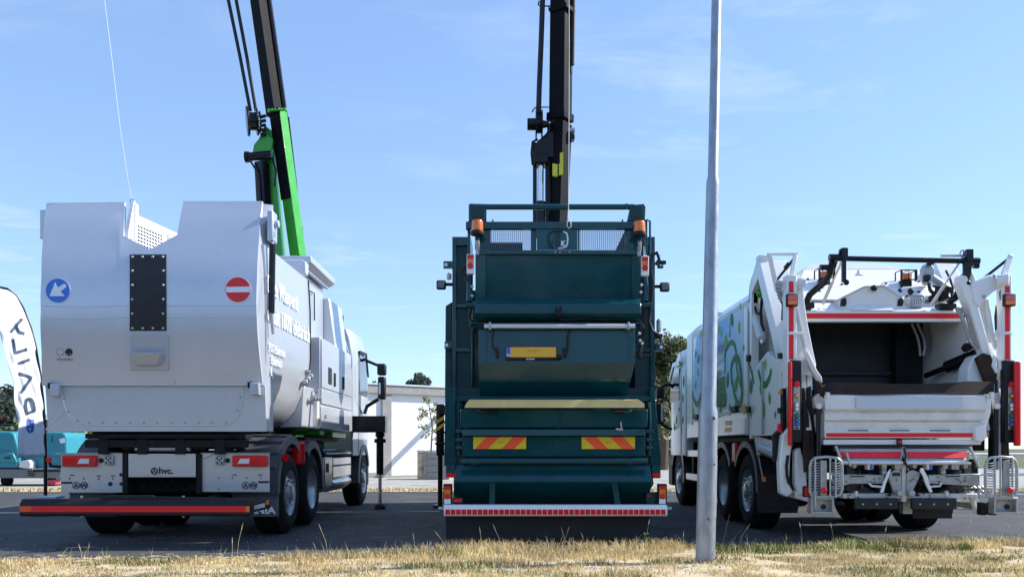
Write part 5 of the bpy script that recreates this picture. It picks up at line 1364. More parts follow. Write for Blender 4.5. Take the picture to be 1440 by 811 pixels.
# brackets and work lamps at the flanks
for (a, b, c_, d_, hx) in ((623.5, 367, 637, 377, 627), (925, 367, 933, 376.5, 929.5), (625, 480, 636, 490, 628), (922, 483, 934.5, 492.5, 930)):
    bk = MB().pbox(a, b, c_, d_, 10.42, 0.05).build('bracket', g, E, bev=0.003)
    MB().disc(P(hx, (b + d_) / 2, 10.412), (0, 1, 0), 0.022, 0.006, 12).build('hole', M['signwhite'], bk)
for (a, b, side) in ((613.5, 393.5, 1), (928.5, 396.5, -1)):
    wk = MB().pbox(a, b, a + 13.5, b + 13, 10.36, 0.06).build('work_lamp', M['plastic'], E, bev=0.018)
    MB().pbox(a + 2, b + 2, a + 11, b + 11, 10.353, 0.008).build('lamp_lens', M['wlens'], wk, bev=0.003)
    xa, xb = (a + 13, a + 23) if side > 0 else (a - 9, a + 1)
    MB().pbox(xa, b + 4, xb, b + 8, 10.39, 0.03).build('lamp_bracket', M['chassis'], wk)
for (a, b, c_, d_) in ((628, 385, 635, 393), (923, 450, 930, 466)):
    MB().cyl(P((a + c_) / 2, b, 10.42), P((a + c_) / 2, d_, 10.42), (c_ - a) / 2 * 10.4 / F, n=14).cyl(P((a + c_) / 2, b - 2, 10.42), P((a + c_) / 2, b, 10.42), 0.015, n=8).build('sensor', M['galv'], E, bev=0.004)
MB().tube([P(926, 466, 10.42), P(924, 472, 10.42), P(929, 473, 10.42), P(928, 480, 10.42)], 0.014, 7).build('sensor_cable', M['plastic'], E)
MB().pbox(921, 469, 932, 475, 10.44, 0.05).build('sensor_arm', M['plastic'], E, bev=0.004)
MB().pbox(927, 366, 937, 371, 10.30, 0.04).build('side_marker', M['plastic'], E, bev=0.006)

# lower tailgate
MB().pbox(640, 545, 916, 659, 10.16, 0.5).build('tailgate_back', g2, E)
MB().pbox(640, 557, 918, 564, 10.02, 0.2).build('sill', g, E, bev=0.006)
pk = MB().slab([P(653, 573, 9.72), P(656, 566, 9.735), P(660, 562, 9.75), P(899, 562, 9.75), P(906, 567, 9.735), P(906.5, 573, 9.72)], (0, 0.12, 0.012)).build('cream_strip', M['plank'], E, bev=0.003)
mb = MB()
for k in range(16): mb.dome(P(662 + k * 15.8, 574.3, 9.74), (0, -1, 0), 0.009, 0.008, 6)
mb.build('strip_bolts', M['ink'], pk, kind='stuff')
fa = MB().pbox(647, 575, 911, 601, 9.90, 0.12).build('upper_flap', g, E, bev=0.01)
MB().tube([P(787.5, 576, 9.898), P(787.5, 600, 9.898)], 0.006, 5).build('weld_seam', g, fa)
for (a, b, r_) in ((672, 700, 1), (860, 888, -1)):
    hd = MB().tube([P(a, 576.5, 9.90), P(a + 2, 579, 9.86), P(b - 3, 579, 9.86), P(b, 576.5, 9.90)], 0.010, 7).build('handle', g, fa)
    ga, gb = (684, 699) if r_ > 0 else (861, 877)
    MB().cyl(P(ga, 579.4, 9.858), P(gb, 579.4, 9.858), 0.017, n=10).build('grip', M['plastic'], hd)
for (a, b) in ((685, 591), (786, 602), (655, 602), (903, 602)): MB().dome(P(a, b, 9.84 if b > 600 else 9.90), (0, -1, 0), 0.012, 0.01, 8).build('bolt', M['ink'], fa)
MB().cyl(P(873, 593, 9.89), P(874, 603, 9.87), 0.010, n=8).cyl(P(866, 603, 9.86), P(876, 604, 9.86), 0.014, n=8).build('catch', M['galv'], fa)
MB().prism([YZ(9.86, 603.5), YZ(9.85, 612), (9.90, wz(613, 9.86)), (10.1, wz(613, 9.86)), (10.1, wz(602, 9.9)), (9.9, wz(602, 9.9))], 'x', wx(650, 9.86), wx(908, 9.86)).build('ledge', g, E, bev=0.005)
fb_ = MB().pbox(650, 613.2, 908, 642, 9.93, 0.12).build('lower_flap', g, E, bev=0.008)
for (a, b, fl_) in ((665.5, 740, 1), (818, 893, -1)):
    hb = MB().pbox(a, 614, b, 631, 9.912, 0.016).build('hazard_board', M['yel'], fb_, bev=0.002)
    w_ = b - a
    for t0_, t1_ in ((0.13, 0.40), (0.63, 0.90)):
        s0, s1 = a + w_ * t0_, a + w_ * t1_; d_ = w_ * 0.10
        if fl_ > 0: pts = [(s0 - d_ * 1.0, 630.8), (s0 + d_ * 1.2, 614.2), (s1 + d_ * 1.0, 614.2), (s1 - d_ * 1.3, 630.8)]
        else: pts = [(s0 - d_ * 1.0, 614.2), (s0 + d_ * 1.3, 630.8), (s1 + d_ * 1.0, 630.8), (s1 - d_ * 1.2, 614.2)]
        pts = [(min(max(x, a + 0.3), b - 0.3), y) for x, y in pts]
        MB().pslab(pts, 9.910, 0.0018).build('stripe', M['flor'], hb)
    c = (a + b) / 2
    MB().tube([P(c - 3, 623.5, 9.909), P(c - 1, 621, 9.909), P(c, 623, 9.909), P(c + 2, 620.8, 9.909), P(c + 5, 622, 9.909)], 0.0022, 4).build('sticker_mark', M['ink'], hb)
MB().cyl(P(648, 648, 9.86), P(910, 648, 9.86), 0.036, n=18).build('cross_bar', g, E)
for px in (666, 886): MB().pbox(px - 4, 649, px + 4, 653, 9.83, 0.06).build('bar_foot', g, E, bev=0.004)
for px, s_ in ((645, -1), (913, 1)):
    for py in (606, 618, 629): MB().cyl(P(px - 4, py, 9.95), P(px + 5, py, 9.95), 0.028, n=14).build('hinge_pin', g, E)
    MB().tube([P(px, 565, 9.98), P(px + 1, 590, 9.98), P(px, 640, 9.98)], 0.022, 8).build('hinge_rod', g, E)
    MB().pbox(px - 5, 566, px + 5, 655, 10.05, 0.1).build('hinge_post', g2, E)
# tank under the flaps
MB().prism([YZ(9.97, 653.5), YZ(9.83, 676), YZ(9.85, 678.5), (9.98, wz(690, 9.95)), (10.2, wz(712, 10.1)), (10.6, wz(712, 10.1)), (10.6, wz(653.5, 9.97))], 'x', wx(640, 9.9), wx(916, 9.9)).build('tank', g, E, bev=0.006, sharp=20)
for pts in ([(689, 676.5), (696, 676.5), (696, 709), (688, 709)], [(860, 677), (867.5, 677), (873, 709), (865, 709)]): MB().pslab(pts, 9.86, 0.06).build('stay', g, E, bev=0.003)
for (a, b, c_, d_, nm) in ((627, 653.5, 640, 671, 0), (917, 653.5, 929, 672, 1)):
    lb = MB().pbox(a, b, c_, d_, 9.93, 0.3).build('lamp_block', g, E, bev=0.005)
    MB().pbox(a + 0.8, 665, c_ - 0.5, 670.5, 9.922, 0.007).build('red_reflector', M['redrefl'], lb)
fl2 = MB().pbox(636.5, 699, 651, 707.5, 9.86, 0.05).build('fog_lamp', M['plastic'], E, bev=0.006)
MB().pbox(638, 700.5, 649.5, 705.7, 9.853, 0.008).build('red_lens', M['redlens'], fl2, bev=0.002)
for a in (624, 926.5):
    hs = MB().pbox(a - 0.8, 680, a + 11.5, 709, 9.84, 0.10).build('lamp_box', M['plastic'], E, bev=0.006)
    h = 24
    MB().pbox(a + 0.6, 683, a + 9.6, 687.5, 9.831, 0.008).build('red_lens', M['redlens'], hs)
    MB().pbox(a + 0.6, 687.7, a + 9.6, 694, 9.831, 0.008).build('orange_lens', M['orange'], hs)
    MB().pbox(a + 0.6, 694.2, a + 9.6, 701, 9.831, 0.008).build('orange_lens', M['orange'], hs)
    MB().disc(P(a + 5.1, 697.5, 9.824), (0, 1, 0), 0.030, 0.006, 20).build('round_red_lens', M['redlens'], hs)
    MB().pbox(a + 0.6, 701.2, a + 9.6, 707.8, 9.831, 0.008).build('white_lens', M['signwhite'], hs)
MB().tube([P(640, 682, 9.93), P(660, 684, 9.99), P(678, 681, 9.99)], 0.010, 6).build('cable', M['plastic'], E)
MB().tube([P(873, 682, 9.97), P(890, 688, 9.97), P(912, 690, 9.93), P(918, 680, 9.93), P(917, 672, 9.94)], 0.010, 6).build('cable', M['plastic'], E)
MB().pbox(909, 692, 924, 709, 9.97, 0.2).build('corner_plate', g, E, bev=0.004)
MB().dome(P(913, 697, 9.96), (0, -1, 0), 0.02, 0.02, 10).build('red_button', M['redlens'], E)
# bumper and its reflectors
YR = 9.72
bm_ = MB().prism([YZ(YR + 0.03, 709.5), YZ(YR, 714.5), YZ(YR, 724), (YR + 0.02, wz(725.8, YR)), (YR + 0.14, wz(725.8, YR)), (YR + 0.14, wz(709.5, YR))], 'x', wx(624, YR), wx(938.5, YR)).build('bumper', M['white'], E, bev=0.003)
r0 = None
for k in range(41):
    x = 626.2 + k * 7.58
    if r0 is None: r0 = MB().pbox(x, 715.8, x + 6.5, 723, YR - 0.004, 0.0035).build('reflector', M['redrefl'], bm_)
    else: pcopy(r0, bm_, (7.58 * k * YR / F, 0, 0))
for a, b in ((616, 624), (938, 945)): MB().pbox(a, 712.5, b, 716, YR + 0.06, 0.05).build('bumper_end', M['galv'], bm_, bev=0.003)
MB().pbox(627, 725, 914, 757.5, 9.93, 0.02).build('mud_flap', M['flap'], E)

# outrigger leg on the left flank
YL = 15.6
lg = P(619, 600, YL)
ol = MB().cyl((lg.x, lg.y, wz(568, YL)), (lg.x, lg.y, wz(640, YL)), 0.075, n=18).cyl((lg.x, lg.y, wz(600, YL)), (lg.x, lg.y, wz(588, YL)), 0.076, n=18).build('outrigger_leg', M['black'], E, bev=0.006)
for k, py in enumerate((574, 592, 606, 622)): MB().cyl((lg.x, lg.y, wz(py, YL)), (lg.x, lg.y, wz(py + 3, YL)), 0.095, n=18).build('collar', M['black'], ol, bev=0.005)
MB().cyl((lg.x, lg.y, wz(640, YL)), (lg.x, lg.y, 0.06), 0.045, n=14).cyl((lg.x, lg.y, 0.06), (lg.x, lg.y, 0.001), 0.13, n=18).build('leg_ram', M['black'], ol)
for py in (588, 598): MB().pslab([(614, py + 8), (614, py + 3), (624, py - 4), (624, py + 1)], YL - 0.10, 0.012).build('hazard_stripe', M['yel'], ol)
MB().box(lg.x, -0.5, YL - 0.1, YL + 0.1, wz(583, YL), wz(570, YL)).build('outrigger_beam', M['black'], E, bev=0.01)

# black crane
YK = 14.6
def K(px, py, dy=0): return P(px, py, YK + dy)
MB().cyl((0.75, YK, 2.9), (0.75, YK, 4.4), 0.2, n=18).build('crane_column', M['black'], E)
lw = MB().beam(K(787, 175), K(783.5, 330), 0.33, 0.30, rot=0.62, w1=0.235, h1=0.26).build('main_boom', M['boom'], E, bev=0.015)
ub_ = MB().beam(K(790.5, -60, 0.05), K(788, 168, 0.02), 0.30, 0.28, rot=0.62).build('outer_boom', M['boom'], E, bev=0.015)
MB().beam(K(788, 160), K(787.5, 171), 0.36, 0.33, rot=0.62).build('boom_collar', M['boom'], lw, bev=0.012)
MB().beam(K(791, 12), K(791, 19), 0.34, 0.31, rot=0.62).build('boom_collar', M['boom'], ub_, bev=0.012)
MB().pslab([(752, 220), (752, 203), (757, 197), (773, 185), (779, 184), (779, 222)], YK - 0.12, 0.26).build('knuckle', M['black'], E, bev=0.015)
for a, b in ((749.5, 755), (767, 772)): MB().pslab([(a, 200), (b, 200), (b, 330), (a, 330)], YK - 0.05, 0.26).build('cylinder_cheek', M['black'], E, bev=0.012)
MB().pbox(750, 215, 771, 230, YK - 0.16, 0.3).build('cylinder_head', M['black'], E, bev=0.03)
MB().cyl(K(760.5, 229, -0.05), K(760, 290, -0.05), 0.052, n=18).build('crane_ram', M['ram'], E)
MB().cyl(K(760, 284, -0.05), K(759.5, 335, -0.05), 0.085, n=18).build('crane_cylinder', M['black'], E)
MB().tube([K(749, 232, -0.1), K(747.5, 215, -0.1), K(749, 200, -0.1), K(756, 196, -0.1)], 0.022, 7).tube([K(772, 225, -0.1), K(772.5, 260, -0.1), K(773, 300, -0.1)], 0.015, 7).build('hydraulic_hose', M['plastic'], E)
mr_ = MB().cyl(K(741.5, 175, -0.1), K(754, 175, -0.1), 0.10, n=22).build('reel_motor', M['black'], E, bev=0.008)
MB().lathe(K(753, 175, -0.1), (1, 0, 0), [(0, 0.1), (0, 0.24), (0.02, 0.245), (0.03, 0.15), (0.09, 0.15), (0.10, 0.235), (0.12, 0.235), (0.12, 0.07), (0.2, 0.05)], 28).build('hose_reel', M['black'], E)
MB().tube([K(748, 158, -0.1), K(752, 152, -0.1), K(757, 151, -0.1), K(773, 151, -0.05), K(773, 163, -0.05)], 0.012, 6).build('hose_guide', M['black'], E)
MB().tube([K(766, 175, -0.12), K(770, 170, -0.14), K(773, 182, -0.14), K(768, 190, -0.14), K(762, 195, -0.12)], 0.020, 7).build('reel_hose', M['plastic'], E)
MB().tube([K(764, -60), K(763, 0), K(761, 60), K(758.5, 120), K(757, 168, -0.1)], 0.046, 9).build('crane_hose', M['plastic'], E)
MB().tube([K(758, 2), K(757, 7), K(759, 9), K(774, 9), K(776, 3)], 0.012, 6).tube([K(772, 9), K(772, 15), K(778, 16)], 0.012, 6).build('hose_clip', M['black'], E)
hh_ = MB().tube([K(806, -60), K(806, 0), K(805, 60), K(804.5, 92)], 0.040, 9).build('hanging_hose', M['plastic'], E)
MB().tube([K(804.5, 90), K(803, 97), K(805, 103), K(807, 97), K(804.8, 90)], 0.009, 6).build('hook', M['galv'], hh_)
MB().pbox(795, 187, 808.5, 195, YK - 0.1, 0.2).build('valve_motor', M['black'], E, bev=0.02)
MB().cyl(K(795, 184, -0.05), K(806, 184, -0.05), 0.04, n=14).cyl(K(806, 184, -0.05), K(808, 184, -0.05), 0.055, n=8).build('valve', M['galv'], E)
for a, b, c_, d_, yy in ((777, 230, 784, 247, 0.235), (786, 230, 792, 246, 0.235), (787.5, 215, 792, 229, 0.23)):
    MB().pslab([(a, b), (c_, b + (1 if a < 780 else -1)), (c_, d_ + (1 if a < 780 else -1)), (a, d_)], YK - yy, 0.05).build('warning_label', mat('yellow_label', (0.70, 0.62, 0.03), 0.45) if 'lab' not in M else M['lab'], lw)
rp = MB().tube([P(800, -90, 11.2), P(800.5, 60, 10.6), P(800, 200, 10.0), P(799.3, 306, 9.85)], 0.0045, 5).tube([P(799.3, 306, 9.85), P(797.6, 312, 9.84), P(797.5, 318, 9.84), P(800, 321.5, 9.84), P(803, 319, 9.84), P(802.8, 313, 9.84), P(800.3, 307, 9.85)], 0.006, 6)
tag(rp.build('rope', M['rope']), 'white rope with a loop hanging over the top beam of the green truck', 'rope')

# ================================================================ white truck on the right
W = thing('refuse_truck', 'white refuse truck with open rear hopper and green leaf pictures on its side', 'truck', (4.47, 12.5, 0))
w, wg = M['white'], M['whiteg']
XA = 3.20                                            # left flank
# container with chamfered roof edges
cpoly = [(XA, 1.27), (XA, 3.10), (XA + 0.16, 3.27), (5.58, 3.27), (5.74, 3.10), (5.74, 1.27)]
ct = MB().prism(cpoly, 'y', 11.62, 15.5).build('container', w, W, bev=0.012)
MB().prism([(XA - 0.012, 1.27), (XA - 0.012, 3.12), (XA + 0.15, 3.285), (XA + 0.3, 3.285), (XA + 0.12, 1.27)], 'y', 15.1, 15.55).build('front_frame', w, ct, bev=0.01)
MB().slab([(XA - 0.006, 11.66, 3.10), (XA - 0.006, 15.1, 3.10), (XA - 0.006, 15.1, 3.04), (XA - 0.006, 11.66, 3.04)], (0.03, 0, 0)).build('gutter', wg, ct)
MB().box(XA + 0.07, XA + 0.13, 13.5, 13.6, 3.17, 3.25).build('roof_lamp', w, ct, bev=0.01)
# printed side picture
gm_ = bpy.data.materials.new('printed_side_picture'); gm_.use_nodes = True
nt = gm_.node_tree; b = nt.nodes['Principled BSDF']
tc = nt.nodes.new('ShaderNodeTexCoord'); sp_ = nt.nodes.new('ShaderNodeSeparateXYZ'); nt.links.new(tc.outputs['Object'], sp_.inputs[0])
rz = nt.nodes.new('ShaderNodeMapRange'); rz.inputs['From Min'].default_value = -0.75; rz.inputs['From Max'].default_value = 0.8
nt.links.new(sp_.outputs['Z'], rz.inputs['Value'])
rp_ = nt.nodes.new('ShaderNodeValToRGB'); e = rp_.color_ramp.elements
e[0].position = 0.0; e[0].color = (0.62, 0.80, 0.82, 1); e[1].position = 1.0; e[1].color = (0.16, 0.50, 0.92, 1)
k_ = e.new(0.30); k_.color = (0.48, 0.82, 0.94, 1); k_ = e.new(0.36); k_.color = (0.26, 0.70, 0.95, 1)
nt.links.new(rz.outputs[0], rp_.inputs['Fac'])
nn_ = nt.nodes.new('ShaderNodeTexNoise'); nn_.inputs['Scale'].default_value = 0.9; nn_.inputs['Detail'].default_value = 5
nt.links.new(tc.outputs['Object'], nn_.inputs['Vector'])
ry = nt.nodes.new('ShaderNodeMapRange'); ry.inputs['From Min'].default_value = -0.5; ry.inputs['From Max'].default_value = -1.7; ry.inputs['To Min'].default_value = 0; ry.inputs['To Max'].default_value = 0.4
nt.links.new(sp_.outputs['Y'], ry.inputs['Value'])
ad = nt.nodes.new('ShaderNodeMath'); ad.operation = 'ADD'; nt.links.new(nn_.outputs['Fac'], ad.inputs[0]); nt.links.new(ry.outputs[0], ad.inputs[1])
rn = nt.nodes.new('ShaderNodeMapRange'); rn.inputs['From Min'].default_value = 0.52; rn.inputs['From Max'].default_value = 0.95
nt.links.new(ad.outputs[0], rn.inputs['Value'])
mx = nt.nodes.new('ShaderNodeMix'); mx.data_type = 'RGBA'; mx.inputs['B'].default_value = (0.88, 0.91, 0.93, 1)
nt.links.new(rn.outputs[0], mx.inputs['Factor']); nt.links.new(rp_.outputs['Color'], mx.inputs['A'])
nt.links.new(mx.outputs['Result'], b.inputs['Base Color']); b.inputs['Roughness'].default_value = 0.4; b.inputs['Specular IOR Level'].default_value = 0.15
def SY(px, py, x=XA): return SX(px, py, x)
def side_poly(mb, pts, x, t=0.003): return mb.slab([SY(a, b, x) for a, b in pts], (t, 0, 0))
pa = MB(); z0_, z1_ = 1.55, 3.03
pa.slab([(XA - 0.004, 11.80, z0_ + 0.14), (XA - 0.004, 11.80, z1_), (XA - 0.004, 14.75, z1_), (XA - 0.004, 14.98, z1_ - 0.4), (XA - 0.004, 15.02, 2.2), (XA - 0.004, 14.95, z0_ + 0.05)], (0.0035, 0, 0))
pic = pa.build('side_picture', gm_, ct)
XG = XA - 0.008
GRN = [mat('leaf_print_mid', (0.10, 0.36, 0.02), 0.5, spec=0.15), mat('leaf_print_dark', (0.015, 0.22, 0.035), 0.5, spec=0.15), mat('leaf_print_pale', (0.32, 0.55, 0.08), 0.5, spec=0.15)]
def leaf_print(px, py, h, lean, m, parent, x=XG):
    c = SY(px, py, x); s = c.y / F; L = h * s * 1.2; wd = L * 0.32
    yscale = 1.0
    d = Vector((0, -lean, 1)).normalized(); n_ = Vector((0, d.z, -d.y))
    pts = []
    for t, ww in ((0, 0), (0.2, 0.7), (0.5, 1.0), (0.8, 0.6), (1, 0), (0.8, -0.6), (0.5, -1.0), (0.2, -0.7)):
        pts.append(c + d * L * (t - 0.5) + n_ * wd * ww * yscale)
    return MB().slab(pts, (0.002, 0, 0)).build('leaf_print', m, parent)
LV = [(985, 470, 11, .3, 2), (978, 497, 9, .2, 1), (981, 523, 12, -.4, 2), (972, 518, 12, .1, 2), (1010, 463, 12, -.5, 2), (1014, 466, 14, .1, 2), (1029, 449, 20, -.6, 1), (1039, 460, 16, -.1, 2), (1021, 481, 22, -.2, 2), (1041, 430, 10, -.5, 2),
      (1045, 489, 8, 0, 2), (978, 541, 10, .3, 0), (986, 556, 8, .2, 0), (1013, 578, 17, .7, 0), (1026, 575, 16, .1, 0), (1034, 570, 10, 0, 0), (1023, 534, 20, .3, 1), (1035, 540, 22, .6, 0), (974, 580, 14, .2, 2), (983, 575, 10, -.1, 2), (967, 545, 16, .6, 1), (1008, 536, 12, .3, 1)]
for a, b_, h, l_, k in LV: leaf_print(a, b_, h, l_, GRN[k], pic)
def vine(pts, r, m, parent, x=XG - 0.001):
    q = [SY(a, b_, x) for a, b_ in pts]; sm = []
    for i in range(len(q) - 1):
        p0, p1, p2, p3 = q[max(i - 1, 0)], q[i], q[i + 1], q[min(i + 2, len(q) - 1)]
        for k in range(6):
            t = k / 6; sm.append(0.5 * (2 * p1 + (p2 - p0) * t + (2 * p0 - 5 * p1 + 4 * p2 - p3) * t * t + (3 * p1 - 3 * p2 + p3 - p0) * t ** 3))
    sm.append(q[-1]); n = len(sm); vs = []
    for i, p in enumerate(sm):
        t = (sm[min(i + 1, n - 1)] - sm[max(i - 1, 0)]).normalized(); nn = Vector((0, t.z, -t.y)) * r * (0.5 + 0.5 * math.sin(3.14 * (i + 1) / (n + 1)))
        vs += [p + nn, p - nn, p - nn + Vector((0.0015, 0, 0)), p + nn + Vector((0.0015, 0, 0))]
    fs = [(4 * i + a, 4 * i + (a + 1) % 4, 4 * i + 4 + (a + 1) % 4, 4 * i + 4 + a) for i in range(n - 1) for a in range(4)] + [(0, 1, 2, 3), (4 * n - 4, 4 * n - 3, 4 * n - 2, 4 * n - 1)]
    return MB().add(vs, fs).build('vine_print', m, parent)
vine([(1019, 525), (1020, 495), (1028, 481), (1034, 490), (1036, 520), (1042, 545)], 0.035, GRN[1], pic)
vine([(1029, 540), (1028, 515), (1033, 503), (1038, 505), (1042, 530), (1043, 555), (1039, 568), (1033, 556), (1029, 535)], 0.05, GRN[1], pic, XG - 0.003)
vine([(969, 535), (976, 562), (981, 568), (985, 555), (988, 543)], 0.05, GRN[1], pic)
vine([(1006, 550), (1010, 560), (1013, 566), (1016, 550)], 0.045, GRN[1], pic)
hand = MB()
side_poly(hand, [(1005, 536), (1019, 528), (1020, 555), (1017, 548), (1005, 552)], XG)
hand.build('grass_print', GRN[1], pic)
for k in range(4): leaf_print(1008 + k * 3.6, 561, 22, 0.15, GRN[1], pic, XG - 0.0045)
MB().slab([SY(a, b_, XG) for a, b_ in ((1005, 520), (1019, 508), (1019, 520), (1005, 532))], (0.002, 0, 0)).build('label_print', M['signwhite'], pic)
MB().slab([SY(a, b_, XG) for a, b_ in ((1005, 500), (1018, 490), (1018, 504), (1005, 515))], (0.002, 0, 0)).build('label_print', mat('dusty_green_print', (0.22, 0.42, 0.36), 0.35), pic)
RL = (R(90), 0, R(-90))
M['bluetext'] = mat('dark_blue_print', (0.05, 0.11, 0.26), 0.35)
lettering('in een', M['bluetext'], pic, (XG - 0.002, 14.75, 2.56), 0.30, rot=RL, width=0.75, bold=0.004)
lettering('stad', M['bluetext'], pic, (XG - 0.002, 13.30, 2.54), 0.34, rot=RL, width=0.50, bold=0.006)
lettering('BAT', M['red'], pic, (XG - 0.006, 13.33, 2.18), 0.16, rot=RL, width=0.28, bold=0.002)
lettering('gosens', M['bluetext'], pic, (XG - 0.002, 12.52, 2.72), 0.10, rot=(R(90), R(-75), R(-90)), bold=0.001)
# side rails, stickers and latches below the picture
MB().box(XA - 0.02, XA + 0.02, 11.66, 15.3, 1.28, 1.50).build('lower_rail', w, ct, bev=0.006)
MB().slab([(XA - 0.012, 11.75, 1.60), (XA - 0.012, 14.9, 1.56), (XA - 0.012, 14.9, 1.60), (XA - 0.012, 11.75, 1.66)], (0.01, 0, 0)).build('trim', wg, ct)
for (y, z) in ((12.35, 1.43), (12.38, 1.33)): MB().box(XA - 0.026, XA - 0.021, y, y + 0.35, z, z + 0.065).build('sticker', M['plate'], ct)
for y, z in ((12.0, 1.60), (14.5, 1.58)): MB().box(XA - 0.06, XA - 0.012, y, y + 0.28, z, z + 0.09).build('latch', M['plastic'], ct, bev=0.01)
MB().box(XA - 0.03, XA - 0.012, 11.68, 11.74, 1.56, 1.70).build('sticker', M['plate'], ct)

# hinged gap and tailgate
TG = MB().box(XA + 0.03, XA + 0.06, 11.50, 11.62, 1.2, 3.3).build('tailgate_seam', M['chassis'], W)
XT0, XT1 = XA, 5.74
def side_wall(x0, x1, xs):
    # outer plates: front upright, bottom plate, sloping beam; back plate behind them in greyer white for the recess's shade
    o = MB().prism([(11.50, 1.22), (11.50, 3.30), (11.22, 3.52), (11.08, 3.50), (10.12, 2.05), (10.08, 1.22)], 'x', xs[0], xs[1]).build('tailgate_wall', wg, W, bev=0.006)
    fr = MB().prism([(11.50, 1.22), (11.50, 3.30), (11.40, 3.38), (11.40, 1.22)], 'x', x0, x1).build('upright', w, o, bev=0.006)
    MB().prism([(11.399, 1.25), (11.399, 2.12), (10.70, 2.30), (10.20, 2.10), (10.09, 1.25)], 'x', x0 + 0.002, x1).build('lower_plate', w, o, bev=0.006)
    return o
tw_ = side_wall(XA, XA + 0.10, (XA + 0.30, XA + 0.36))
MB().prism([(11.399, 3.385), (11.22, 3.52), (11.06, 3.52), (10.06, 2.10), (10.06, 1.95), (10.24, 2.02), (11.12, 3.30), (11.399, 3.16)], 'x', XA + 0.004, XA + 0.36).build('sloping_beam', w, tw_, bev=0.008)
tr_ = side_wall(5.64, 5.74, (5.56, 5.64))
MB().prism([(11.22, 3.50), (11.06, 3.50), (10.06, 2.10), (10.06, 1.95), (10.24, 2.02), (11.12, 3.28)], 'x', 5.48, 5.735).build('sloping_beam', w, tr_, bev=0.008)
MB().box(XA + 0.0, XA + 0.14, 11.05, 11.22, 3.50, 3.60).build('hinge_block', w, tw_, bev=0.02)
# small side panel (moved pictures, stay)
for a, b_, h, l_, k in ((1056, 543, 20, 0, 1), (1070, 545, 18, .2, 0), (1082, 560, 16, -.3, 0), (1073, 578, 24, .3, 0), (1090, 583, 10, .4, 1), (1076, 512, 14, 0, 2), (1056, 580, 14, 0, 2)): leaf_print(a, b_, h, l_, GRN[k], tw_, XA - 0.002)
vine([(1066, 520), (1070, 535), (1076, 541), (1082, 530), (1084, 518)], 0.045, GRN[1], tw_, XA - 0.003)
vine([(1051, 505), (1056, 520), (1060, 540)], 0.03, GRN[1], tw_, XA - 0.003)
MB().box(XA - 0.012, XA + 0.0, 10.86, 10.92, 1.27, 2.20).build('panel_joint', M['galv'], tw_, bev=0.004)
for py in (499, 571): MB().slab([SY(1049, py, XA - 0.03), SY(1053, py, XA - 0.03), SY(1053, py + 9, XA - 0.03), SY(1049, py + 9, XA - 0.03)], (0.03, 0, 0)).build('hinge', M['chassis'], tw_)
for (a, b_) in ((1093, 496), (1093, 573), (1097, 580)): MB().slab([SY(a, b_, XA - 0.03), SY(a + 4, b_, XA - 0.03), SY(a + 4, b_ + 8, XA - 0.03), SY(a, b_ + 8, XA - 0.03)], (0.03, 0, 0)).build('hinge', M['plastic'], tw_)
# cylinder and hoses in the recess
cyb = MB().cyl(SX(1057, 428, XA + 0.06), SX(1071, 476, XA + 0.06), 0.055, n=16).build('tailgate_cylinder', w, tw_)
MB().cyl(SX(1071, 476, XA + 0.06), SX(1074, 483, XA + 0.06), 0.03, n=10).build('rod', M['ram'], cyb)
MB().slab([SX(1053, 410, XA + 0.03), SX(1060, 412, XA + 0.03), SX(1060, 426, XA + 0.03), SX(1053, 422, XA + 0.03)], (0.05, 0, 0)).build('cylinder_bracket', M['galv'], tw_)
MB().dome(SX(1070, 413, XA + 0.10), (-1, 0, 0), 0.06, 0.06, 12).build('green_cap', M['lgreen'], tw_)
MB().tube([SX(a, b_, XA + 0.05) for a, b_ in ((1061, 428), (1064, 440), (1068, 442), (1071, 432), (1072, 418))], 0.016, 7).build('hydraulic_hose', M['plastic'], tw_)
MB().tube([SX(a, b_, XA + 0.05) for a, b_ in ((1071, 420), (1070, 440), (1071, 455), (1074, 464))], 0.018, 7).build('hydraulic_hose', M['plastic'], tw_)

# hopper: dark blade and floor inside, pale right wall
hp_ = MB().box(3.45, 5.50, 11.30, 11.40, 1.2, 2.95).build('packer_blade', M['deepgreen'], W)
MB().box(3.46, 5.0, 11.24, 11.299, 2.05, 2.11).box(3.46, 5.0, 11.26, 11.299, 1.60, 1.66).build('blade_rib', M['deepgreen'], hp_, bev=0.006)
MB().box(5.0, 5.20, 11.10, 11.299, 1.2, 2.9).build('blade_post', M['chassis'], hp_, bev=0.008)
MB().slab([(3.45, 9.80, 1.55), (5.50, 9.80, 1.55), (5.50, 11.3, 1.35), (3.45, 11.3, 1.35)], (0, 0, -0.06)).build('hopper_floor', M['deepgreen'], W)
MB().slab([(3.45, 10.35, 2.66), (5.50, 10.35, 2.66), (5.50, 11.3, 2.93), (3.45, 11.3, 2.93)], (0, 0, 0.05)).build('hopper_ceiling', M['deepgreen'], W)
MB().prism([(9.85, 1.3), (10.30, 2.66), (11.30, 2.95), (11.30, 1.3)], 'x', 5.44, 5.52).build('hopper_wall', wg, W)
MB().prism([(9.85, 1.3), (10.30, 2.66), (11.30, 2.95), (11.30, 1.3)], 'x', 3.40, 3.46).build('hopper_wall', wg, W)
for p_, q_ in (((1282, 455), (1292, 500)), ((1290, 455), (1296, 500))):
    MB().tube([P(p_[0], p_[1], 11.0), P(p_[0] + 8, p_[1] + 18, 11.0), P(p_[0] + 11, p_[1] + 32, 11.0), P(q_[0] + 2, q_[1], 11.0)], 0.018, 7).build('hopper_hose', M['galv'], W)
rc = MB().cyl(P(1302, 528, 10.9), P(1334, 515, 10.5), 0.035, n=12).build('packer_rod', M['black'], W)
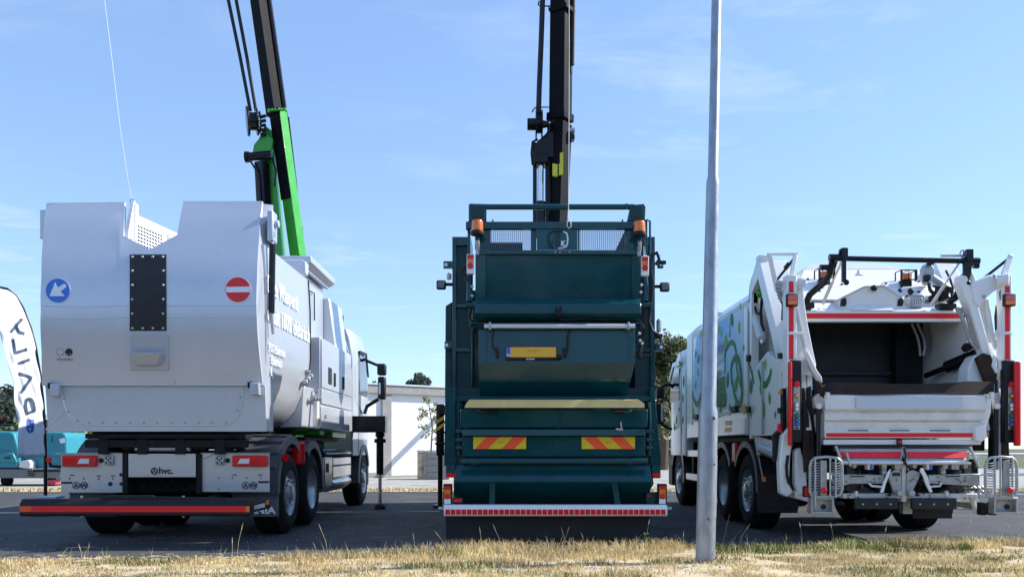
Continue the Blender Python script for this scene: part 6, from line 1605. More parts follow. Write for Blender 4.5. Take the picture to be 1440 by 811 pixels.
MB().cyl(P(1332, 516, 10.5), P(1377, 497, 10.1), 0.075, n=16).build('packer_cylinder', M['black'], rc)
MB().pslab([(1360, 537), (1362, 515), (1372, 499), (1386, 495), (1394, 500), (1384, 505), (1376, 515), (1386, 537)], 9.98, 0.22).build('cylinder_guard', w, W, bev=0.01)
MB().pslab([(1373, 503), (1383, 496), (1394, 499), (1403, 524), (1401, 539), (1386, 537)], 9.9, 0.06).build('rubber_shield', M['brown'], W, bev=0.01)
MB().pslab([(1358, 488), (1362, 481), (1370, 483), (1371, 489), (1362, 494)], 10.1, 0.12).build('hose_bracket', M['plastic'], W, bev=0.01)
# roof plates
def plate_y(py): return 10.62 + (420 - py) / 42.0 * 0.60
def RP(px, py): return P(px, py, plate_y(py))
rf = MB().slab([RP(1121, 421), RP(1124, 396), RP(1130, 379), RP(1346, 379), RP(1352, 396), RP(1334, 421)], (0, 0.10, -0.08)).build('roof_plate', w, W, bev=0.006)
MB().slab([P(1130, 378.5, 11.24), P(1141, 370.5, 11.3), P(1234, 370, 11.3), P(1274, 378, 11.24)], (0, 0.5, 0.0)).build('roof_ridge', w, W, bev=0.006)
mb = MB()
for a, b_ in ((1136, 393), (1171, 398), (1246, 399), (1292, 396), (1292, 411), (1184, 400), (1265, 408), (1152, 409), (1266, 410)): mb.dome(RP(a, b_), (0, -0.62, 0.78), 0.018 if b_ < 405 else 0.024, 0.02, 10)
mb.build('plugs', M['ink'], rf, kind='stuff')
ey = MB().cyl(RP(1202, 387), RP(1214, 387), 0.008, n=6).tube([RP(1205.5, 386), RP(1207.5, 380), RP(1209.5, 386)], 0.010, 6).build('lifting_eye', M['galv'], rf)
MB().pbox(1122, 420, 1345, 427, 10.70, 0.2).build('roof_gap', M['ink'], W)
MB().slab([P(1128, 437, 10.30), P(1355, 437, 10.30), P(1348, 425.5, 10.60), P(1124, 425.5, 10.60)], (0, 0.02, -0.07)).build('header_shelf', w, W, bev=0.006)
hd_ = MB().pbox(1128, 437.3, 1355.5, 452, 10.30, 0.10).build('header', w, W, bev=0.006)
MB().pbox(1129.5, 440.3, 1353.5, 447.5, 10.296, 0.0035).build('reflective_stripe', M['redtape'], hd_)
ch_ = MB().pslab([(1184, 436), (1184, 419), (1216, 403.5), (1243, 402.5), (1268, 418), (1271, 436)], 10.36, 0.22).build('centre_housing', w, W, bev=0.01)
MB().slab([P(1183, 419.5, 10.34), P(1215.5, 403.5, 10.34), P(1243.5, 402.3, 10.34), P(1269, 418.5, 10.34), P(1269, 417, 10.34), P(1244, 400.8, 10.34), P(1215, 402, 10.34), P(1183, 418, 10.34)], (0, 0.26, 0)).build('housing_cap', wg, ch_)
MB().lathe(P(1228, 405.5, 10.345), (0, -1, 0), [(0, 0.022), (0.01, 0.036), (0.03, 0.038), (0.04, 0.02)], 14).build('camera_knob', M['plastic'], ch_)
for a in (1187, 1267): MB().pslab([(a - 3, 420), (a + 3, 418.5), (a + 4, 424), (a + 3, 430), (a - 4, 430)], 10.335, 0.05).build('rubber_pad', M['plastic'], ch_, bev=0.008)
MB().slab([P(1206, 428.5, 10.345), P(1248, 428.5, 10.345), P(1258, 436, 10.28), P(1197, 436, 10.28)], (0, 0.06, 0.0)).build('lip', w, ch_)
for k in range(7): MB().cyl(P(1134 + k * 8, 435, 10.36), P(1137 + k * 8, 435, 10.36), 0.012, n=8).build('bolt', M['galv'], W) if k in (2, 3) else None
# amber beacons in cages
for px, py in ((1156, 392), (1269.5, 394.5)):
    o = RP(px, py); o = Vector((o.x, o.y - 0.14, o.z))
    k = 10.6 / F
    cg = MB().box(o.x - 0.075, o.x + 0.065, o.y + 0.02, o.y + 0.10, o.z - 0.12, o.z - 0.015).build('beacon_base', M['plastic'], W, bev=0.008)
    MB().lathe(o + Vector((0, 0.05, -0.015)), (0, 0, 1), [(0, 0.06), (0.02, 0.062), (0.022, 0.055), (0.07, 0.055), (0.085, 0.05), (0.09, 0)], 20).build('beacon_lens', M['orange'], cg)
    mb = MB(); x0, x1, y0, y1, z0, z1 = o.x - 0.10, o.x + 0.10, o.y - 0.03, o.y + 0.13, o.z - 0.12, o.z + 0.10
    for x in (x0, (x0 + x1) / 2, x1):
        mb.tube([(x, y0, z0 + 0.1), (x, y0, z1), (x, y1, z1), (x, y1, z0)], 0.009 if x != (x0 + x1) / 2 else 0.006, 6)
    for z in (z0 + 0.10, z1): mb.tube([(x0, y0, z), (x1, y0, z)], 0.008, 6)
    mb.box(x0, x0 + 0.02, y0, y0 + 0.02, z0, z1).box(x1 - 0.02, x1, y0, y0 + 0.02, z0 + 0.08, z1)
    mb.build('beacon_cage', M['plastic'], cg, kind='stuff')
# work light and camera cluster
wkl = MB().slab([P(1281, 432, 10.38), P(1280, 417, 10.38), P(1284, 413, 10.38), P(1299, 413, 10.38), P(1302, 418, 10.38), P(1299, 432, 10.38)], (0, 0.18, 0.02)).build('work_light', M['galv'], W, bev=0.01)
MB().pbox(1284, 418.5, 1298, 429, 10.372, 0.008).build('lamp_lens', M['lens'], wkl, bev=0.003)
for k in range(4): MB().pbox(1286 + k * 3, 419, 1286.6 + k * 3, 428.5, 10.368, 0.004).build('lens_bar', M['chassis'], wkl)
MB().dome(P(1280, 410, 10.45), (0.3, -1, 0), 0.042, 0.05, 14).cyl(P(1278, 414, 10.47), P(1275, 418, 10.5), 0.02, n=8).build('hose_end', M['plastic'], W)
vb = MB().pslab([(1299, 378), (1303, 370), (1310, 370), (1315, 379), (1314, 392), (1309, 400), (1302, 398)], 10.75, 0.12).build('valve_cluster', M['galv'], W, bev=0.012)
MB().dome(P(1308, 372, 10.72), (0, -0.4, 1), 0.045, 0.07, 14).build('valve_cap', M['plastic'], vb)
MB().pbox(1300, 386, 1309, 396, 10.73, 0.05).build('valve_block', M['ink'], vb)
cyr = MB().cyl(P(1310, 391, 10.68), P(1336, 409, 10.62), 0.055, n=16).build('lift_cylinder', M['galv'], W)
MB().cyl(P(1330, 405, 10.63), P(1341, 413, 10.60), 0.035, n=12).build('rod', M['ram'], cyr)
for pts, r_ in (([(1306, 398), (1308, 408), (1314, 414)], .022), ([(1318, 408), (1324, 418), (1332, 420)], .018), ([(1330, 380), (1336, 392), (1340, 405), (1338, 418)], .014), ([(1312, 402), (1322, 404), (1330, 416), (1340, 422)], .016)):
    MB().tube([P(a, b_, 10.5) for a, b_ in pts], r_, 7).build('hydraulic_hose', M['plastic'], W)
mb = MB()
for k in range(6): mb.box(P(1312 + k * 4.5, 0, 10.5).x - 0.03, P(1312 + k * 4.5, 0, 10.5).x + 0.03, 10.48, 10.56, wz(423 - (k % 3) * 6, 10.5), wz(415 - (k % 3) * 6, 10.5))
mb.build('valve_fittings', M['chassis'], vb, bev=0.006, kind='stuff')

# black bar above the hopper with its arms
YT = 10.0
tb = MB().cyl(P(1168, 363, YT), P(1376, 367.5, YT), 0.031, n=16).build('lift_bar', M['black'], W)
MB().cyl(P(1166, 362, YT), P(1186, 362.5, YT), 0.042, n=16).build('bar_sleeve', M['black'], tb)
MB().cyl(P(1356, 367, YT), P(1376.5, 367.5, YT), 0.042, n=16).build('bar_sleeve', M['black'], tb)
MB().pbox(1184, 348, 1193, 365, YT - 0.05, 0.10).pbox(1185, 364, 1190.5, 396, YT - 0.04, 0.05).build('bar_hook', M['black'], tb, bev=0.006)
MB().pbox(1360, 350, 1369.5, 367, YT - 0.05, 0.10).pslab([(1356, 367), (1368, 367), (1366, 385), (1362, 398), (1356.5, 398)], YT - 0.045, 0.05).build('bar_hook', M['black'], tb, bev=0.006)
MB().dome(P(1190, 397, YT - 0.03), (0, -1, 0), 0.035, 0.03, 12).build('hook_pin', M['black'], tb)
MB().dome(P(1361, 398, YT - 0.03), (0, -1, 0), 0.035, 0.03, 12).build('hook_pin', M['black'], tb)
MB().pslab([(1180, 358), (1181.5, 350), (1185, 358)], YT - 0.02, 0.04).build('bar_tip', M['black'], tb)
MB().tube([P(1354 + 4 * math.cos(a), 357 + 5.5 * math.sin(a), YT) for a in [k * 0.524 for k in range(12)]], 0.008, 6, close=True).build('bar_ring', M['galv'], tb)
MB().cyl(P(1323, 359.2, YT + 0.1), P(1355, 359.2, YT + 0.1), 0.020, n=10).build('white_tube', M['white'], tb)
MB().tube([P(1171, 367, YT), P(1166, 386, 10.05), P(1160, 396, 10.12), P(1148, 406, 10.22), P(1139, 414, 10.3), P(1133, 427, 10.34)], 0.040, 12).build('swing_arm', M['black'], tb)
MB().tube([P(1363, 370, YT), P(1358, 386, 10.03), P(1350, 394, 10.1), P(1350, 406, 10.2), P(1344, 418, 10.3), P(1333, 427, 10.34)], 0.040, 12).build('swing_arm', M['black'], tb)
MB().pbox(1127, 424.5, 1146, 433, 10.27, 0.14).build('arm_foot', M['black'], W, bev=0.012)
MB().pbox(1322, 426, 1346, 434, 10.27, 0.14).build('arm_foot', M['black'], W, bev=0.012)
MB().cyl(P(1153, 376, 10.02), P(1165, 376, 10.02), 0.034, n=14).tube([P(1165, 376, 10.02), P(1174, 377, 10.02), P(1177, 368, 10.02)], 0.012, 6).build('roller', M['black'], tb)
MB().cyl(P(1369, 374, 10.02), P(1376, 374, 10.02), 0.03, n=14).build('roller', M['black'], tb)
for (a, b_, c_, d_) in ((1183, 369, 1157, 427), (1349, 369, 1309, 429)):
    gs = MB().cyl(P(a, b_, 10.02), P((a + c_) / 2, (b_ + d_) / 2, 10.16), 0.012, n=8).build('gas_strut', M['ram'], tb)
    MB().cyl(P((a + c_) / 2, (b_ + d_) / 2, 10.16), P(c_, d_, 10.33), 0.020, n=10).build('strut_body', M['alu'], gs)

# rear corner posts with red strips
def corner(sg_, px0, px1, lampx, red_dx):
    Y0 = 9.86
    p = MB().pbox(px0, 386, px1, 545, Y0, 0.16).build('corner_post', w, W, bev=0.01)
    sx0, sx1 = ((1109.5, 1116) if sg_ < 0 else (1413.5, 1420))
    for y0_, y1_ in ((395.5, 411), (429, 466), (470.5, 505)): MB().pbox(sx0, y0_, sx1, y1_, Y0 - 0.004, 0.0035).build('red_strip', M['redtape'], p)
    for py in (466.5,): MB().pbox(px0 - 1 if sg_ > 0 else px0, py, px1 if sg_ > 0 else px1 + 8, py + 3.5, Y0 - 0.012, 0.06).build('cross_tab', w, p, bev=0.004)
    lb = MB().pbox(lampx, 412.5, lampx + 15.5, 430, Y0 - 0.07, 0.066).build('marker_lamp', M['plastic'], p, bev=0.01)
    MB().pbox(lampx + 1.5, 414.5, lampx + 14, 422, Y0 - 0.085, 0.018).build('red_lens', mat('pinkish_red_lens', (0.62, 0.10, 0.08), 0.2, coat=0.5) if 'pl' not in M else M['pl'], lb, bev=0.004)
    MB().pbox(lampx + 1.5, 422.2, lampx + 14, 428, Y0 - 0.085, 0.018).build('orange_lens', M['orange'], lb, bev=0.004)
    return p
pL = corner(-1, 1106.5, 1120.5, 1107, 0)
pR = corner(1, 1411.5, 1423, 1413.5, 0)
# tube frames on top of the posts
for (pts, pr) in (([(1079.5, 358), (1120.5, 357.5)], None),):
    fr_ = MB().cyl(P(1078.5, 358, 10.15), P(1121, 357.5, 10.15), 0.022, n=4).build('top_frame', w, W)
    MB().beam(P(1082, 359, 10.15), P(1093, 410, 10.3), 0.045, 0.06).build('frame_leg', w, fr_, bev=0.004)
    MB().beam(P(1118.5, 359, 10.15), P(1111, 398, 10.02), 0.045, 0.045).build('frame_leg', M['whiteg'], fr_, bev=0.004)
    MB().cyl(P(1116, 364, 10.15), P(1089, 398, 10.3), 0.016, n=8).build('stay_rod', M['plastic'], fr_)
    MB().cyl(P(1110, 370, 10.18), P(1104, 378, 10.2), 0.028, n=8).build('rod_sleeve', M['plastic'], fr_)
fr_ = MB().beam(P(1421, 361, 10.1), P(1411.5, 386, 10.02), 0.06, 0.045).build('top_frame', w, W, bev=0.004)
MB().beam(P(1411, 384, 10.02), P(1411, 402, 9.98), 0.05, 0.05).build('frame_leg', w, fr_, bev=0.004)
MB().cyl(P(1419, 363, 10.1), P(1380, 394, 10.3), 0.018, n=8).build('stay_rod', M['plastic'], fr_)
MB().cyl(P(1418, 360, 10.1), P(1423, 362, 10.1), 0.03, n=10).build('frame_tip', w, fr_, bev=0.004)
# folded bin arms in white steel
def arm(pts, ww, Y, name='bin_arm', m=None, par=W, t=0.12):
    o = MB()
    for (a, b_) in zip(pts, pts[1:]): o.beam(P(a[0], a[1], Y), P(b_[0], b_[1], Y), ww * Y / F, t)
    return o
def ribbon(pts, Y, t, name, m, par, bev=0.01):      # outline polygon with thickness
    return MB().pslab(pts, Y, t).build(name, m, par, bev=bev)
aL = ribbon([(1121, 393), (1128, 395), (1131, 420), (1136, 455), (1143, 490), (1148, 512), (1147, 519), (1140, 518), (1134, 490), (1127, 455), (1121, 430)], 9.95, 0.14, 'bin_arm', w, W)
MB().lathe(P(1124, 399, 9.93), (0, -1, 0), [(0, 0.062), (0.05, 0.062), (0.06, 0.045)], 18).build('arm_pivot', wg, aL)
ribbon([(1133, 488), (1140, 500), (1149, 520), (1156, 530), (1157, 538), (1152, 536), (1142, 522), (1134, 505)], 9.87, 0.08, 'arm_link', wg, aL)
aR = ribbon([(1352, 386), (1360, 388), (1372, 420), (1382, 455), (1392, 492), (1400, 520), (1396, 528), (1389, 522), (1378, 480), (1364, 432), (1350, 398)], 9.95, 0.16, 'bin_arm', w, W)
ribbon([(1366, 398), (1392, 386), (1400, 388), (1404, 396), (1404, 406), (1396, 411), (1388, 418), (1378, 432), (1370, 425)], 9.93, 0.14, 'bin_arm', w, W, 0.015)
MB().lathe(P(1402, 395, 9.92), (0.8, -0.5, 0), [(0, 0.075), (0.12, 0.075), (0.125, 0.05)], 18).build('arm_pivot', w, aR)
for a, b_ in ((1398, 388), (1384, 417)): MB().dome(P(a, b_, 9.925), (0, -1, 0), 0.022, 0.02, 10).build('pin', M['galv'], aR)
ribbon([(1360, 375), (1364, 373), (1376, 400), (1388, 430), (1393, 455), (1398, 480), (1393, 482), (1386, 455), (1378, 425)], 10.05, 0.06, 'arm_link', wg, aR)
ribbon([(1386, 420), (1391, 420), (1398, 465), (1402, 478), (1409, 490), (1400, 492), (1392, 470)], 10.02, 0.05, 'arm_link', w, aR)
ribbon([(1400, 470), (1403, 464), (1410, 463), (1412, 468), (1404, 474)], 9.96, 0.06, 'arm_lug', w, aR)
mb = [(1399, 502), (1397, 514), (1401, 522), (1406, 518), (1405, 508)]
MB().tube([P(a, b_, 9.9) for a, b_ in mb], 0.028, 8, close=True).build('arm_ring', w, aR)
ribbon([(1396, 520), (1402, 522), (1408, 560), (1412, 600), (1414, 660), (1404, 660), (1404, 600), (1399, 560)], 9.92, 0.08, 'lower_arm', w, aR)
for pts in ([(1347, 432), (1352, 440), (1362, 470), (1374, 485), (1383, 492)], [(1352, 432), (1360, 445), (1366, 470), (1380, 488)], [(1344, 432), (1356, 455), (1362, 478), (1372, 490)]):
    MB().tube([P(a, b_, 10.0) for a, b_ in pts], 0.016, 7).build('silver_hose', M['galv'], W)
ribbon([(1402, 428), (1405, 426), (1405, 460), (1401, 465), (1400, 445)], 10.0, 0.04, 'rubber_strip', M['brown'], W)
MB().tube([P(1409, 384, 9.95), P(1410, 400, 9.93), P(1406, 412, 9.93), P(1407, 422, 9.93)], 0.008, 6).build('cable', M['plastic'], W)
# hydraulics beside the left post
mb = MB()
for k in range(5): mb.cyl(P(1092 + k, 398 + k * 5, 10.1), P(1102 - k, 400 + k * 5, 10.05), 0.035 - 0.003 * k, n=12)
mb.build('hydraulic_fittings', M['galv'], W, kind='stuff')
for pts in ([(1100, 425), (1104, 440), (1104, 470), (1106, 490)], [(1103, 432), (1106, 445), (1105, 460)], [(1096, 418), (1101, 428), (1100, 450)]):
    MB().tube([P(a, b_, 10.08) for a, b_ in pts], 0.014, 6).build('hydraulic_hose', M['plastic'], W)

# red grab rails and control panels
def controls(gx0, gx1, kx0, kx1, pan0, pan1, pv):
    Yc = 9.80
    gr = MB().tube([P((gx0 + gx1) / 2, 509, Yc), P((gx0 + gx1) / 2, 520, Yc - 0.02), P((gx0 + gx1) / 2, 615, Yc - 0.02), P((gx0 + gx1) / 2, 626, Yc)], (gx1 - gx0) / 2 * Yc / F, 12).build('grab_rail', M['red'], W, bev=0.01)
    kp = MB().pbox(kx0, 506, kx1, 622, Yc + 0.02, 0.10).build('control_box', M['plastic'], W, bev=0.012)
    fp = MB().pbox(pan0, 543, pan1, 603.5, Yc + 0.015, 0.006).build('button_panel', M['galv'], kp, bev=0.002)
    cxp = (pan0 + pan1) / 2
    bts = [(540, 0.030, M['red']), (556.5, 0.018, M['plate']), (569.5, 0.022, M['signwhite']), (575, 0.020, M['signwhite']), (584, 0.020, mat('green_button', (0.02, 0.28, 0.08), 0.35)), (590, 0.020, M['blue']), (596, 0.020, M['blue'])]
    for py, r_, m_ in bts: MB().lathe(P(cxp, py, Yc + 0.014), (0, -1, 0), [(0, r_ * 1.15), (0.008, r_ * 1.15), (0.01, r_), (0.024, r_ * 0.9)], 14).build('button', m_, fp)
    for py, r_, m_ in bts[1:]: MB().tube([P(cxp, py, Yc + 0.012) + Vector((r_ * 1.3 * math.cos(a), 0, r_ * 1.3 * math.sin(a))) for a in [k * 0.524 for k in range(12)]], 0.004, 5, close=True).build('bezel', M['ink'], fp)
    MB().pbox(pan0 + 2, 600.5, pan1 - 2, 602.8, Yc + 0.013, 0.003).build('socket', M['ink'], fp)
    return kp
controls(1108, 1113.8, 1112.5, 1128, 1116, 1125, 0)
controls(1425.5, 1435, 1413, 1428, 1418, 1426.5, 0)
ribbon([(1413, 560), (1417, 556), (1420, 640), (1426, 655), (1415, 660), (1410, 640)], 9.86, 0.04, 'rubber_skirt', M['brown'], W)
ribbon([(1128, 545), (1132, 545), (1138, 590), (1140, 640), (1139, 662), (1131, 664), (1129, 600)], 9.86, 0.04, 'rubber_skirt', M['brown'], W)
ribbon([(1134, 545), (1141, 542), (1144, 600), (1145, 650), (1139, 655), (1138, 600)], 9.92, 0.04, 'rubber_skirt', M['flap'], W)
# side marker details on the flank
mk = MB().pbox(1094, 595, 1101, 608, 10.0, 0.06).build('marker_lamp', M['redlens'], W, bev=0.02)
MB().pbox(1096, 549, 1101, 554, 10.02, 0.05).build('amber_marker', M['orange'], W, bev=0.006)
MB().pbox(1101, 546, 1106, 612, 10.02, 0.1).build('post_channel', M['chassis'], W, bev=0.006)
# lower left arm, galvanised tube and white castings
la = ribbon([(1100, 612), (1110, 600), (1116, 620), (1112, 640), (1110, 680), (1116, 692), (1108, 699), (1098, 694), (1096, 650)], 9.95, 0.14, 'lower_arm', w, W, 0.02)
ribbon([(1118, 632), (1126, 628), (1134, 660), (1136, 690), (1124, 698), (1118, 680)], 9.98, 0.12, 'lower_arm', w, W, 0.02)
MB().tube([P(1108, 640, 9.94), P(1106, 655, 9.93), P(1107, 670, 9.93), P(1110, 680, 9.93)], 0.018, 7).build('cable', M['plastic'], la)
MB().cyl(SX(1072, 630, XA + 0.05), SX(1096, 640, XA + 0.05), 0.075, n=18).build('galvanised_tube', M['galv'], W)
ribbon([(1090, 610), (1100, 600), (1106, 612), (1100, 640), (1090, 650)], 10.05, 0.12, 'bracket', M['chassis'], W)
MB().slab([SX(1060, 612, XA + 0.02), SX(1094, 622, XA + 0.02), SX(1090, 634, XA + 0.02), SX(1064, 640, XA + 0.02)], (0.03, 0, 0)).build('bracket', wg, W, bev=0.004)
ribbon([(1118, 690), (1150, 690), (1150, 706), (1140, 706), (1118, 700)], 10.0, 0.2, 'bracket', M['whiteg'], W, 0.006)
# black cylinders left and right of the tub
for px, tx in ((1151, 1151), (1401, 1396)):
    bc = MB().cyl(P(px, 570, 9.75), P(px, 648, 9.72), 0.028, n=14).build('lift_cylinder', M['black'], W)
    MB().lathe(P(px, 571, 9.72), (0, -1, 0), [(0, 0.032), (0.03, 0.032), (0.03, 0.018)], 16).build('cylinder_eye', wg, bc)
ribbon([(1146, 560), (1152, 553), (1159, 558), (1160, 600), (1156, 625), (1150, 600)], 9.82, 0.12, 'tub_cheek', wg, W)
ribbon([(1388, 555), (1395, 560), (1394, 580), (1386, 605), (1378, 612), (1376, 600), (1384, 580)], 9.72, 0.12, 'tub_cheek', w, W)
MB().pbox(1138, 548, 1146, 660, 9.98, 0.1).build('dark_recess', M['chassis'], W)
MB().pbox(1396, 560, 1412, 660, 10.02, 0.1).build('dark_recess', M['chassis'], W)

# rubber lip and tub
Yl = 9.70
NL = 24; vs = []
for i in range(NL + 1):
    t = i / NL; px = 1150 + 248 * t
    top_ = 538.5 - 1.2 * math.sin(t * 9) - (1.5 if t > 0.8 else 0) + 2 * (t < 0.05); bot = 553.5 + 1.0 * math.sin(t * 7)
    dy = 0.015 * math.sin(t * 14)
    vs += [P(px, top_, Yl + 0.05 + dy), P(px, bot, Yl + dy), P(px, bot, Yl + 0.025 + dy), P(px, top_, Yl + 0.075 + dy)]
MB().add(vs, [(4 * i + a, 4 * i + (a + 1) % 4, 4 * i + 4 + (a + 1) % 4, 4 * i + 4 + a) for i in range(NL) for a in range(4)] + [(0, 1, 2, 3), (4 * NL, 4 * NL + 1, 4 * NL + 2, 4 * NL + 3)]).build('rubber_lip', M['brown'], W)
ribbon([(1146, 534), (1152, 536), (1161, 552), (1161, 560), (1154, 556)], 9.72, 0.03, 'rubber_lip', M['brown'], W, 0.004)
for px in (1165, 1401): MB().cyl(P(px, 534, 9.68), P(px, 552, 9.68), 0.018, n=10).build('lip_pin', M['chassis'], W)
for px in (1165, 1396): MB().pslab([(px - 2.5, 551), (px + 2.5, 551), (px + 1.5, 560), (px - 1.5, 560)], 9.665, 0.05).build('lip_bracket', w, W)
tubp = [YZ(9.74, 553), YZ(9.70, 556), YZ(9.68, 575), YZ(9.73, 578), YZ(9.70, 581), YZ(9.70, 590), YZ(9.74, 592), YZ(9.71, 594), YZ(9.73, 603), YZ(9.70, 606), YZ(9.70, 615.5), (9.95, wz(616, 9.8)), (9.95, wz(553, 9.8))]
tu = MB().prism(tubp, 'x', wx(1160, 9.7), wx(1386, 9.7)).build('tub', wg, W, bev=0.004)
MB().slab([P(1204, 557, 9.685), P(1352, 557, 9.685), P(1352, 575, 9.665), P(1204, 575, 9.665)], (0, 0.006, 0)).build('wear_plate', M['steel'], tu, bev=0.002)
MB().pbox(1162, 608.5, 1368, 614, 9.695, 0.0035).build('reflective_stripe', M['redtape'], tu)
mb = MB()
for a in (1193, 1251, 1308): mb.pbox(a, 604.3, a + 28, 605.6, 9.697, 0.006)
mb.build('slots', M['ink'], tu, kind='stuff')
tbm = MB().pbox(1158, 617.5, 1380, 625, 9.72, 0.12).build('tub_beam', w, W, bev=0.008)
MB().pslab([(1372, 600), (1386, 596), (1388, 615), (1380, 622), (1372, 618)], 9.66, 0.1).build('beam_end', w, tbm, bev=0.01)
tlm = MB().pbox(1262.5, 617, 1269, 627, 9.68, 0.04).build('small_lamp', M['plastic'], tbm, bev=0.006)
MB().pbox(1263.5, 618.5, 1268, 623, 9.674, 0.007).build('red_lens', M['redlens'], tlm)
MB().pbox(1176, 625.3, 1368, 634, 9.86, 0.1).build('grey_band', mat('grey_painted_band', (0.20, 0.21, 0.21), 0.5), W)

# bin lifter: red flaps, combs, arms, levers
YF = 9.55
for (a, b_) in ((1181, 1269), (1275, 1361)):
    f_ = MB().slab([P(a - 1, 631, YF + 0.08), P(b_ + 2, 631, YF + 0.08), P(b_ - 1, 648, YF), P(a + 2, 648, YF)], (0, 0.02, 0)).build('lifter_flap', M['galv'], W, bev=0.003)
    f2 = MB().slab([P(a, 634.5, YF + 0.055), P(b_ - 1, 634.5, YF + 0.055), P(b_ - 3, 643.5, YF + 0.013), P(a + 3, 643.5, YF + 0.013)], (0, -0.003, 0)).build('red_strip', M['redtape'], f_)
    MB().cyl(P(a, 650, YF), P(b_, 650, YF), 0.020, n=10).build('flap_rod', M['alu'], f_)
    MB().cyl(P(a, 632, YF + 0.08), P(b_, 632, YF + 0.08), 0.010, n=8).build('flap_edge', M['galv'], f_)
for (p0_, p1_) in (((1175, 627), (1184, 650)), ((1364, 628), (1376, 656)), ((1190, 636), (1196, 655)), ((1270, 628), (1276, 660)), ((1362, 636), (1360, 648))):
    MB().cyl(P(*p0_, YF - 0.01), P(*p1_, YF - 0.01), 0.016, n=8).build('lifter_rod', M['galv'], W)
MB().tube([P(1271, 628, YF - 0.02), P(1274, 640, YF - 0.03), P(1272, 648, YF - 0.03), P(1276, 656, YF - 0.02), P(1275, 664, YF)], 0.013, 7).build('cable', M['plastic'], W)
cmb = MB().pbox(1185, 650, 1366, 653.5, YF + 0.03, 0.08).build('comb_bar', M['galv'], W, bev=0.003)
for a, ww, hh in ((1199, 6, 8), (1220, 9, 10), (1240, 8, 9), (1258, 11, 10), (1283, 7, 8), (1303, 9, 10), (1326, 8, 9), (1338, 12, 10), (1355, 7, 8)):
    c1 = MB().pslab([(a, 650.5), (a + ww, 650.5), (a + ww - 1, 650 + hh), (a + 1, 650 + hh)], YF + 0.01, 0.1).build('comb_block', M['galv'] if a not in (1220, 1303) else w, cmb, bev=0.006)
for a in (1223.5, 1307): MB().pbox(a, 653, a + 4, 660, YF + 0.004, 0.01).build('blue_insert', M['eublue'], cmb)
for px, s_ in ((1243, -1), (1326, 1)): MB().pbox(px - 2, 656, px + 4, 668, YF + 0.03, 0.08).dome(P(px, 664, YF + 0.02), (0, -1, 0), 0.03, 0.03, 10).build('hook', M['galv'], cmb, bev=0.006)
# deep structure behind the lifter
MB().pbox(1180, 645, 1375, 692, 9.98, 0.06).build('lifter_back', M['chassis'], W)
for pts in ([(1186, 655), (1190, 655), (1215, 668), (1186, 668)], [(1366, 655), (1362, 655), (1336, 668), (1366, 668)], [(1186, 684), (1208, 678), (1232, 694), (1186, 697)], [(1366, 684), (1345, 678), (1318, 694), (1366, 697)]):
    MB().pslab(pts, 9.86, 0.1).build('gusset', M['olive'], W, bev=0.006)
for pts, nm in (([(1184, 668), (1192, 666.5), (1244, 667.5), (1242, 679.5), (1196, 680), (1184, 683)], 0), ([(1306, 667.5), (1358, 666), (1364, 665.5), (1378, 666), (1378, 683), (1358, 682), (1306, 679.5)], 1)):
    am = MB().pslab(pts, YF + 0.02, 0.12).build('lifter_arm', M['galv'], W, bev=0.006)
    a0 = 1196 if nm == 0 else 1330
    MB().pbox(a0, 668.5, a0 + 20, 670.2, YF + 0.012, 0.009).build('slot', M['ink'], am)
for s_, pts in ((-1, [(1254, 660), (1240, 692), (1238.5, 692.5)]), (1, [(1297, 659), (1306, 690)])):
    pass
ribbon([(1249, 663), (1253, 658.5), (1252, 665), (1246, 680), (1243, 692), (1238, 692.5), (1242, 680)], YF - 0.04, 0.025, 'lever', w, W, 0.006)
ribbon([(1296, 657), (1299, 659.5), (1305, 670), (1308, 682), (1312, 691.5), (1308, 692), (1302, 680), (1298, 668), (1294, 662)], YF - 0.04, 0.025, 'lever', w, W, 0.006)
ribbon([(1252, 664), (1262, 658), (1268, 662), (1268, 690), (1266, 697), (1258, 694), (1250, 672)], YF + 0.03, 0.05, 'pivot_plate', M['galv'], W)
ribbon([(1276, 662), (1284, 660), (1294, 664), (1293, 672), (1284, 690), (1280, 698), (1275, 696)], YF + 0.03, 0.05, 'pivot_plate', M['galv'], W)
MB().pbox(1268.2, 650, 1275, 705, YF + 0.06, 0.12).build('centre_post', M['whiteg'], W, bev=0.006)
for px in (1263.5, 1280): MB().lathe(P(px, 693, YF - 0.0), (0, -1, 0), [(0, 0.036), (0.05, 0.036), (0.056, 0.03)], 18).build('roller_end', M['galv'], W)
for px in (1251, 1289): MB().dome(P(px, 695, YF + 0.02), (0, -1, 0), 0.02, 0.03, 10).build('bolt', M['plastic'], W)
MB().pbox(1255, 664, 1266, 669, YF + 0.025, 0.008).build('plate_hole', M['ink'], W)
for pts in ([(1222, 679), (1226, 683), (1240, 684)], [(1306, 684), (1322, 683), (1324, 678)]):
    MB().tube([P(a, b_, YF - 0.02) for a, b_ in pts], 0.012, 7).build('pull_bar', M['alu'], W)
xb = MB().pbox(1186, 693.5, 1375, 700.5, YF + 0.10, 0.14).build('cross_beam', wg, W, bev=0.008)
for a in (1203, 1330): MB().pbox(a, 690, a + 4, 698, YF + 0.07, 0.05).build('lug', w, xb, bev=0.004)
for (a, b_) in ((1202.5, 1263.5), (1283, 1345.5)):
    bd1 = MB().pbox(a, 700, b_, 715.5, YF + 0.0, 0.05).build('rubber_buffer', M['flap'], W, bev=0.006)
    for k in range(3): MB().dome(P(a + 11 + k * 19.5, 708.5, YF), (0, -1, 0), 0.013, 0.008, 10).build('bolt', M['galv'], bd1)
MB().pbox(1284, 715.8, 1339, 728.5, 9.80, 0.02).build('mud_flap', M['flap'], W)
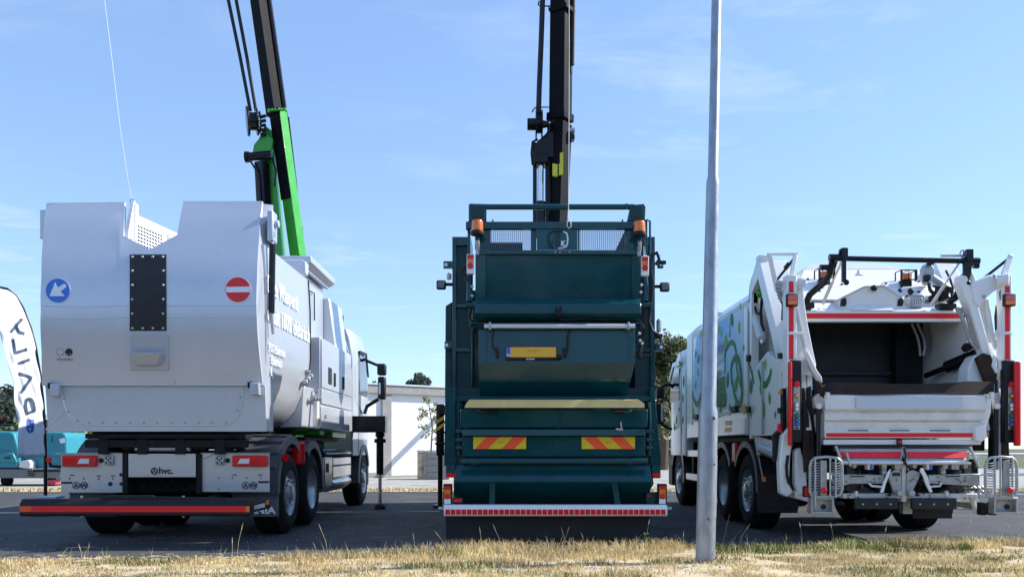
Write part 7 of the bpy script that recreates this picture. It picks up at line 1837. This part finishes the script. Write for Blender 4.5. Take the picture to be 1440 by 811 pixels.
MB().pbox(1270, 700, 1283, 722, 9.74, 0.1).build('frame_end', M['galv'], W)
ribbon([(1345, 705), (1362, 706), (1388, 711), (1388, 718), (1345, 712)], 9.7, 0.05, 'pull_arm', mat('olive_grey_paint', (0.16, 0.15, 0.09), 0.5), W)
MB().tube([P(1365, 690, 9.7), P(1368, 705, 9.7), P(1373, 720, 9.7)], 0.03, 8).build('white_pipe', wg, W)
mb = MB()
for k in range(14): mb.cyl(P(1356 + (k % 5) * 6, 684 + (k // 5) * 6, 9.72), P(1360 + (k % 5) * 6, 687 + (k // 5) * 6, 9.70), 0.020, n=7)
mb.build('fittings', M['galv'], W, kind='stuff')
mb = MB()
for k in range(12): mb.cyl(P(1170 + (k % 4) * 4, 664 + (k // 4) * 10, 9.75), P(1173 + (k % 4) * 4, 668 + (k // 4) * 10, 9.73), 0.020, n=7)
mb.build('fittings', M['galv'], W, kind='stuff')

# hoses, pipes and small castings packed in behind the lifter
for k in range(9):
    x0 = 1192 + k * 20 + random.uniform(-5, 5)
    MB().tube([P(x0, 655, 9.80), P(x0 + random.uniform(-8, 8), 668, 9.74), P(x0 + random.uniform(-14, 14), 682, 9.76), P(x0 + random.uniform(-10, 10), 694, 9.82)], random.uniform(0.010, 0.018), 6).build('lifter_hose', M['plastic'], W)
mb = MB()
for k in range(34):
    a_, b_ = random.uniform(1186, 1372), random.uniform(652, 692)
    if random.random() < 0.5: mb.cyl(P(a_, b_, 9.80), P(a_ + random.uniform(3, 7), b_ + random.uniform(-2, 2), 9.78), random.uniform(0.012, 0.026), n=8)
    else: mb.pbox(a_, b_, a_ + random.uniform(2.5, 6), b_ + random.uniform(2.5, 6), 9.80, 0.05)
mb.build('lifter_castings', M['olive'], W, bev=0.003, kind='stuff')
mb = MB()
for k in range(40):
    a_, b_ = random.choice(((1190, 674), (1230, 674), (1318, 674), (1350, 674), (1260, 675), (1288, 675), (1200, 697), (1250, 697), (1300, 697), (1360, 697)))
    mb.dome(P(a_ + random.uniform(-9, 9), b_ + random.uniform(-3.5, 3.5), 9.565 if b_ < 690 else 9.648), (0, -1, 0), 0.010, 0.012, 6)
mb.build('bolt_heads', M['olive'], W, kind='stuff')
# folding grid steps at the corners
def step(px0, px1, bar0, bar1, knob, flip, lab):
    Yg = 9.42
    st_ = MB().tube([P(a, b_, Yg) for a, b_ in ((px0, 690), (px0, 655), (px0 + 2, 648), (px0 + 7, 643.5), ((px0 + px1) / 2, 642), (px1 - 7, 643.5), (px1 - 2, 648), (px1, 655), (px1, 688), (px1 - 3, 695), (px1 - 8, 698), (px0 + 6, 698), (px0 + 2, 696))], 0.016, 8, close=True).build('grid_step', M['galv'], W)
    for k in range(3):
        x = px0 + (px1 - px0) * (0.16, 0.63, 0.80)[k] if not flip else px0 + (px1 - px0) * (0.30, 0.48, 0.86)[k]
        MB().cyl(P(x, 643, Yg - 0.02), P(x, 712 if k == 0 else 698, Yg - 0.02), 0.011, n=8).build('rail', M['galv'], st_)
    for k in range(13):
        y = 650 + k * 3.6
        for (a, b_) in ((px0 + 1, px0 + 13), (px1 - 14, px1 - 1)):
            MB().tube([P(a, y, Yg + 0.03), P((a + b_) / 2, y + 1.2, Yg + 0.015), P(b_, y, Yg + 0.03)], 0.007, 5).build('rung', M['galv'], st_)
    MB().pbox(bar0, 647, bar1, 699, Yg + 0.01, 0.03).build('flat_bar', M['galv'], st_, bev=0.003)
    MB().lathe(P(knob, 689, Yg - 0.01), (0, -1, 0), [(0, 0.015), (0.02, 0.034), (0.035, 0.036), (0.045, 0.025)], 16).build('red_knob', M['redlens'], st_)
    bx0, bx1 = (1141, 1173) if not flip else (1398, 1432)
    bx_ = MB().pbox(bx0, 699, bx1, 702, Yg, 0.12).pbox(bx0, 719, bx1, 722, Yg, 0.12).pbox(bx0, 702, bx0 + 3, 719, Yg, 0.12).pbox(bx1 - 3, 702, bx1, 719, Yg, 0.12).pbox(bx0 + 3, 702, bx1 - 3, 719, Yg + 0.09, 0.03).build('step_base', M['galv'], st_, bev=0.004)
    MB().disc(P((bx0 + bx1) / 2 + 1, 712, Yg + 0.085), (0, -1, 0), 0.030, 0.006, 14).build('hole', M['ink'], bx_)
    return st_
step(1139, 1184, 1154, 1163, 1157.5, False, 0)
step(1385.5, 1430, 1411, 1420, 1418.5, True, 0)
tl_ = MB().pbox(1130.5, 683, 1143, 698.5, 9.55, 0.06).build('tail_light', M['plastic'], W, bev=0.008)
MB().pbox(1132, 685, 1142, 697, 9.54, 0.012).build('red_lens', M['redlens'], tl_, bev=0.004)
MB().pbox(1136, 712, 1142, 720, 9.52, 0.04).build('amber_lamp', M['orange'], W, bev=0.006)
for px in (1380, 1394): MB().pbox(px, 706, px + 8, 724, 9.56, 0.1).build('step_bracket', M['chassis'], W, bev=0.008)
mb = MB()
for k in range(8): mb.dome(P(1174 + k * 1.6, 706 + (k % 2) * 2, 9.5), (0, -1, 0), 0.02, 0.03, 8)
mb.build('chain', M['chassis'], W, kind='stuff')

# chassis, wheels, guards, side equipment
ch = MB()
for x in (4.05, 4.90): ch.box(x - 0.04, x + 0.04, 10.2, 17.2, 0.78, 1.06)
for y in (10.4, 11.3, 12.6, 14.0, 15.6): ch.box(4.1, 4.86, y, y + 0.1, 0.82, 1.02)
ch.box(3.35, 5.6, 10.1, 11.5, 1.06, 1.2).box(3.5, 5.4, 11.62, 15.4, 1.12, 1.265).cyl((3.5, 11.75, 0.52), (5.5, 11.75, 0.52), 0.1).cyl((3.5, 13.05, 0.52), (5.5, 13.05, 0.52), 0.1)
ch.build('chassis_frame', M['chassis'], W, bev=0.01)
for x, s in ((3.22, -1), (5.72, 1)):
    wheel(W, x, 11.72, s, w=0.38)
    wheel(W, x, 13.05, s, w=0.33, dish=True)
    wheel(W, x - s * 0.36, 13.05, s, w=0.32, dish=True)
    wheel(W, x, 16.5, s, w=0.36)
gd = mat('black_mudguard_plastic', (0.020, 0.021, 0.026), 0.45, 0.0, 0.15, 5, dirt=(0.06, 0.06, 0.06), dscale=6, damt=0.35)
for x0, x1, o_ in ((3.20, 3.72, -1), (5.22, 5.74, 1)):
    mudguard(W, x0, x1, 11.72, 0.60, -95, 62, zc=0.56, m=gd, lip=0.06, flap=0.25, outer=o_)
    mudguard(W, x0, x1, 13.05, 0.60, -62, 95, zc=0.56, m=gd, lip=0.06, outer=o_)
    mudguard(W, x0, x1, 16.5, 0.62, -100, 70, zc=0.56, m=gd, lip=0.10, outer=o_)
    fx = MB().box(x0, x1, 11.08, 11.10, 0.30, 0.75).build('mud_flap', M['flap'], W)
MB().pslab([(1034, 622), (1040, 622), (1040, 645), (1034, 650)], 12.2, 0.2).build('red_canister', M['red'], W, bev=0.02)
MB().cyl(SX(1064, 628, XA + 0.03), SX(1072, 668, XA + 0.03), 0.012, n=8).build('rod', M['galv'], W)
MB().slab([SX(1071, 668, XA), SX(1075, 670, XA), SX(1075, 677, XA), SX(1071, 675, XA)], (0.02, 0, 0)).build('amber_marker', M['orange'], W)
for z0_, z1_ in ((0.52, 0.64), (0.94, 1.06)): MB().box(XA + 0.01, XA + 0.05, 13.85, 15.75, z0_, z1_).build('side_guard', M['alu'], W, bev=0.01)
for y in (14.1, 15.3): MB().box(XA + 0.051, XA + 0.12, y, y + 0.1, 0.5, 1.2).build('guard_post', M['chassis'], W)
MB().box(3.5, 3.9, 14.2, 15.2, 0.45, 1.05).build('side_tank', M['chassis'], W, bev=0.03)
wc = cab(W, 3.18, 5.74, 15.62, 17.4, 0.95, 3.02, w, rake=0.3)
MB().prism([(16.2, 2.0), (16.2, 2.62), (16.7, 2.62), (17.05, 2.35), (17.12, 2.0)], 'x', 3.168, 3.178).build('side_window', M['glass'], wc)
MB().prism([(16.1, 2.66), (16.7, 2.68), (17.1, 2.42), (17.15, 2.46), (16.75, 2.76), (16.1, 2.74)], 'x', 3.15, 3.176).build('wind_deflector', M['greyblue'], wc)
MB().box(3.17, 3.178, 16.02, 16.035, 0.97, 2.9).build('door_gap', M['ink'], wc)
MB().box(3.2, 5.7, 17.05, 17.45, 0.35, 0.95).build('front_bumper', M['plastic'], W, bev=0.03)
for a, b_, h, l_, k in ((957, 512, 9, .2, 2), (960, 505, 10, 0, 2), (952, 545, 10, .1, 2), (961, 536, 14, .2, 1), (955, 575, 7, -.6, 1), (951, 590, 12, 0, 0), (960, 590, 12, .4, 0), (958, 604, 10, .1, 0), (948, 598, 8, .2, 2), (960, 560, 12, -.2, 0)): leaf_print(a, b_, h, l_, GRN[k], wc, 3.172)
YV = 16.9
ma2 = MB().tube([P(950, 548, YV), P(942, 540, YV - 0.05), P(935, 542, YV - 0.1), P(926, 546, YV - 0.1)], 0.03, 8).build('mirror_arm', M['plastic'], wc)
MB().tube([P(944, 541, YV), P(950, 540, YV), P(953, 550, YV + 0.1), P(952, 570, YV + 0.1), P(949, 590, YV + 0.1)], 0.022, 8).build('mirror_arm', M['plastic'], wc)
MB().tube([P(944, 603, YV), P(934, 598, YV - 0.1), P(926, 592, YV - 0.1)], 0.03, 8).build('mirror_arm', M['plastic'], wc)
MB().pbox(924, 545, 934, 560, YV - 0.2, 0.2).build('mirror_housing', M['plastic'], wc, bev=0.03)
mh_ = MB().pbox(923, 562, 933, 596, YV - 0.2, 0.2).build('mirror_housing', M['plastic'], wc, bev=0.03)
MB().pbox(929.5, 567, 932, 592, YV - 0.204, 0.004).build('mirror_glass', M['mirror'], mh_)
MB().pbox(925, 564.5, 930, 568, YV - 0.21, 0.05).build('amber_marker', M['orange'], mh_)
